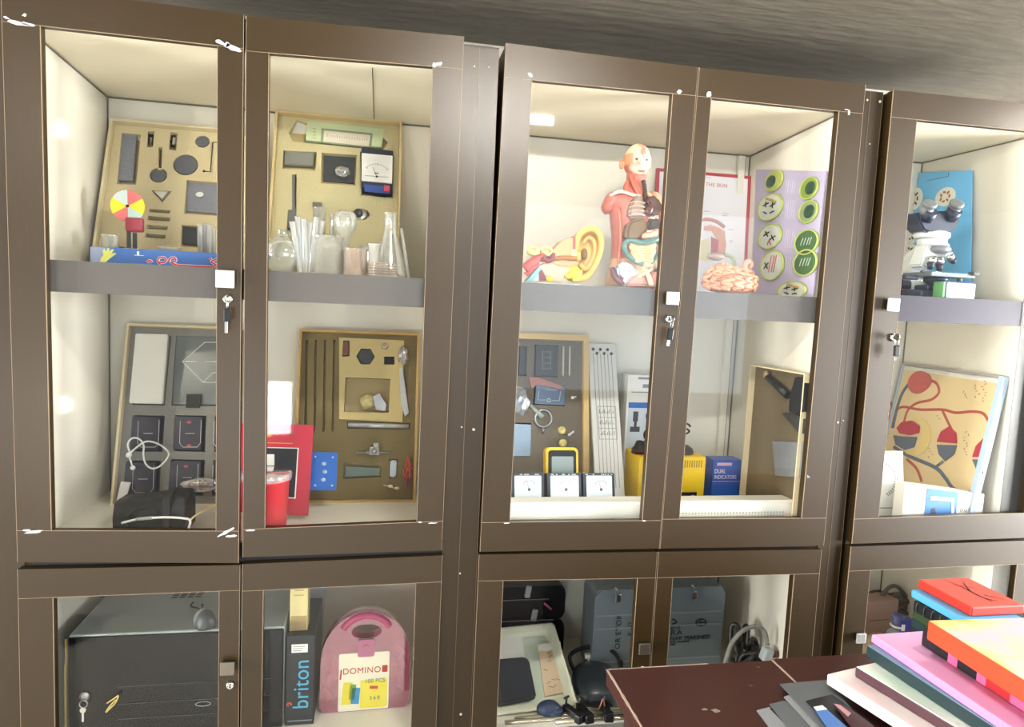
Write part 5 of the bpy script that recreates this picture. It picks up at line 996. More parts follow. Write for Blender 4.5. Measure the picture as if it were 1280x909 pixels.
# yellow multimeter
fm = Frame(set_z(UY(683, 625, .215), MID), set_z(UY(724, 626, .215), MID), UY(684, 562, .25))
mm_ = thing('multimeter', 'black multimeter in a yellow rubber case behind the square meters', 'multimeter', fm.M); W5, H5 = fm.w, fm.h+.006
m = MB(); m.prism(rrect(0, 0, W5, H5, .012), 0, .030); bmesh.ops.bevel(m.bm, geom=m.bm.edges[:], offset=.002, segments=2, affect='EDGES'); m.build('rubber_case', YELLOW, mm_)
m = MB(); m.prism(rrect(.007, .007, W5-.007, H5-.008, .008), -.004, -.0001); m.build('face', BLACK, mm_)
m = MB(); m.prism(rrect(.015, H5*.44, W5-.015, H5-.024, .003), -.0055, -.0041); m.build('display', mat('lcd_grey', '7f8b86', .2), mm_)
m = MB(); m.prism(circ(W5/2, H5*.22, .016), -.009, -.0041); m.build('dial', DGREY, mm_)
# three square meters
yq = .145
for k, (xa, xb) in enumerate(((640.5, 682), (686, 729), (731.5, 771))):
    pa, pb = UY(xa, 622, yq), UY(xb, 622, yq); zt = UY((xa+xb)/2, 592.5, yq+.02).z; w_ = pb.x-pa.x
    fq = Frame((pa.x, yq, MID), (pb.x, yq, MID), (pa.x, yq+.03, zt)); q_ = thing('panel_meter', 'square white-faced meter in a dark frame, %s of the row of three' % ('left', 'middle', 'right')[k], 'meter', fq.M, 'square panel meters')
    m = MB(); m.prism(rrect(0, 0, w_, fq.h, .004), 0, .035); m.build('meter_case', mat('meter_dark', '33363b', .35), q_)
    m = MB(); m.prism(rrect(.008, .006, w_-.008, fq.h-.007, .003), -.003, -.0001); m.build('meter_face', mat('face_bluewhite', 'dfe8ee', .3, vary=.03), q_)
    m = MB(); u, v = fq.px((xa+xb)/2, 612, 0); m.ell((u, -.003, v), (.004, .002, .004)); m.tube([(u+.020*math.cos(PI*(.2+.06*j)), -.0034, v+.002+.020*math.sin(PI*(.2+.06*j))) for j in range(11)], .0007, n=5, smooth=1); m.box((u-.004, -.0034, v+.012), (.0009, .0008, .02), R=Euler((0, -.3, 0)).to_matrix()); m.build('needle', mat('needle_grey', '70777c', .4), q_)
    m = MB(); random.seed(k)
    for j in range(9): m.box((.004+random.random()*(w_-.008), -.0006, fq.h-.004), (.004, .0008, .003)); 
    m.build('frame_flecks', mat('fleck', 'aab0b4', .5), q_)
# air track along the front
xa, xb = .272, 1.048; zt = UY(760, 624, .075).z
tr = thing('air_track', 'long cream perforated rail lying along the shelf floor front', 'rail', T((xa+xb)/2, .075, MID)); L_ = xb-xa; h_ = zt-MID
m = MB(); m.prism([(-.028, 0), (.028, 0), (.028, h_-.006), (.022, h_), (-.022, h_), (-.028, h_-.006)], -L_/2, L_/2, 'yz'); m.build('rail_body', mat('rail_cream', 'e6e3d6', .4, vary=.02), tr)
m = MB(); n = 0
for k in range(46):
    for j in range(2):
        x = -.03+k*.0085; m.b2((x, -.0287, h_*.40+j*.010), (x+.0032, -.0279, h_*.40+j*.010+.005))
m.build('perforations', mat('hole_shade', 'b7b3a3', .6), tr)
for sx in (-1, 1): m = MB(); m.b2((sx*(L_/2+.003)-.003, -.028, .001), (sx*(L_/2+.003)+.003, .028, h_-.002), .002); m.build('end_cap', WHITE, tr)
# white board with six lines
fw = Frame(set_z(UY(754, 622, .235), MID), set_z(UY(784, 622, .235), MID), UY(735.5, 429, .40)); P = fw.poly([(735, 429), (767, 427), (779, 622), (757, 622)], 0)
wbd = thing('line_board', 'tall white board with six dotted lines leaning behind the right meter', 'board', fw.M)
w6 = P[1][0]-P[0][0]; m = MB(); H6 = P[0][1]; X0 = P[0][0]; X1 = P[1][0]+.004
m.b2((X0, 0, 0), (X1, .010, H6), .001); m.build('board', mat('board_white', 'dcdcd8', .4, vary=.03), wbd)
m = MB(); m2 = MB()
for k in range(6):
    u = X0+(X1-X0)*(.17+.132*k); m.b2((u-.0006, -.0006, .05), (u+.0006, -.0001, H6-.030)); m2.cone((u, -.0001, H6-(.018 if k % 2 == 0 else .030)), (u, -.003, H6-(.018 if k % 2 == 0 else .030)), .0042, n=14)
m.build('ruled_lines', mat('ruled_grey', '6d6f74', .5), wbd); m2.build('dots', mat('dot_black', '33363a', .4), wbd)
m = MB(); u0, u1, v0, v1 = X0+(X1-X0)*.22, X0+(X1-X0)*.86, H6*.40, H6*.60
for a, b in (((u0, v0), (u1, v0)), ((u0, v1), (u1, v1)), ((u0, v0), (u0, v1)), ((u1, v0), (u1, v1)), ((u0, v0+(v1-v0)*.33), (u1, v0+(v1-v0)*.33)), ((u0, v0+(v1-v0)*.66), (u1, v0+(v1-v0)*.66))): m.b2((a[0]-.0005, -.0009, a[1]-.0005), (b[0]+.0005, -.0002, b[1]+.0005))
for r in range(3):
    for j in range(9): x = u0+.004+j*(u1-u0-.008)/9; z = v0+(v1-v0)*(.12+.33*r); m.b2((x, -.0009, z), (x+.0016, -.0002, z+.004+.008*((j*7+r) % 3)/2))
m.build('printed_table', mat('ruled_grey', '6d6f74', .5), wbd)
# white carton with a microscope picture
pa, pb = UY(783, 590, .345), UY(822, 590, .345); zt = UY(790, 468, .36).z
wb = thing('white_carton', 'white carton with a blue microscope picture behind the yellow instrument', 'box', T(pa.x-.012, .345, MID, 0)); w_ = .115; h_ = zt-MID
m = MB(); m.b2((0, 0, 0), (w_, .055, h_), .001); m.build('carton', mat('carton_white', 'dedcd6', .5, vary=.02), wb)
m = MB(); z0_, z1_ = UY(790, 562, .345).z-MID, UY(790, 503, .345).z-MID; m.b2((.006, -.0008, z1_-.016), (w_-.004, -.0001, z1_)); m.build('blue_band', BLUE, wb)
m = MB(); m.b2((.006, -.0007, z0_), (w_-.004, -.0001, z1_-.016)); m.build('picture', mat('pic_grey', 'c3ccd6', .4), wb)
m = MB(); cx = UY(794, 530, .345).x-pa.x+.012; m.b2((cx-.008, -.0013, z1_-.055), (cx+.007, -.0008, z1_-.026)); m.b2((cx-.015, -.0013, z1_-.085), (cx+.014, -.0008, z1_-.070)); m.b2((cx-.004, -.0013, z1_-.07), (cx+.004, -.0008, z1_-.05)); m.b2((cx+.030, -.0013, z1_-.045), (cx+.045, -.0008, z1_-.032)); m.build('pictured_microscope', DGREY, wb)
m = MB(); m.b2((.012, -.001, h_-.050), (w_-.01, -.0001, h_-.048)); m.b2((.045, -.001, h_-.036), (w_-.01, -.0001, h_-.026)); m.b2((.03, -.001, h_-.012), (w_-.01, -.0001, h_-.006)); m.build('print_bars', mat('print_slate', '6f747c', .5), wb)
# yellow instrument
pa, pb = UY(797, 615, .22), UY(880, 618, .22); zt = UY(865, 571, .22).z; h_ = zt-MID; w_ = pb.x-pa.x
yi = thing('power_supply', 'yellow vented instrument box standing behind the door joint', 'instrument', T((pa.x+pb.x)/2, .22, MID, 0))
m = MB(); m.b2((-w_/2, 0, .003), (w_/2, .11, h_), .004); m.build('housing', mat('instrument_yellow', 'e9c31c', .35), yi)
m = MB()
for k in range(9): m.b2((w_/2-.070+k*.0068, -.0006, h_-.030), (w_/2-.067+k*.0068, .0004, h_-.010))
m.build('vents', mat('vent_ochre', '9a7b18', .6), yi)
m = MB(); m.b2((w_/2-.085, -.002, .006), (w_/2-.022, .001, .044), .001); m.build('control_panel', BLACK, yi)
m = MB(); m.lathe([(.009, 0), (.009, -.006), (.006, -.009), (.001, -.009)], (w_/2-.034, -.002, .028), (0, 1, 0)); m.i = 1; m.lathe([(.004, -.0092), (.001, -.0102)], (w_/2-.034, -.002, .028), (0, 1, 0)); m.build('blue_knob', [mat('knob_blue', '5a78a4', .3), DGREY], yi)
m = MB(); m.lathe([(.005, 0), (.005, -.008), (.001, -.009)], (w_/2-.046, -.002, .014), (0, 1, 0)); m.lathe([(.005, 0), (.005, -.008), (.001, -.009)], (w_/2-.060, -.002, .014), (0, 1, 0)); m.build('socket', STEEL, yi)
m = MB()
for sx in (-1, 1):
    for y in (.015, .095): m.cone((sx*(w_/2-.015), y, 0), (sx*(w_/2-.015), y, .006), .007)
m.build('foot', BLACK, yi)
dk = thing('lamp_housing', 'black domed part with twisted wire on top of the yellow instrument', 'dome', T(UY(853, 571, .26).x, .27, MID+h_))
m = MB(); m.lathe([(.034, 0), (.034, .004), (.030, .014), (.018, .022), (.001, .024)]); m.build('dome', DGREY, dk)
m = MB(); random.seed(3); m.tube([(.0, 0, .020), (.004, -.006, .034), (-.010, 0, .044), (.012, .004, .052), (.018, -.004, .062), (.004, 0, .070), (-.012, .002, .078), (.010, 0, .082), (.022, -.002, .074)], .0028); m.build('wire', BLACK, dk)
bk = thing('black_fitting', 'black fitting on the left end of the yellow instrument top', 'fitting', T(UY(799, 560, .25).x+.006, .262, MID+h_)); m = MB(); m.lathe([(.022, 0), (.022, .012), (.016, .018), (.010, .034), (.001, .036)]); m.build('cup', BLACK, bk); m = MB(); m.ell((.018, -.006, .052), (.012, .010, .016)); m.cone((.012, -.003, .030), (.017, -.006, .044), .003); m.build('knob', BLACK, bk)
# blue indicator box
pa, pb = UY(889, 616, .28), UY(924, 617, .28); zt = UY(906, 575, .28).z; w_ = pb.x-pa.x
ib = thing('indicator_box', 'small blue box lettered DUAL INDICATORS on the air track end', 'box', T(pa.x, .28, MID)); h_ = zt-MID
ib['label'] = 'small blue box lettered DUAL INDICATORS right of the yellow instrument'
m = MB(); m.b2((0, 0, 0), (w_, .05, h_), .001); m.build('carton', mat('cobalt_card', '2457ae', .4), ib)
for k, (t_, z) in enumerate((('DUAL', .72), ('INDICATORS', .58))): text('lettering', t_, .0175 if k == 0 else .0155, mat('letter_white', 'ece8ee', .5), ib, T(w_*.06, -.0005, h_*z), .0003, 'LEFT', sx=.72, bold=.0003)
m = MB(); m.b2((.001, -.0006, h_*.47), (w_-.001, -.0001, h_*.485)); m.b2((.012, -.0006, h_*.86), (w_*.66, -.0001, h_*.93)); m.build('white_band', mat('band_pink', 'd9a9c0', .5), ib)
# two thin rods on the shelf floor
for k, (x0_, x1_, y0_, y1_) in enumerate(((.90, 1.00, .26, .235), (.86, .985, .235, .215))):
    o = MB().cone((0, 0, .004), (x1_-x0_, y1_-y0_, .010), .0038, n=12).build('glass_rod', clear('green_rod', (.8, .9, .84), .1, .3, '9fb3a4')); o.matrix_world = T(x0_, y0_-.10, MID); tag(o, 'thin greenish rod lying on the shelf floor by the blue box, the %s one' % ('rear', 'front')[k], 'rod', 'greenish rods')
# carton tray standing along the right side panel
f6 = Frame(Vector((1.006, .25, MID)), Vector((1.027, .028, MID)), Vector((1.008, .25, UY(944, 456, .25).z)))
k6 = kit('side_kit', 'pale carton tray with black tongs standing along the right side panel', f6, f6.w, f6.h, .026, mat('umber_foam_light', '62543a', .85, vary=.1, scale=250, bump=.25), mat('pale_carton', 'e0cfa6', .6, vary=.05), [], foam_y=.018, rec=.003, rim=.003)
def q6(x, y): return f6.px(840+x/3.495, 400+y/3.495, .016)
m = MB(); A_, B_ = q6(430, 250), q6(520, 330); m.tube([(A_[0]-A_[0], 0, 0), (B_[0]-A_[0], 0, B_[1]-A_[1])], [.009, .011], n=10, smooth=1); m.i = 1; m.ell((-.004, -.002, .006), (.009, .008, .012)); o = m.build('brush_handle', [BLACK, mat('grip_tan', '7d6a48', .5)]); o.matrix_world = f6.at(A_[0], A_[1], .007); tag(o, 'black rod with a tan end in the side carton tray', 'rod')
A_ = q6(560, 330); m = MB(); P = [q6(x, y) for x, y in ((530, 400), (535, 330), (560, 250), (600, 262), (600, 400), (560, 410))]; m.prism([(a-A_[0], b-A_[1]) for a, b in P], 0, -.016); o = m.build('black_tool', BLACK); o.matrix_world = f6.at(A_[0], A_[1], .0175); tag(o, 'black block-shaped tool in the side carton tray', 'tool')
A_ = q6(540, 440); m = MB(); P = [q6(x, y) for x, y in ((490, 405), (540, 405), (600, 440), (600, 500), (560, 490))]; m.prism([(a-A_[0], b-A_[1]) for a, b in P], 0, -.010); o = m.build('black_strap', mat('strap_dark', '23231f', .6)); o.matrix_world = f6.at(A_[0], A_[1], .0175); tag(o, 'dark strap slanting below the black tool in the side carton tray', 'strap')
A_ = q6(510, 610); m = MB(); P = [q6(x, y) for x, y in ((447, 530), (600, 535), (600, 690), (460, 680))]; m.prism([(a-A_[0], b-A_[1]) for a, b in P], 0, -.008); o = m.build('grey_packet', mat('packet_grey', '74777a', .25, vary=.2, scale=30)); o.matrix_world = f6.at(A_[0], A_[1], .0175); tag(o, 'grey wrapped packet low in the side carton tray', 'packet')
# ================================================================ cabinet B, lower level
# black tool case at the back
zt = UY(690, 726, .37).z; xr = UY(703, 760, .34).x
tc = thing('tool_case', 'black plastic tool case with grey latches at the rear of the lower shelf', 'case', T((.29+xr)/2, .36, LOW)); w_ = xr-.29; h_ = zt-LOW+.012
m = MB(); m.prism(rrect(-w_/2, 0, w_/2, h_*.52, .020), -.05, .05); m.prism(rrect(-w_/2+.002, h_*.53, w_/2-.002, h_, .022), -.052, .052); bmesh.ops.bevel(m.bm, geom=[e for e in m.bm.edges if abs(e.verts[0].co.y-e.verts[1].co.y) < 1e-6], offset=.004, segments=2, affect='EDGES'); m.build('case_shell', mat('tool_black', '0b0c0f', .35, spec=.3), tc)
m = MB(); m.b2((-w_/2+.012, -.056, h_*.49), (w_/2-.03, -.050, h_*.55), .002); m.b2((-w_/2+.012, -.058, h_*.80), (w_/2-.05, -.052, h_*.84), .002); m.build('ridge', mat('ridge_black', '202226', .25), tc)
for x, z in ((UY(659, 740, .31).x, UY(659, 738, .31).z), (UY(667, 766, .31).x, UY(667, 767, .31).z)):
    m = MB(); m.box((x-(.29+xr)/2, -.060, z-LOW), (.016, .010, .034), .003, Euler((0, .15, 0)).to_matrix()); m.build('latch', mat('latch_grey', '8d8f92', .4), tc)
x, z = UY(684, 757, .30).x, UY(684, 757, .30).z; m = MB(); m.tube([(x-.010-(.29+xr)/2, -.060, z-LOW+.008), (x-(.29+xr)/2, -.062, z-LOW), (x+.012-(.29+xr)/2, -.058, z-LOW-.012)], .0035); m.build('red_tie', mat('tie_red', 'b0566b', .4), tc)
# cream tray propped on the case front
ftr = Frame(UY(613, 895, .052), UY(722, 881, .060), UY(616, 789, .262)); ftr.o.z = ftr.o.z
tz0 = min(ftr.o.z, (ftr.o+ftr.x*ftr.w).z)
tl = thing('cream_tray', 'cream plastic tray tilted toward the door holding a black pouch', 'tray', ftr.M); Wt, Ht = ftr.w, ftr.px(712, 776, 0)[1]
m = MB(); 
def ringrect(q, y): return [(u, y, v) for u, v in rrect(q, q, Wt-q, Ht-q, .012)]
m.rings([ringrect(q, y) for q, y in ((0, .004), (0, 0), (.004, -.001), (.010, 0), (.016, .004), (.020, .004), (.026, .020), (.030, .022), (.095, .022))], cap=False); 
m.rings([ringrect(q, y) for q, y in ((0, .004), (.012, .026), (.095, .026))], cap=False)
m.build('tray_body', mat('tray_cream', 'd8d9c4', .35, vary=.03), tl)
m = MB(); m.b2((.028, .018, .028), (Wt-.028, .0235, Ht-.028)); m.build('tray_floor', mat('tray_pale_green', 'ced8c8', .35), tl)
P = ftr.poly([(620, 826), (655, 823), (661, 827), (670, 872), (664, 876), (618, 884)], .012); cx, cz = P[0]
m = MB(); m.prism([(a-cx, b-cz) for a, b in P], 0, -.014); bmesh.ops.bevel(m.bm, geom=m.bm.edges[:], offset=.004, segments=3, affect='EDGES')
o = m.build('black_pouch', mat('pouch_ink', '2b3038', .4, vary=.15, scale=30)); o.matrix_world = ftr.at(cx, cz, .017); tag(o, 'dark ink-black pouch lying in the left of the cream tray', 'pouch')
P = ftr.poly([(673, 815), (697, 813), (707, 866), (681, 871)], .014); cx, cz = P[0]
wp = thing('wooden_slide', 'pale wooden piece with scribbled marks in the right of the cream tray', 'board', ftr.at(cx, cz, .0175))
m = MB(); m.prism([(a-cx, b-cz) for a, b in P], 0, -.006); m.build('wood', mat('pale_beech', 'd8c0a2', .5, vary=.1, scale=12, stretch=(6, 1, 1)), wp)
m = MB(); random.seed(5)
for k in range(9): 
    t1 = random.random(); t2 = random.random()*.85; a = (P[0][0]-cx)*(1-t2)+(P[3][0]-cx)*t2+.010+t1*.03; b = -(P[0][1]-P[3][1])*t2-.006; m.box((a, -.0064, b), (.012, .0006, .0012), R=Euler((0, random.uniform(-.6, .6), 0)).to_matrix())
m.build('scribbles', mat('scribble_brown', '8b7460', .6), wp)
P = ftr.poly([(672, 808), (700, 804), (701, 812), (673, 815)], .014); cx, cz = P[0]; m = MB(); m.prism([(a-cx, b-cz) for a, b in P], 0, -.010); o = m.build('white_holder', mat('holder_white', 'e4e6dc', .35)); o.matrix_world = ftr.at(cx, cz, .0175); tag(o, 'white end piece at the top of the wooden piece in the cream tray', 'holder')
P = ftr.poly([(622, 800), (653, 796), (656, 822), (621, 826)], .016); cx, cz = P[0]; m = MB(); m.prism([(a-cx, b-cz) for a, b in P], 0, -.002); o = m.build('white_card', PAPER); o.matrix_world = ftr.at(cx, cz, .0178); tag(o, 'blank white card at the upper left of the cream tray', 'card')
# charger with cord
ch0 = UZ(748, 850, LOW); chg = thing('charger', 'dark round-backed charger unit with white prongs and a coiled cord', 'charger', T(UY(745, 850, .14).x, .135, LOW, -.15))
m = MB(); rs = []
for y, wx_, h in ((-.075, .5, .020), (-.06, .82, .040), (-.02, 1, .052), (.03, 1, .054), (.06, .9, .050), (.075, .7, .03)): rs.append([(.062*wx_*math.cos(a), y, max(.001, h*math.sin(a)**.6 if math.sin(a) > 0 else .001)) for a in [k*PI/14 for k in range(15)]])
m.rings(rs); m.build('charger_body', mat('charger_slate', '252b31', .35), chg)
m = MB(); m.box((.004, .082, .052), (.050, .014, .012), .002); 
for k in range(3): m.box((-.010+k*.014, .080, .044), (.007, .010, .010), .001)
m.build('prongs', WHITE, chg)
m = MB(); m.tube([(-.05, .06, .02), (-.062, .075, .055), (-.02, .085, .074), (.04, .08, .074), (.066, .06, .06), (.072, .03, .03), (.080, .08, .04), (.10, .10, .07), (.13, .10, .072)], .0055, n=9); m.build('cord', BLACK, chg)
m = MB()
for k in range(5): m.tube([(.02, -.03+k*.014, .053), (.05, -.03+k*.014, .042), (.060, -.03+k*.014, .022)], .002, n=6)
m.build('grip_ribs', DGREY, chg)
# steel sewing-machine-like grey case standing upright
gy = .20; xl, xr2 = UY(742, 780, gy).x, UY(903, 790, gy).x; gz = UY(900, 733, gy).z; w_ = xr2-xl; h_ = gz-LOW
gc = thing('grey_case', 'blue-grey steel carrying case with black printed lines behind the door joint', 'case', T((xl+xr2)/2, gy+.05, LOW)); zo = h_/2
m = MB(); m.prism(rrect(-w_/2, 0, w_/2, h_, .018), -.05, .05); bmesh.ops.bevel(m.bm, geom=[e for e in m.bm.edges if abs(e.verts[0].co.y-e.verts[1].co.y) < 1e-6], offset=.006, segments=2, affect='EDGES'); m.build('case_shell', mat('case_bluegrey', '808b93', .32, .35, vary=.06), gc)
m = MB()
for z in (.16, .55, .70): m.b2((-w_/2+.006, -.0525, h_*z), (w_/2-.006, -.0495, h_*z+.005), .001)
m.build('pressed_rib', mat('case_rib', '97a2a9', .3, .4), gc)
for px in (773, 868):
    x = UY(px, 735, gy).x-(xl+xr2)/2; m = MB(); m.b2((x-.008, -.056, h_-.034), (x+.008, -.0505, h_-.010), .002); m.tube([(x-.004, -.058, h_-.012), (x-.008, -.060, h_+.004), (x-.012, -.056, h_+.010)], .003); m.build('clasp', STEEL, gc)
def gtx(nm, t_, px, py, s, **k): a = UY(px, py, gy); return text(nm, t_, s, mat('case_ink', '1f252c', .5), gc, T(a.x-(xl+xr2)/2, -.0512, a.z-LOW), .0004, k.pop('al', 'LEFT'), **k)
gtx('lettering', 'RA', 838, 791.5, .020, bold=.0014, sx=1.3); gtx('lettering', 'NAK MAKINESI', 837.5, 798.5, .0165, bold=.0004); gtx('lettering', 'ING MACHINE', 838, 803, .0085); gtx('lettering', '0661', 838, 806, .0075)
gtx('lettering', '87.0', 838, 785, .016); gtx('round_mark', '⊜', 876, 778, .030, bold=.001, al='CENTER') if False else None
a = UY(876, 778, gy); m = MB(); cx, cz = a.x-(xl+xr2)/2, a.z-LOW; m.tube([(cx+.015*math.cos(k*PI/8), -.0512, cz+.010*math.sin(k*PI/8)) for k in range(16)], .0018, n=6, closed=True, smooth=2); m.b2((cx-.014, -.0522, cz-.0015), (cx+.014, -.0508, cz+.0015)); m.tube([(cx, -.0512, cz+.010), (cx-.003, -.0512, cz), (cx, -.0512, cz-.010)], .0015, n=6); m.build('round_mark', mat('case_ink', '1f252c', .5), gc)
a = UY(842, 777, gy); cx, cz = a.x-(xl+xr2)/2, a.z-LOW; m = MB(); m.tube([(cx-.006, -.0512, cz+.007), (cx+.004, -.0512, cz+.004), (cx+.008, -.0512, cz-.002), (cx-.004, -.0512, cz-.007)], .002, n=6); m.build('hook_mark', mat('case_ink', '1f252c', .5), gc)
a = UY(773, 790, gy); text('lettering', 'OR EYOR', .021, mat('case_ink', '1f252c', .5), gc, T(a.x-(xl+xr2)/2, -.0512, a.z-LOW) @ Matrix.Rotation(-PI/2, 4, 'Y'), .0004, bold=.0009); a = UY(788, 786, gy); text('lettering', 'K 07', .019, mat('case_ink', '1f252c', .5), gc, T(a.x-(xl+xr2)/2, -.0512, a.z-LOW) @ Matrix.Rotation(-PI/2, 4, 'Y'), .0004, bold=.0006)
# cable heap and plug
cbx = UY(935, 800, .30); ct = thing('black_cable', 'heap of black power cable at the right of the steel grey case', 'cable', T(.995, .155, LOW, 0))
random.seed(8)
m = MB(); P = []
for k in range(46):
    a = k*.62; r1 = .045+.028*math.sin(k*1.7); P.append((.020+r1*.62*math.cos(a)*(1+.2*math.sin(k)), .030*math.sin(a)+.01*math.cos(k*2.1), .03+abs(.062*math.sin(a*.5+k*.3))))
m.tube(P, .0058, n=8, smooth=4); m.tube([(-.035, 0, .10), (-.03, .01, .145), (-.018, 0, .15), (-.010, -.005, .12), (0, 0, .11), (.006, .004, .145), (.014, 0, .14), (.010, -.01, .10), (.024, -.01, .115), (.042, 0, .10), (.052, .01, .06), (.046, 0, .02)], .006, n=8); m.build('cable', mat('cable_black', '24231f', .45), ct)

pg = thing('grey_plug', 'grey cable with a pale plug arching over the black cable heap', 'plug', T(.93, .08, LOW))
def gp(px, py, y): p = UY(px, py, y); return (p.x-.93, y-.08, max(p.z-LOW, .004))
m = MB(); m.tube([gp(905, 838, .06), gp(908, 822, .06), gp(916, 802, .065), gp(930, 788, .07), gp(946, 783, .08), gp(956, 790, .08), gp(959, 806, .08)], .0058, n=9); m.build('cable', mat('cord_grey', '84857f', .45), pg)
m = MB(); a = Vector(gp(958, 818, .08)); m.box(a, (.026, .026, .036), .005, Euler((0, .3, 0)).to_matrix()); m.build('plug_body', mat('plug_pale', 'aab2b4', .4), pg)
m = MB(); b = Vector(gp(973, 818, .08)); m.cone(a+Vector((.012, 0, 0)), b, .010, .008); m.build('dark_red_end', mat('plug_red', '5f2f2c', .45), pg)
bp2 = thing('black_socket', 'black socket block lying left of the pale plug', 'socket', T(UY(943, 820, .11).x, .11, LOW)); m = MB(); m.box((0, .02, .030), (.030, .05, .058), .006); m.build('block', BLACK, bp2); m = MB(); m.lathe([(.008, 0), (.008, -.002), (.001, -.002)], (0, -.0055, .035), (0, 1, 0)); m.build('hole', DGREY, bp2)
# rods with clamps along the front
for k, (x0_, y0_, x1_, y1_) in enumerate(((700, 892, 770, 893), (640, 893, 776, 886), (628, 900, 782, 896), (690, 905, 790, 902))):
    yy = .075-.012*k; a, b = UY(x0_, y0_, yy), UY(x1_, y1_, yy); zz = LOW+.006+.0*k
    o = MB().cone((0, 0, 0), (b.x-a.x, 0, 0), .0055, n=14).build('steel_rod', mat('rod_brass_grey', 'b3ac98', .25, .8)); o.matrix_world = T(a.x, yy-.03, zz); tag(o, 'long metal rod lying along the lower shelf front, %s of four' % ['rearmost', 'second from back', 'third from back', 'frontmost'][k], 'rod', 'steel rods')
for k, (px, py) in enumerate(((714, 893), (728, 903), (757, 892))):
    a = UY(px, py, .03); o = thing('rod_clamp', 'black clamp fixed across the metal rods, %s of three' % ['left', 'middle', 'right'][k], 'clamp', T(a.x, .028, LOW+.012, .5-.3*k), 'rod clamps')
    m = MB(); m.box((0, 0, .006), (.018, .050, .016), .003); m.box((0, -.028, .004), (.024, .020, .022), .004); m.build('clamp_body', BLACK, o); m = MB(); m.cone((0, .02, .014), (0, .02, .030), .003); m.box((0, .02, .032), (.018, .005, .006), .002); m.build('thumb_screw', DGREY, o)
nb = thing('navy_bag', 'small navy blue pouch at the front left of the rods', 'pouch', T(UY(686, 905, .035).x, .045, LOW)); m = MB(); m.ell((0, 0, .018), (.030, .022, .020)); m.ell((.012, -.006, .014), (.026, .018, .014)); m.build('pouch', mat('navy_cloth', '26344f', .55, vary=.15, bump=.3, scale=60), nb)
m = MB(); m.tube([(0, 0, .004), (.004, -.004, .020), (.010, 0, .030), (.014, -.004, .012), (.02, 0, .004)], .002); o = m.build('copper_wire', mat('copper_wire', '9a6450', .4, .3)); o.matrix_world = T(UY(748, 900, .03).x, .0, 0) if False else T(UY(748, 900, .03).x, .002+.03, LOW+.012); tag(o, 'short bent copper wire between the rod clamps', 'wire')
# ================================================================ cabinet C
PXC = 1.632
def cpx(px, py, x=PXC): return UX(px, py, x)
# blue cell poster on the side panel, upper shelf
a, b, c_, d_ = cpx(1215, 213, 1.612), cpx(1213, 372, 1.612), cpx(1131, 219, 1.612), cpx(1128, 372, 1.612)
yl = min(c_.y, .415)
fp_ = Frame(Vector((1.612, yl, UPC)), Vector((1.612, b.y, UPC)), Vector((1.622, yl, c_.z)))
bpst = thing('cell_poster', 'blue poster with round white cell pictures behind the microscope', 'poster', fp_.M)
tr_ = fp_.px(1215, 213, 0); m = MB(); m.prism([(0, 0), (fp_.w, 0), (tr_[0], tr_[1]), (0, fp_.px(1135, 219, 0)[1])], 0, .003); m.build('sheet', mat('poster_blue', '68bcf2', .4, vary=.06, scale=4), bpst)
for k, (px, py, r1, r2) in enumerate(((1143, 249, 10, 14), (1182, 246, 12, 11.5), (1139, 293, 10.5, 12), (1137, 316, 9.5, 11.5))):
    cu, cv = fp_.px(px, py, 0); ru = abs(fp_.px(px+r1, py, 0)[0]-fp_.px(px-r1, py, 0)[0])/2; rv = abs(fp_.px(px, py+r2, 0)[1]-fp_.px(px, py-r2, 0)[1])/2
    m = MB(); m.prism([(cu+ru*math.cos(t*PI/14), cv+rv*math.sin(t*PI/14)) for t in range(28)], -.002, -.0001); m.build('cell_picture', mat('cell_paper', 'e8e4d8', .5), bpst)
    m = MB(); random.seed(k+2)
    for j in range(7): t = j*.9; m.box((cu+ru*.45*math.cos(t), -.0026, cv+rv*.5*math.sin(t)), (ru*.16, .001, rv*.34), R=Euler((0, t, 0)).to_matrix())
    m.build('chromosome', mat('chrom_brown' if k == 1 else 'chrom_ink', 'a4633c' if k == 1 else '4a4438', .5), bpst)
m = MB(); u, v = fp_.px(1175, 223, 0); m.b2((u-.05, -.0006, v), (u+.03, -.0001, v+.0015)); m.b2((u+.03, -.0006, v), (u+.032, -.0001, v+.012)); m.build('print_line', mat('poster_ink', '2c5f8e', .5), bpst)
# microscope
my = .10; mz = lambda py: UY(1172, py, my).z-UPC
mc0 = base(1170, 372, my, UPC); KM = (UY(1220, 300, my)-UY(1120, 300, my)).length/100
mic = thing('microscope', 'black and white binocular microscope standing before the blue poster', 'microscope', T(*mc0, 0)); 
def mp(px, py, dy=0): p = UY(px, py, my); return Vector((p.x-mc0.x, dy, max(p.z-UPC, 0)))
NAVY = mat('scope_navy', '232c44', .35); SCW = mat('scope_white', 'dfe3e4', .3); SCG = mat('scope_grey', '7b8085', .35, .2)
a1, a2 = mp(1154, 252, -.03), mp(1154, 266, -.005); b1, b2 = mp(1187, 252, -.03), mp(1188, 266, -.005)
for p1, p2 in ((a1, a2), (b1, b2)):
    m = MB(); ax = (p1-p2).normalized(); m.lathe([(.017, 0), (.017, .012), (.0155, .014), (.0155, .022), (.018, .023), (.018, .030), (.012, .031), (.001, .029)], p2, ax); m.build('eyepiece', SCG, mic)
m = MB(); hd = [mp(*q) for q in ((1146, 266), (1196, 263), (1197, 278), (1190, 289), (1181, 292), (1159, 292), (1151, 288), (1146, 278))]; m.prism([(p.x, p.z) for p in hd], -.010, .050); bmesh.ops.bevel(m.bm, geom=m.bm.edges[:], offset=.005, segments=3, affect='EDGES')
m.build('binocular_head', NAVY, mic)
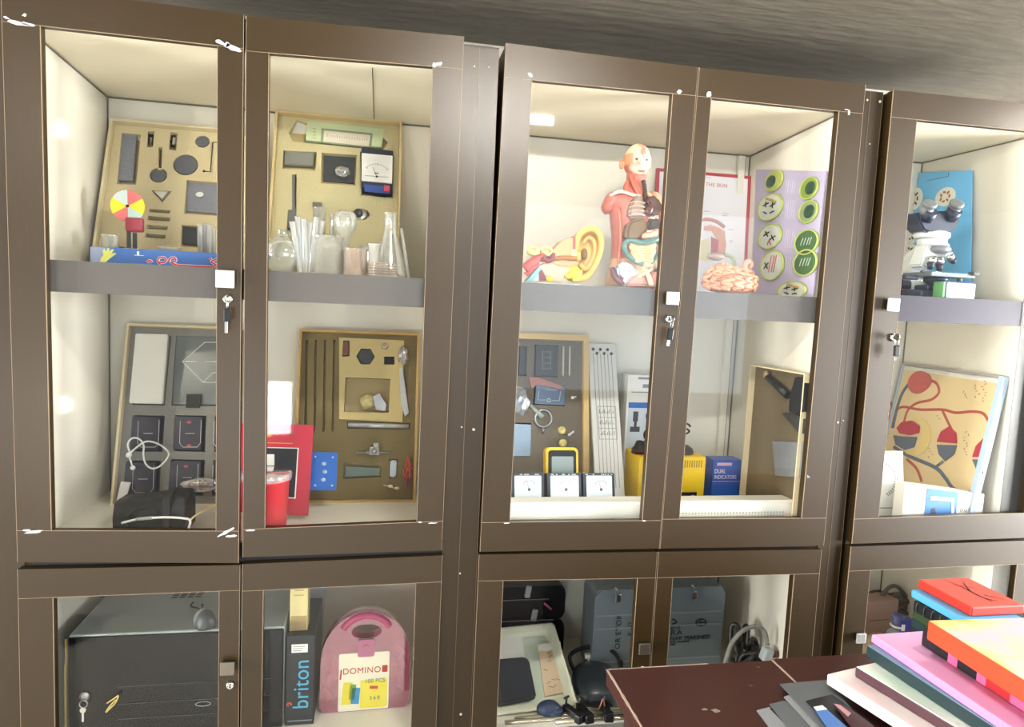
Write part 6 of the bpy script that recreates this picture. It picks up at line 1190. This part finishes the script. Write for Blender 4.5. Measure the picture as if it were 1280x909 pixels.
for q in ((1156, 272), (1186, 271)):
    m = MB(); p = mp(*q); m.cone((p.x, -.002, p.z-.004), (p.x, -.020, p.z+.016), .019, .018); m.build('eye_tube', NAVY, mic)
m = MB(); p = mp(1172, 293); m.lathe([(.040, -.010), (.043, -.006), (.043, .004), (.030, .010)], (p.x, .02, p.z)); p = mp(1172, 303); m.lathe([(.001, -.010), (.034, -.009), (.036, .008), (.030, .012)], (p.x, .02, p.z)); m.build('head_ring', SCW, mic)
m = MB(); m.prism([(mp(x, y).x, mp(x, y).z) for x, y in ((1160, 304), (1188, 303), (1190, 314), (1184, 320), (1166, 322), (1158, 335), (1151, 332))], .0, .045); bmesh.ops.bevel(m.bm, geom=m.bm.edges[:], offset=.004, segments=2, affect='EDGES'); m.build('arm_head', SCW, mic)
m = MB(); p = mp(1174, 312, -.004); m.ell(p, (.028, .022, .013)); m.build('nosepiece', SCG, mic)
for q, t_ in (((1163, 322), (1157, 336)), ((1171, 322), (1169, 339)), ((1182, 319), (1188, 329))):
    m = MB(); p, r_ = mp(*q, -.010), mp(*t_, -.014); m.cone(p, p.lerp(r_, .55), .011, .010); m.i = 1; m.cone(p.lerp(r_, .55), r_, .010, .006); m.build('objective', [CHROME, NAVY], mic)
m = MB(); s1, s2 = mp(1146, 341), mp(1200, 344); m.box(((s1.x+s2.x)/2, .0, s1.z-.004), (s2.x-s1.x, .10, .011), .002); m.build('stage', mat('stage_grey', '6c757e', .3, .3), mic)
m = MB(); m.box((s2.x-.006, -.05, s1.z+.002), (.018, .02, .010), .002); m.box((s1.x+.02, -.02, s1.z+.003), (.05, .008, .005), .001); m.build('slide_clip', DGREY, mic)
m = MB(); p = mp(1170, 350); m.lathe([(.030, .010), (.030, -.004), (.018, -.014), (.018, -.022)], (p.x, .0, p.z)); m.build('condenser', NAVY, mic)
m = MB(); p = mp(1188, 350); m.cone((p.x, -.03, p.z+.012), (p.x, -.03, p.z-.010), .006); m.ell((p.x, -.03, p.z-.012), (.009, .009, .008)); m.build('stage_knob', mat('stage_green', '5e7a5a', .4), mic)
m = MB(); m.prism([(.060, .0), (.11, 0), (.112, mp(1172, 330).z), (.09, mp(1172, 312).z), (.02, mp(1172, 306).z), (.02, mp(1172, 318).z), (.070, mp(1172, 334).z)], mp(1162, 340).x, mp(1182, 340).x, 'yz'); bmesh.ops.bevel(m.bm, geom=m.bm.edges[:], offset=.004, segments=2, affect='EDGES'); m.build('arm', SCW, mic)
p1 = mp(1133, 354); p2 = mp(1160, 354); m = MB(); m.cone((p1.x, .07, p1.z), (p2.x, .07, p1.z), .013); m.cone((p1.x-.002, .07, p1.z), (p1.x+.018, .07, p1.z), .020); m.cone((p1.x+.02, .07, p1.z), (p1.x+.030, .07, p1.z), .024); m.build('focus_knob', NAVY, mic)
m = MB(); m.b2((mp(1140, 372).x, -.03, 0), (mp(1198, 372).x, .115, .020), .005); m.b2((mp(1152, 366).x, -.02, .020), (mp(1180, 366).x, .03, .034), .004); m.build('base', NAVY, mic)
m = MB(); m.lathe([(.018, 0), (.018, .012), (.001, .013)], (mp(1169, 366).x, -.01, .034)); m.i = 1
m.build('lamp_port', [NAVY, SCW], mic)
m = MB(); p = mp(1149, 347); m.box((p.x-.02, .01, p.z), (.04, .02, .012), .002); m.build('stage_slide', NAVY, mic)
# small white box with blue back, right of the microscope
x0, x1 = UY(1179, 370, .038).x, UY(1218, 372, .038).x; zt = UY(1195, 354, .038).z
sb = thing('slide_box', 'small white box with blue edges on the shelf right of the microscope', 'box', T((x0+x1)/2, .034, UPC)); w_, h_ = x1-x0, zt-UPC
m = MB(); m.b2((-w_/2, .003, 0), (w_/2, .034, h_+.004), .003); m.build('blue_shell', mat('shell_blue', '2d3f86', .4), sb); m = MB(); m.b2((-w_/2+.004, -.003, .0005), (w_/2-.006, .0028, h_), .004); m.build('white_front', mat('front_white', 'e3e9ee', .4), sb)
m = MB(); m.b2((-w_/2-.007, -.001, .002), (-w_/2-.0005, .032, h_+.002), .001); m.build('green_side', mat('side_green', '5f9a62', .4), sb)
vp = thing('violet_mat', 'violet strip laid along the shelf edge under the microscope', 'mat', T(1.4, .035, UPC)) if False else None

# heart board, middle level, leaning on the side panel
zt = cpx(1255, 468, 1.625).z
fh = Frame(Vector((1.560, .408, MID)), Vector((1.560, .036, MID)), Vector((1.624, .408, zt-.006)))
hb = thing('circulation_board', 'cream board in a white tray showing red and blue blood circulation', 'board', fh.M); Wh, Hh = fh.w, fh.h
m = MB(); t_ = .006; m.b2((0, 0, 0), (t_, .010, Hh)); m.b2((Wh-t_*2.6, -.008, 0), (Wh, .010, Hh)); m.b2((t_, 0, 0), (Wh-t_*2.6, .010, t_)); m.build('tray_rim', mat('rim_paleblue', 'a9bfd2', .4), hb)
m = MB(); m.b2((t_, -.008, Hh-.006), (Wh-t_*2.6, .010, Hh)); m.build('top_rim', mat('rim_grey', '9c9691', .5), hb)
m = MB(); m.b2((t_, .004, t_), (Wh-t_*2.6, .0095, Hh-.0065)); m.build('backing', mat('backing_white', 'e2dfd6', .5), hb)
def hp(*pts): return [fh.px(1108+(x-1108)*.87, y, .004) for x, y in pts]
h0, h1 = fh.px(1112, 462, .004), fh.px(1250, 474, .004)
m = MB(); m.b2((t_+.003, .0025, t_+.004), (Wh-t_*2.6-.006, .0039, Hh-.020)); m.build('painted_panel', mat('panel_cream', 'dcc494', .5, vary=.05, scale=8), hb)
HR = mat('blood_red', 'b3443c', .45, vary=.12, scale=60); HRD = mat('blood_pale_red', 'c2584f', .5, vary=.3, scale=120); HB = mat('blood_slate', '566070', .45, vary=.08); HC = mat('heart_crimson', 'b02238', .4)
def vessel(m_, pts, r, nm='vessel'):
    q = hp(*pts); m = MB(); m.tube([(u, .0022, v) for u, v in q], r*.95, n=10, smooth=5, flatx=.4); return m.build(nm, m_, hb)
def blob(m_, pts, nm, d=.004):
    q = hp(*pts)
    if 'half' not in nm:
        n_ = len(q); Q = []
        for k in range(n_):
            a, b, c, e = (Vector(q[(k+j) % n_]) for j in (-1, 0, 1, 2))
            for t in (0, .25, .5, .75): Q.append(tuple(.5*((2*b)+(c-a)*t+(2*a-5*b+4*c-e)*t*t+(3*b-a-3*c+e)*t**3)))
        q = Q
    m = MB(); m.prism(q, .0024-d, .0024); bmesh.ops.bevel(m.bm, geom=[e for e in m.bm.edges], offset=.0012, segments=2, affect='EDGES'); return m.build(nm, m_, hb)
S3 = lambda x, y: (1060+x/3.368, 390+y/3.368)
def V(*l): return [S3(x, y) for x, y in l]
vessel(HR, V((190, 490), (225, 405), (330, 412), (435, 412), (500, 425), (580, 420), (635, 430), (662, 470)), .0042)
vessel(HR, V((240, 500), (265, 420), (310, 385), (380, 370), (418, 340), (410, 305), (385, 290)), .0042)
vessel(HB, V((195, 490), (215, 410), (240, 345), (275, 300)), .0058)
vessel(HR, V((160, 470), (190, 420), (185, 380), (165, 365)), .004)
vessel(HR, V((435, 415), (465, 470), (480, 495)), .004)
vessel(HB, V((200, 570), (280, 610), (400, 655), (450, 700), (490, 745), (560, 760), (605, 765)), .0060)
vessel(HB, V((400, 655), (440, 630)), .0046)
vessel(HR, V((262, 620), (310, 660), (335, 715)), .0046)
blob(HRD, V((270, 300), (290, 265), (330, 250), (370, 265), (385, 295), (355, 330), (315, 345), (285, 335)), 'lung_picture')
blob(HC, V((410, 548), (430, 505), (470, 483), (505, 510), (508, 555)), 'organ_red_half'); blob(HB, V((410, 560), (508, 562), (495, 600), (450, 630), (420, 600)), 'organ_blue_half')
blob(HC, V((582, 612), (600, 565), (640, 530), (655, 540), (648, 612)), 'kidney_red_half'); blob(HB, V((582, 622), (645, 622), (635, 685), (605, 670)), 'kidney_blue_half')
blob(HC, V((215, 490), (240, 465), (290, 458), (328, 480), (325, 510), (280, 520), (230, 512)), 'heart_red_half'); blob(HB, V((200, 520), (240, 525), (315, 528), (300, 570), (255, 582), (210, 560)), 'heart_blue_half')
blob(mat('stomach_straw', 'd9c07c', .5), V((290, 448), (350, 455), (382, 500), (372, 560), (335, 600), (290, 605), (255, 590), (310, 575), (335, 530), (335, 480)), 'stomach_picture', .002)
m = MB(); random.seed(12)
for (x, y, n, ang) in ((640, 340, 8, 1.3), (605, 340, 5, 1.3), (550, 560, 9, 1.4), (540, 355, 3, 1.3), (415, 450, 2, 1.4), (380, 600, 4, 1.2), (235, 290, 6, 1.2), (495, 540, 3, 1.2)):
    for k in range(n):
        u, v = hp(S3(x+random.uniform(-12, 12), y+(k-n/2)*12))[0]; m.box((u, .0020, v), (.006, .0008, .0012), R=Euler((0, random.uniform(-1.2, 1.2), 0)).to_matrix())
m.build('handwritten_notes', mat('note_brown', '5d4a3a', .6), hb)
# dial chart and booklet before it
dy = .085; p0 = UY(1095, 648, dy); p1 = UY(1129, 648, dy); zt = UY(1112, 567, dy).z
fd_ = Frame((p0.x, dy, MID), (p1.x+.004, dy, MID), (p0.x+.002, dy+.03, zt))
dc = thing('dial_chart', 'white sheet with a round dotted dial standing at the left of the right cabinet', 'chart', fd_.M)
m = MB(); m.b2((0, 0, 0), (fd_.w, .004, fd_.h)); m.build('sheet', mat('sheet_grey', 'dadad4', .5), dc); cu, cv = fd_.px(1102, 599, 0); R1 = sz(fd_, 24)
m = MB(); m.tube([(cu+R1*math.cos(t), -.0002, cv+R1*math.sin(t)) for t in [-PI*.38+PI*.76*k/14 for k in range(15)]], .0007, n=6); 
for k in range(15): t = -PI*.38+PI*.76*k/14; m.box((cu+R1*.88*math.cos(t), -.0005, cv+R1*.88*math.sin(t)), (.005, .0008, .0022), R=Euler((0, -t, 0)).to_matrix())
m.b2((.002, -.0006, fd_.h*.18), (fd_.w-.004, -.0001, fd_.h*.19)); m.build('dial_marks', DGREY, dc)
m = MB(); m.b2((fd_.w*.45, -.002, 0), (fd_.w*.95, -.0002, .014)); m.build('green_label', mat('label_green', 'a4bb5a', .5), dc)
by = .040; p0 = UY(1128, 640, by); p1 = UY(1228, 640, by); zl = UY(1130, 605, by).z-MID; zr = UY(1228, 618, by).z-MID
bk_ = thing('instrument_box', 'white box with a blue panel picturing a microscope, before the circulation board', 'box', T(p0.x, by, MID)); w_ = p1.x-p0.x
m = MB(); m.prism([(0, 0), (w_, 0), (w_, zr), (0, zl)], 0, .035); m.build('carton', mat('carton_white', 'dedcd6', .5), bk_)
x0, x1 = UY(1157, 630, by).x-p0.x, UY(1196, 630, by).x-p0.x; zc0 = zl+(zr-zl)*.3; zc1 = zl+(zr-zl)*.68
m = MB(); m.prism([(x0, .002), (x1, .002), (x1, zc1-.003), (x0, zc0-.003)], -.0012, -.0002); m.build('blue_panel', mat('panel_azure', '3f78bd', .4), bk_)
m = MB(); h_ = zc1; m.prism([(x0+.012, h_*.86), (x1-.012, h_*.80), (x1-.006, h_*.2), (x1-.013, h_*.2), (x1-.019, h_*.70), (x0+.012, h_*.76)], -.0022, -.0012); m.build('pictured_arm', PAPER, bk_)
m = MB(); m.prism([(x0+.018, h_*.50), (x0+.028, h_*.52), (x0+.034, h_*.30), (x0+.036, h_*.1), (x0+.014, h_*.1)], -.0020, -.0012); m.build('pictured_stand', DGREY, bk_)
m = MB(); 
for k in range(3):
    for z in (.25, .45): m.tube([(x1+.016+k*.013+.0035*math.cos(t*PI/4), -.0004, h_*z+.005*math.sin(t*PI/4)) for t in range(8)], .0008, n=5, closed=True, smooth=1)
for k in range(3): m.b2((.012, -.0006, zl*.75-k*.010), (.036-k*.004, -.0001, zl*.75-k*.010+.0018))
m.build('print_marks', mat('print_grey', '777570', .6), bk_)
# lower level clutter of cabinet C
lx = lambda px, py, y: UY(px, py, y).x
cl = thing('cable_heap', 'heap of dark cables behind the brown carton on the lower right shelf', 'cables', T(lx(1115, 760, .33), .33, LOW)); m = MB(); random.seed(31); P = []
for k in range(40): a = k*.7; P.append((.11*math.cos(a)*random.uniform(.5, 1), .035*math.sin(a), .03+.10*abs(math.sin(a*.37))+.01*random.random()))
m.tube(P, .004, n=7, smooth=4); m.tube([(-.10, -.02, .06), (-.06, -.03, .16), (-.01, -.02, .175), (.04, -.02, .13), (.09, -.02, .10), (.11, -.01, .004)], .006); m.build('cable', mat('cable_umber', '5b524c', .5), cl)
m = MB(); m.ell((.085, 0, .11), (.060, .03, .045)); m.ell((.03, 0, .11), (.03, .03, .035)); m.build('grey_motor', mat('motor_grey', '6d6862', .5), cl)
bc = thing('brown_carton', 'small brown pink carton among cables on the lower right shelf', 'box', T(lx(1098, 770, .26), .26, LOW, .08)); m = MB(); zt = UY(1100, 752, .26).z-LOW; m.b2((-.05, 0, 0), (.072, .06, zt), .003); m.build('carton', mat('carton_rose', 'a5877c', .6, vary=.08), bc); m = MB(); m.b2((-.03, -.0006, zt*.6), (.04, -.0001, zt*.62)); m.build('flap_line', mat('flap_brown', '77594f', .6), bc)
tb_ = thing('tan_pouch', 'small tan rounded pouch in front of the brown carton', 'pouch', T(lx(1098, 790, .19), .19, LOW)); m = MB(); m.ell((0, 0, .045), (.045, .03, .045)); m.ell((.01, -.01, .035), (.038, .026, .034)); m.build('pouch', mat('tan_cloth', '9c8a72', .6, vary=.15, bump=.3, scale=60), tb_)
bt = thing('blue_bottle', 'small grey and blue bottle beside the brown carton', 'bottle', T(lx(1121, 790, .17), .17, LOW)); zt = UY(1120, 768, .17).z-LOW
m = MB(); m.lathe([(.024, 0), (.026, .004), (.026, zt*.62), (.014, zt*.74), (.001, zt*.75)]); m.build('bottle_body', mat('bottle_grey', '8b8f99', .3), bt); m = MB(); m.lathe([(.014, zt*.75), (.016, zt*.76), (.016, zt*.98), (.012, zt), (.001, zt)]); m.build('cap', mat('cap_violet', '555a90', .35), bt); m = MB(); m.lathe([(.018, zt*.76), (.020, zt*.78), (.018, zt*.80)]); m.build('neck_band', WHITE, bt)
bb2 = thing('cobalt_carton', 'deep blue small carton right of the grey bottle', 'box', T(lx(1130, 795, .15), .15, LOW, -.2)); zt = UY(1130, 777, .15).z-LOW; m = MB(); m.b2((-.012, 0, 0), (.030, .03, zt), .002); m.build('carton', mat('carton_cobalt', '3540a0', .4), bb2); m = MB(); m.b2((-.010, -.0006, zt*.8), (.0, -.0001, zt*.93)); m.build('white_spot', PAPER, bb2)
# ================================================================ desk in front
DX0, DY1 = .445, -.292
desk = thing('desk', 'dark maroon desk with chipped pale edges standing before the cabinets', 'desk', T(1.1, -.7, 0))
D0 = desk.matrix_world.inverted(); MAR = mat('maroon_top', '3f1f1b', .32, spec=.5, vary=.12, scale=9); MARD = mat('maroon_side', '3a2421', .5)
XS = UZ(970, 830, DESK).x
m = MB(D0); m.b2((DX0, -1.25, DESK-.03), (XS-.0012, DY1, DESK), .0015); m.build('desk_top', MAR, desk)
m = MB(D0); m.b2((XS+.0012, -1.25, DESK-.03), (1.95, DY1+.004, DESK+.0006), .0015); m.build('desk_top', MAR, desk)
def chip_strip(pts, wid, nm):
    m = MB(D0); random.seed(17); n = len(pts)
    for k in range(n-1):
        a, b = Vector(pts[k]), Vector(pts[k+1]); L = (b-a).length; q = int(L/.012)
        for j in range(q):
            c = a.lerp(b, (j+.5)/q); d = (b-a)/q; m.box((c.x, c.y, c.z), (abs(d.x)*1.02+wid*random.uniform(.5, 1.3)*(abs(d.y) > abs(d.x)), abs(d.y)*1.02+wid*random.uniform(.5, 1.3)*(abs(d.x) >= abs(d.y)), .0016))
    m.build(nm, mat('chipboard_pale', 'a99584', .8, vary=.15, scale=120), desk, label='pale chipped edge')
chip_strip([(DX0+.001, -1.2, DESK), (DX0+.001, DY1, DESK)], .004, 'chipped_edge'); chip_strip([(DX0, DY1-.0005, DESK), (XS-.14, DY1-.0005, DESK)], .0016, 'chipped_edge'); chip_strip([(XS, -1.2, DESK-.0002), (XS, DY1, DESK-.0002)], .0045, 'seam_filler')
for k, (px, py, sx, sy) in enumerate(((895, 889, .010, .007), (881, 887, .006, .004), (938, 857, .005, .003), (948, 834, .006, .0025))):
    p = UZ(px, py, DESK); m = MB(D0); random.seed(k+40); m.prism([(p.x+sx*random.uniform(.5, 1.1)*math.cos(t*PI/5), p.y+sy*random.uniform(.5, 1.1)*math.sin(t*PI/5)) for t in range(10)], DESK, DESK+.0006, 'xy'); m.build('glue_mark', mat('glue_grey', '8c7f78', .7) if k < 2 else mat('scuff', '6b4a44', .6), desk)
m = MB(D0); m.b2((DX0+.03, -1.2, .0), (DX0+.05, DY1-.03, DESK-.031)); m.build('side_board', MARD, desk); m = MB(D0); m.b2((1.88, -1.2, 0), (1.90, DY1-.03, DESK-.031)); m.build('side_board', MARD, desk); m = MB(D0); m.b2((DX0+.051, DY1-.06, .25), (1.879, DY1-.042, DESK-.031)); m.build('modesty_board', MARD, desk)
# ---- loose dark sheets
def sheet(name, label, pts, z, th, mats, deco=None, cat='paper', group=None):
    P = [UZ(x, y, DESK+z) for x, y in pts]; cx = sum(p.x for p in P)/len(P); cy = sum(p.y for p in P)/len(P)
    o = thing(name, label, cat, T(cx, cy, DESK+z-th), group); m = MB(); m.prism([(p.x-cx, p.y-cy) for p in P], 0, th, 'xy'); m.build('sheet', mats, o)
    if deco:
        for k, (q, mm) in enumerate(deco):
            Q = [UZ(x, y, DESK+z) for x, y in q]; m = MB(); m.prism([(p.x-cx, p.y-cy) for p in Q], th, th+.0005, 'xy'); m.build('painted_patch', mm, o)
    return o
SG = mat('slate_sheet', '5f6468', .45, vary=.1); SK = mat('black_paint', '131416', .5); SP = mat('pale_grey_sheet', '8c9094', .45, vary=.08)
sheet('grey_sheet', 'pale grey sheet with a black stripe, lowest and nearest the desk front', [(946, 888), (962, 884), (1010, 920), (1030, 950), (1000, 960)], .002, .0018, SP, [([(962, 886), (972, 885), (1004, 912), (990, 914)], SK)], 'sheet')
sheet('grey_sheet', 'mid grey sheet on the black-striped sheet, under the large slate one', [(962, 880), (982, 876), (1036, 915), (1060, 950), (1020, 955)], .0045, .0018, SG, None, 'sheet')
sheet('grey_sheet', 'narrow light grey sheet peeping out beneath the large slate sheet', [(980, 871), (988, 868), (1045, 912), (1060, 940), (1030, 925)], .007, .0018, SP, None, 'sheet')
sheet('slate_sheet', 'large slate sheet with its far corner pointing at the cabinet', [(975, 855), (1034, 850), (1060, 880), (1100, 930), (1050, 935), (1018, 900)], .010, .002, SG, None, 'sheet')
sheet('black_sheet', 'black painted sheet lying on the slate sheet beside the white canvas', [(1008, 876), (1040, 868), (1090, 905), (1110, 935), (1060, 930)], .0125, .0018, SK, None, 'sheet')
sheet('blue_sheet', 'bright blue sheet with a white edge lying on the black sheet', [(1017, 884), (1028, 882), (1062, 912), (1075, 930), (1045, 925)], .015, .0018, mat('sheet_blue', '4f7fc4', .45), [([(1017, 884), (1028, 882), (1034, 887), (1021, 889)], PAPER)], 'sheet')
sheet('maroon_sheet', 'dark maroon sheet with a pink edge left of the pinkish white canvas', [(1042, 880), (1058, 883), (1092, 908), (1110, 930), (1080, 930)], .0175, .0018, mat('sheet_maroon', '3b1720', .45), [([(1042, 880), (1050, 881.5), (1064, 892), (1060, 896)], mat('edge_pink', 'b98a92', .5))], 'sheet')
# ---- stacked painted canvases
def canvas(name, label, xl, yf, z0, z1, w_, l_, mats, rz=0, cat='canvas', faces=None):
    """box with its far left top corner at (xl, yf); mats = side, top"""
    o = thing(name, label, cat, T(xl, yf, DESK+z0, rz)); m = MB(); h = z1-z0
    m.box((w_/2, -l_/2, h/2), (w_, l_, h), .003)
    for f in m.bm.faces:
        if f.normal.z > .5: f.material_index = 1
    m.build('canvas', mats, o)
    return o, h
WC = mat('canvas_white', 'e9e5e2', .6, vary=.03); 
def blot(name, col1, col2, sc=5, col3=None, p=(.35, .65)):
    if name in MC: return MC[name]
    m = mat(name, col1, .5); nt = m.node_tree; mx = [n for n in nt.nodes if n.type == 'MIX'][0]; nz = [n for n in nt.nodes if n.type == 'TEX_NOISE'][0]; nz.inputs['Scale'].default_value = sc; nz.inputs['Detail'].default_value = 2
    r = nt.nodes.new('ShaderNodeValToRGB'); nt.links.new(nz.outputs['Fac'], r.inputs[0]); e = r.color_ramp.elements; e[0].position = p[0]; e[1].position = p[1]; e[0].color = (*lin(col1), 1); e[1].color = (*lin(col2), 1)
    if col3: q = e.new((p[0]+p[1])/2); q.color = (*lin(col3), 1)
    b = nt.nodes['Principled BSDF']; nt.links.new(r.outputs[0], b.inputs['Base Color']); return m
zs = lambda px, py, z: UZ(px, py, DESK+z)
a = zs(1033, 850, .028); canvas('white_canvas', 'pinkish white canvas, nearest the grey sheets at the left of the stack', a.x, a.y, .0195, .040, .26, .36, [WC, blot('pinkish_white', 'ece6e4', 'dbb9bd', 9, None, (.5, .8))], .22)
a = zs(1062, 846, .040); b = zs(1069, 833, .060)
o, h = canvas('pale_green_canvas', 'white canvas with a green tinge and dark maroon side, second in the stack', b.x, b.y, .0405, .060, .26, .36, [mat('side_maroon', '4a2b33', .5, vary=.3, scale=25), blot('greenish_white', 'e8eee8', 'b5d8c4', 7, None, (.45, .8))], .20)
b = zs(1083, 806, .084); canvas('green_canvas', 'dark teal green canvas under the pink one with a blue top rim', b.x, b.y, .0605, .084, .28, .38, [mat('teal_black', '24373a', .4, vary=.1), mat('rim_blue', '6f93ab', .4)], .085)
b = zs(1089, 794, .098); o, h = canvas('pink_canvas', 'pink painted canvas lying on the dark green one', b.x, b.y, .0845, .100, .27, .38, [mat('rose_side', 'd98fc0', .5), mat('pink_top', 'e6a9d6', .5, vary=.05)], .03)
b = zs(1152, 795, .118); bx = b
o, h = canvas('striped_canvas', 'black, pink and red striped canvas lying under the orange sunset canvas', b.x, b.y, .1005, .136, .30, .40, [SK, SK], .0)
for k, (y0, y1, c) in enumerate(((.062, .082, 'd0608f'), (.122, .140, 'd0608f'), (.140, .185, 'b3242b'), (.185, .215, 'd0608f'), (.24, .40, 'd0608f'))):
    m = MB(); m.b2((-.0006, -y1, .001), (.001, -y0, h-.001)); m.build('painted_stripe', mat('stripe_'+c, c, .5), o, label='%s stripe' % ('red' if c[0] == 'b' else 'pink'))
b = zs(1160, 775, .172); o, h = canvas('sunset_canvas', 'orange-sided canvas with a yellow and white cloudy top, uppermost at the front', b.x, b.y, .1365, .172, .34, .42, [mat('orange_side', 'cc4a2a', .5, vary=.15, scale=10), blot('sunset_top', 'e0902c', 'd9b9c4', 9, 'e3cb83')], -.035)
# rear stack
def rear(name, label, px, py, z0, z1, w_, l_, mats, rz, cat='canvas'):
    a = zs(px, py, z1); return canvas(name, label, a.x, a.y, z0, z1, w_, l_, mats, rz, cat)
rear('dark_canvas', 'dark plum canvas at the bottom of the rear stack', 1137, 783, .0012, .030, .24, .17, [mat('plum_side', '2c1a24', .5, vary=.2), mat('plum_side', '2c1a24', .5)], .02)
rear('teal_canvas', 'dark teal canvas second from the bottom of the rear stack', 1139, 772, .0305, .052, .23, .17, [mat('teal_black', '24373a', .4), mat('teal_black', '24373a', .4)], .0)
rear('green_book', 'dark green canvas under the black spiral notebook in the rear stack', 1141, 762, .0525, .072, .22, .16, [mat('forest_side', '2e4327', .5, vary=.2), mat('forest_side', '2e4327', .5)], -.01)
o, h = rear('spiral_notebook', 'black spiral-bound notebook under the blue canvas in the rear stack', 1142, 750, .0725, .096, .22, .155, [SK, SK], 0, 'notebook')
for k in range(7): m = MB(); m.tube([(.004+.007*math.cos(t*PI/5), -.012-k*.021, h/2+.0125*math.sin(t*PI/5)) for t in range(10)], .0014, n=6, closed=True, smooth=2); m.build('spiral_ring', DGREY, o)
m = MB(); m.b2((.095, -.157, .006), (.112, -.1535, .018)); m.build('white_patch', PAPER, o)
rear('blue_canvas', 'sky blue canvas directly under the red canvas', 1139, 737, .0965, .113, .132, .158, [mat('sky_side', '58a9dc', .45), mat('sky_side', '58a9dc', .45)], .0)
a = zs(1148, 724, .133); b = zs(1214, 757, .133); c = zs(1216, 725, .133)
o, h = canvas('red_canvas', 'red canvas with thin black branch strokes on top of the rear stack', a.x, a.y, .1135, .133, .126, .14, [mat('red_side', 'c23324', .5, vary=.08), mat('red_top', 'dc4a3a', .5, vary=.06)], 0)
L_ = o.matrix_world.inverted(); m = MB()
def stroke(pts, r): m.tube([(p.x, p.y, h+.0003) for p in (L_ @ zs(x, y, .133) for x, y in pts)], r, n=6, flat=.3)
stroke([(1180, 724.5), (1200, 733), (1222, 744), (1240, 752)], [.0006, .0012, .0024, .0016]); stroke([(1204, 728), (1212, 738), (1226, 746), (1247, 752)], [.0012, .0022, .002, .0008]); stroke([(1190, 731), (1204, 733), (1218, 735)], [.0005, .0010, .0005]); stroke([(1230, 744), (1244, 747), (1256, 750)], [.0014, .001, .0005])
m.build('branch_strokes', mat('stroke_black', '2a1715', .6), o)

# ================================================================ keys left in the locks, sheet on top of the cabinets
def keys(px, py, label, L=.034, fob=True, tilt=0):
    p = UY(px, py, -.008); k = thing('key_bunch', label, 'keys', T(p.x, -.0085, p.z, 0, 0, tilt))
    m = MB(); m.b2((-.002, -.006, -.001), (.002, .0, .001)); m.lathe([(.0085, -.0012), (.0085, .0012)], (0, -.012, 0), (1, 0, 0)); m.build('key_head', CHROME, k)
    m = MB(); m.tube([(.0, -.012+.006*math.sin(t*PI/5), -.012+.009*math.cos(t*PI/5)) for t in range(10)], .0011, n=7, closed=True, smooth=2); m.build('key_ring', STEEL, k)
    if fob: m = MB(); m.box((.0, -.012, -.034), (.014, .007, .026), .002); m.build('key_fob', BLACK, k)
    m = MB(); m.box((-.002, -.012, -.050-L*.25), (.006, .0018, L*.7), .0006); m.build('hanging_key', CHROME, k); return k
keys(286, 373, 'keys with a black fob hanging in the left cabinet door lock'); keys(838, 399, 'keys hanging in the lock of the middle cabinet door', .020, True, .1); keys(1117, 421, 'keys with a grey tag hanging in the right cabinet door lock', .012, True, -.05)
ps = thing('folded_sheet', 'white folded sheet lying on top of the right cabinet', 'paper', T(1.64, .10, ZE+.546)); m = MB(); m.prism([(-.10, -.06), (.11, -.06), (.11, .08), (-.08, .08)], 0, .006, 'xy'); m.prism([(-.02, -.05), (.11, -.055), (.11, .07), (.01, .07)], .006, .013, 'xy'); m.build('sheet', PAPER, ps)
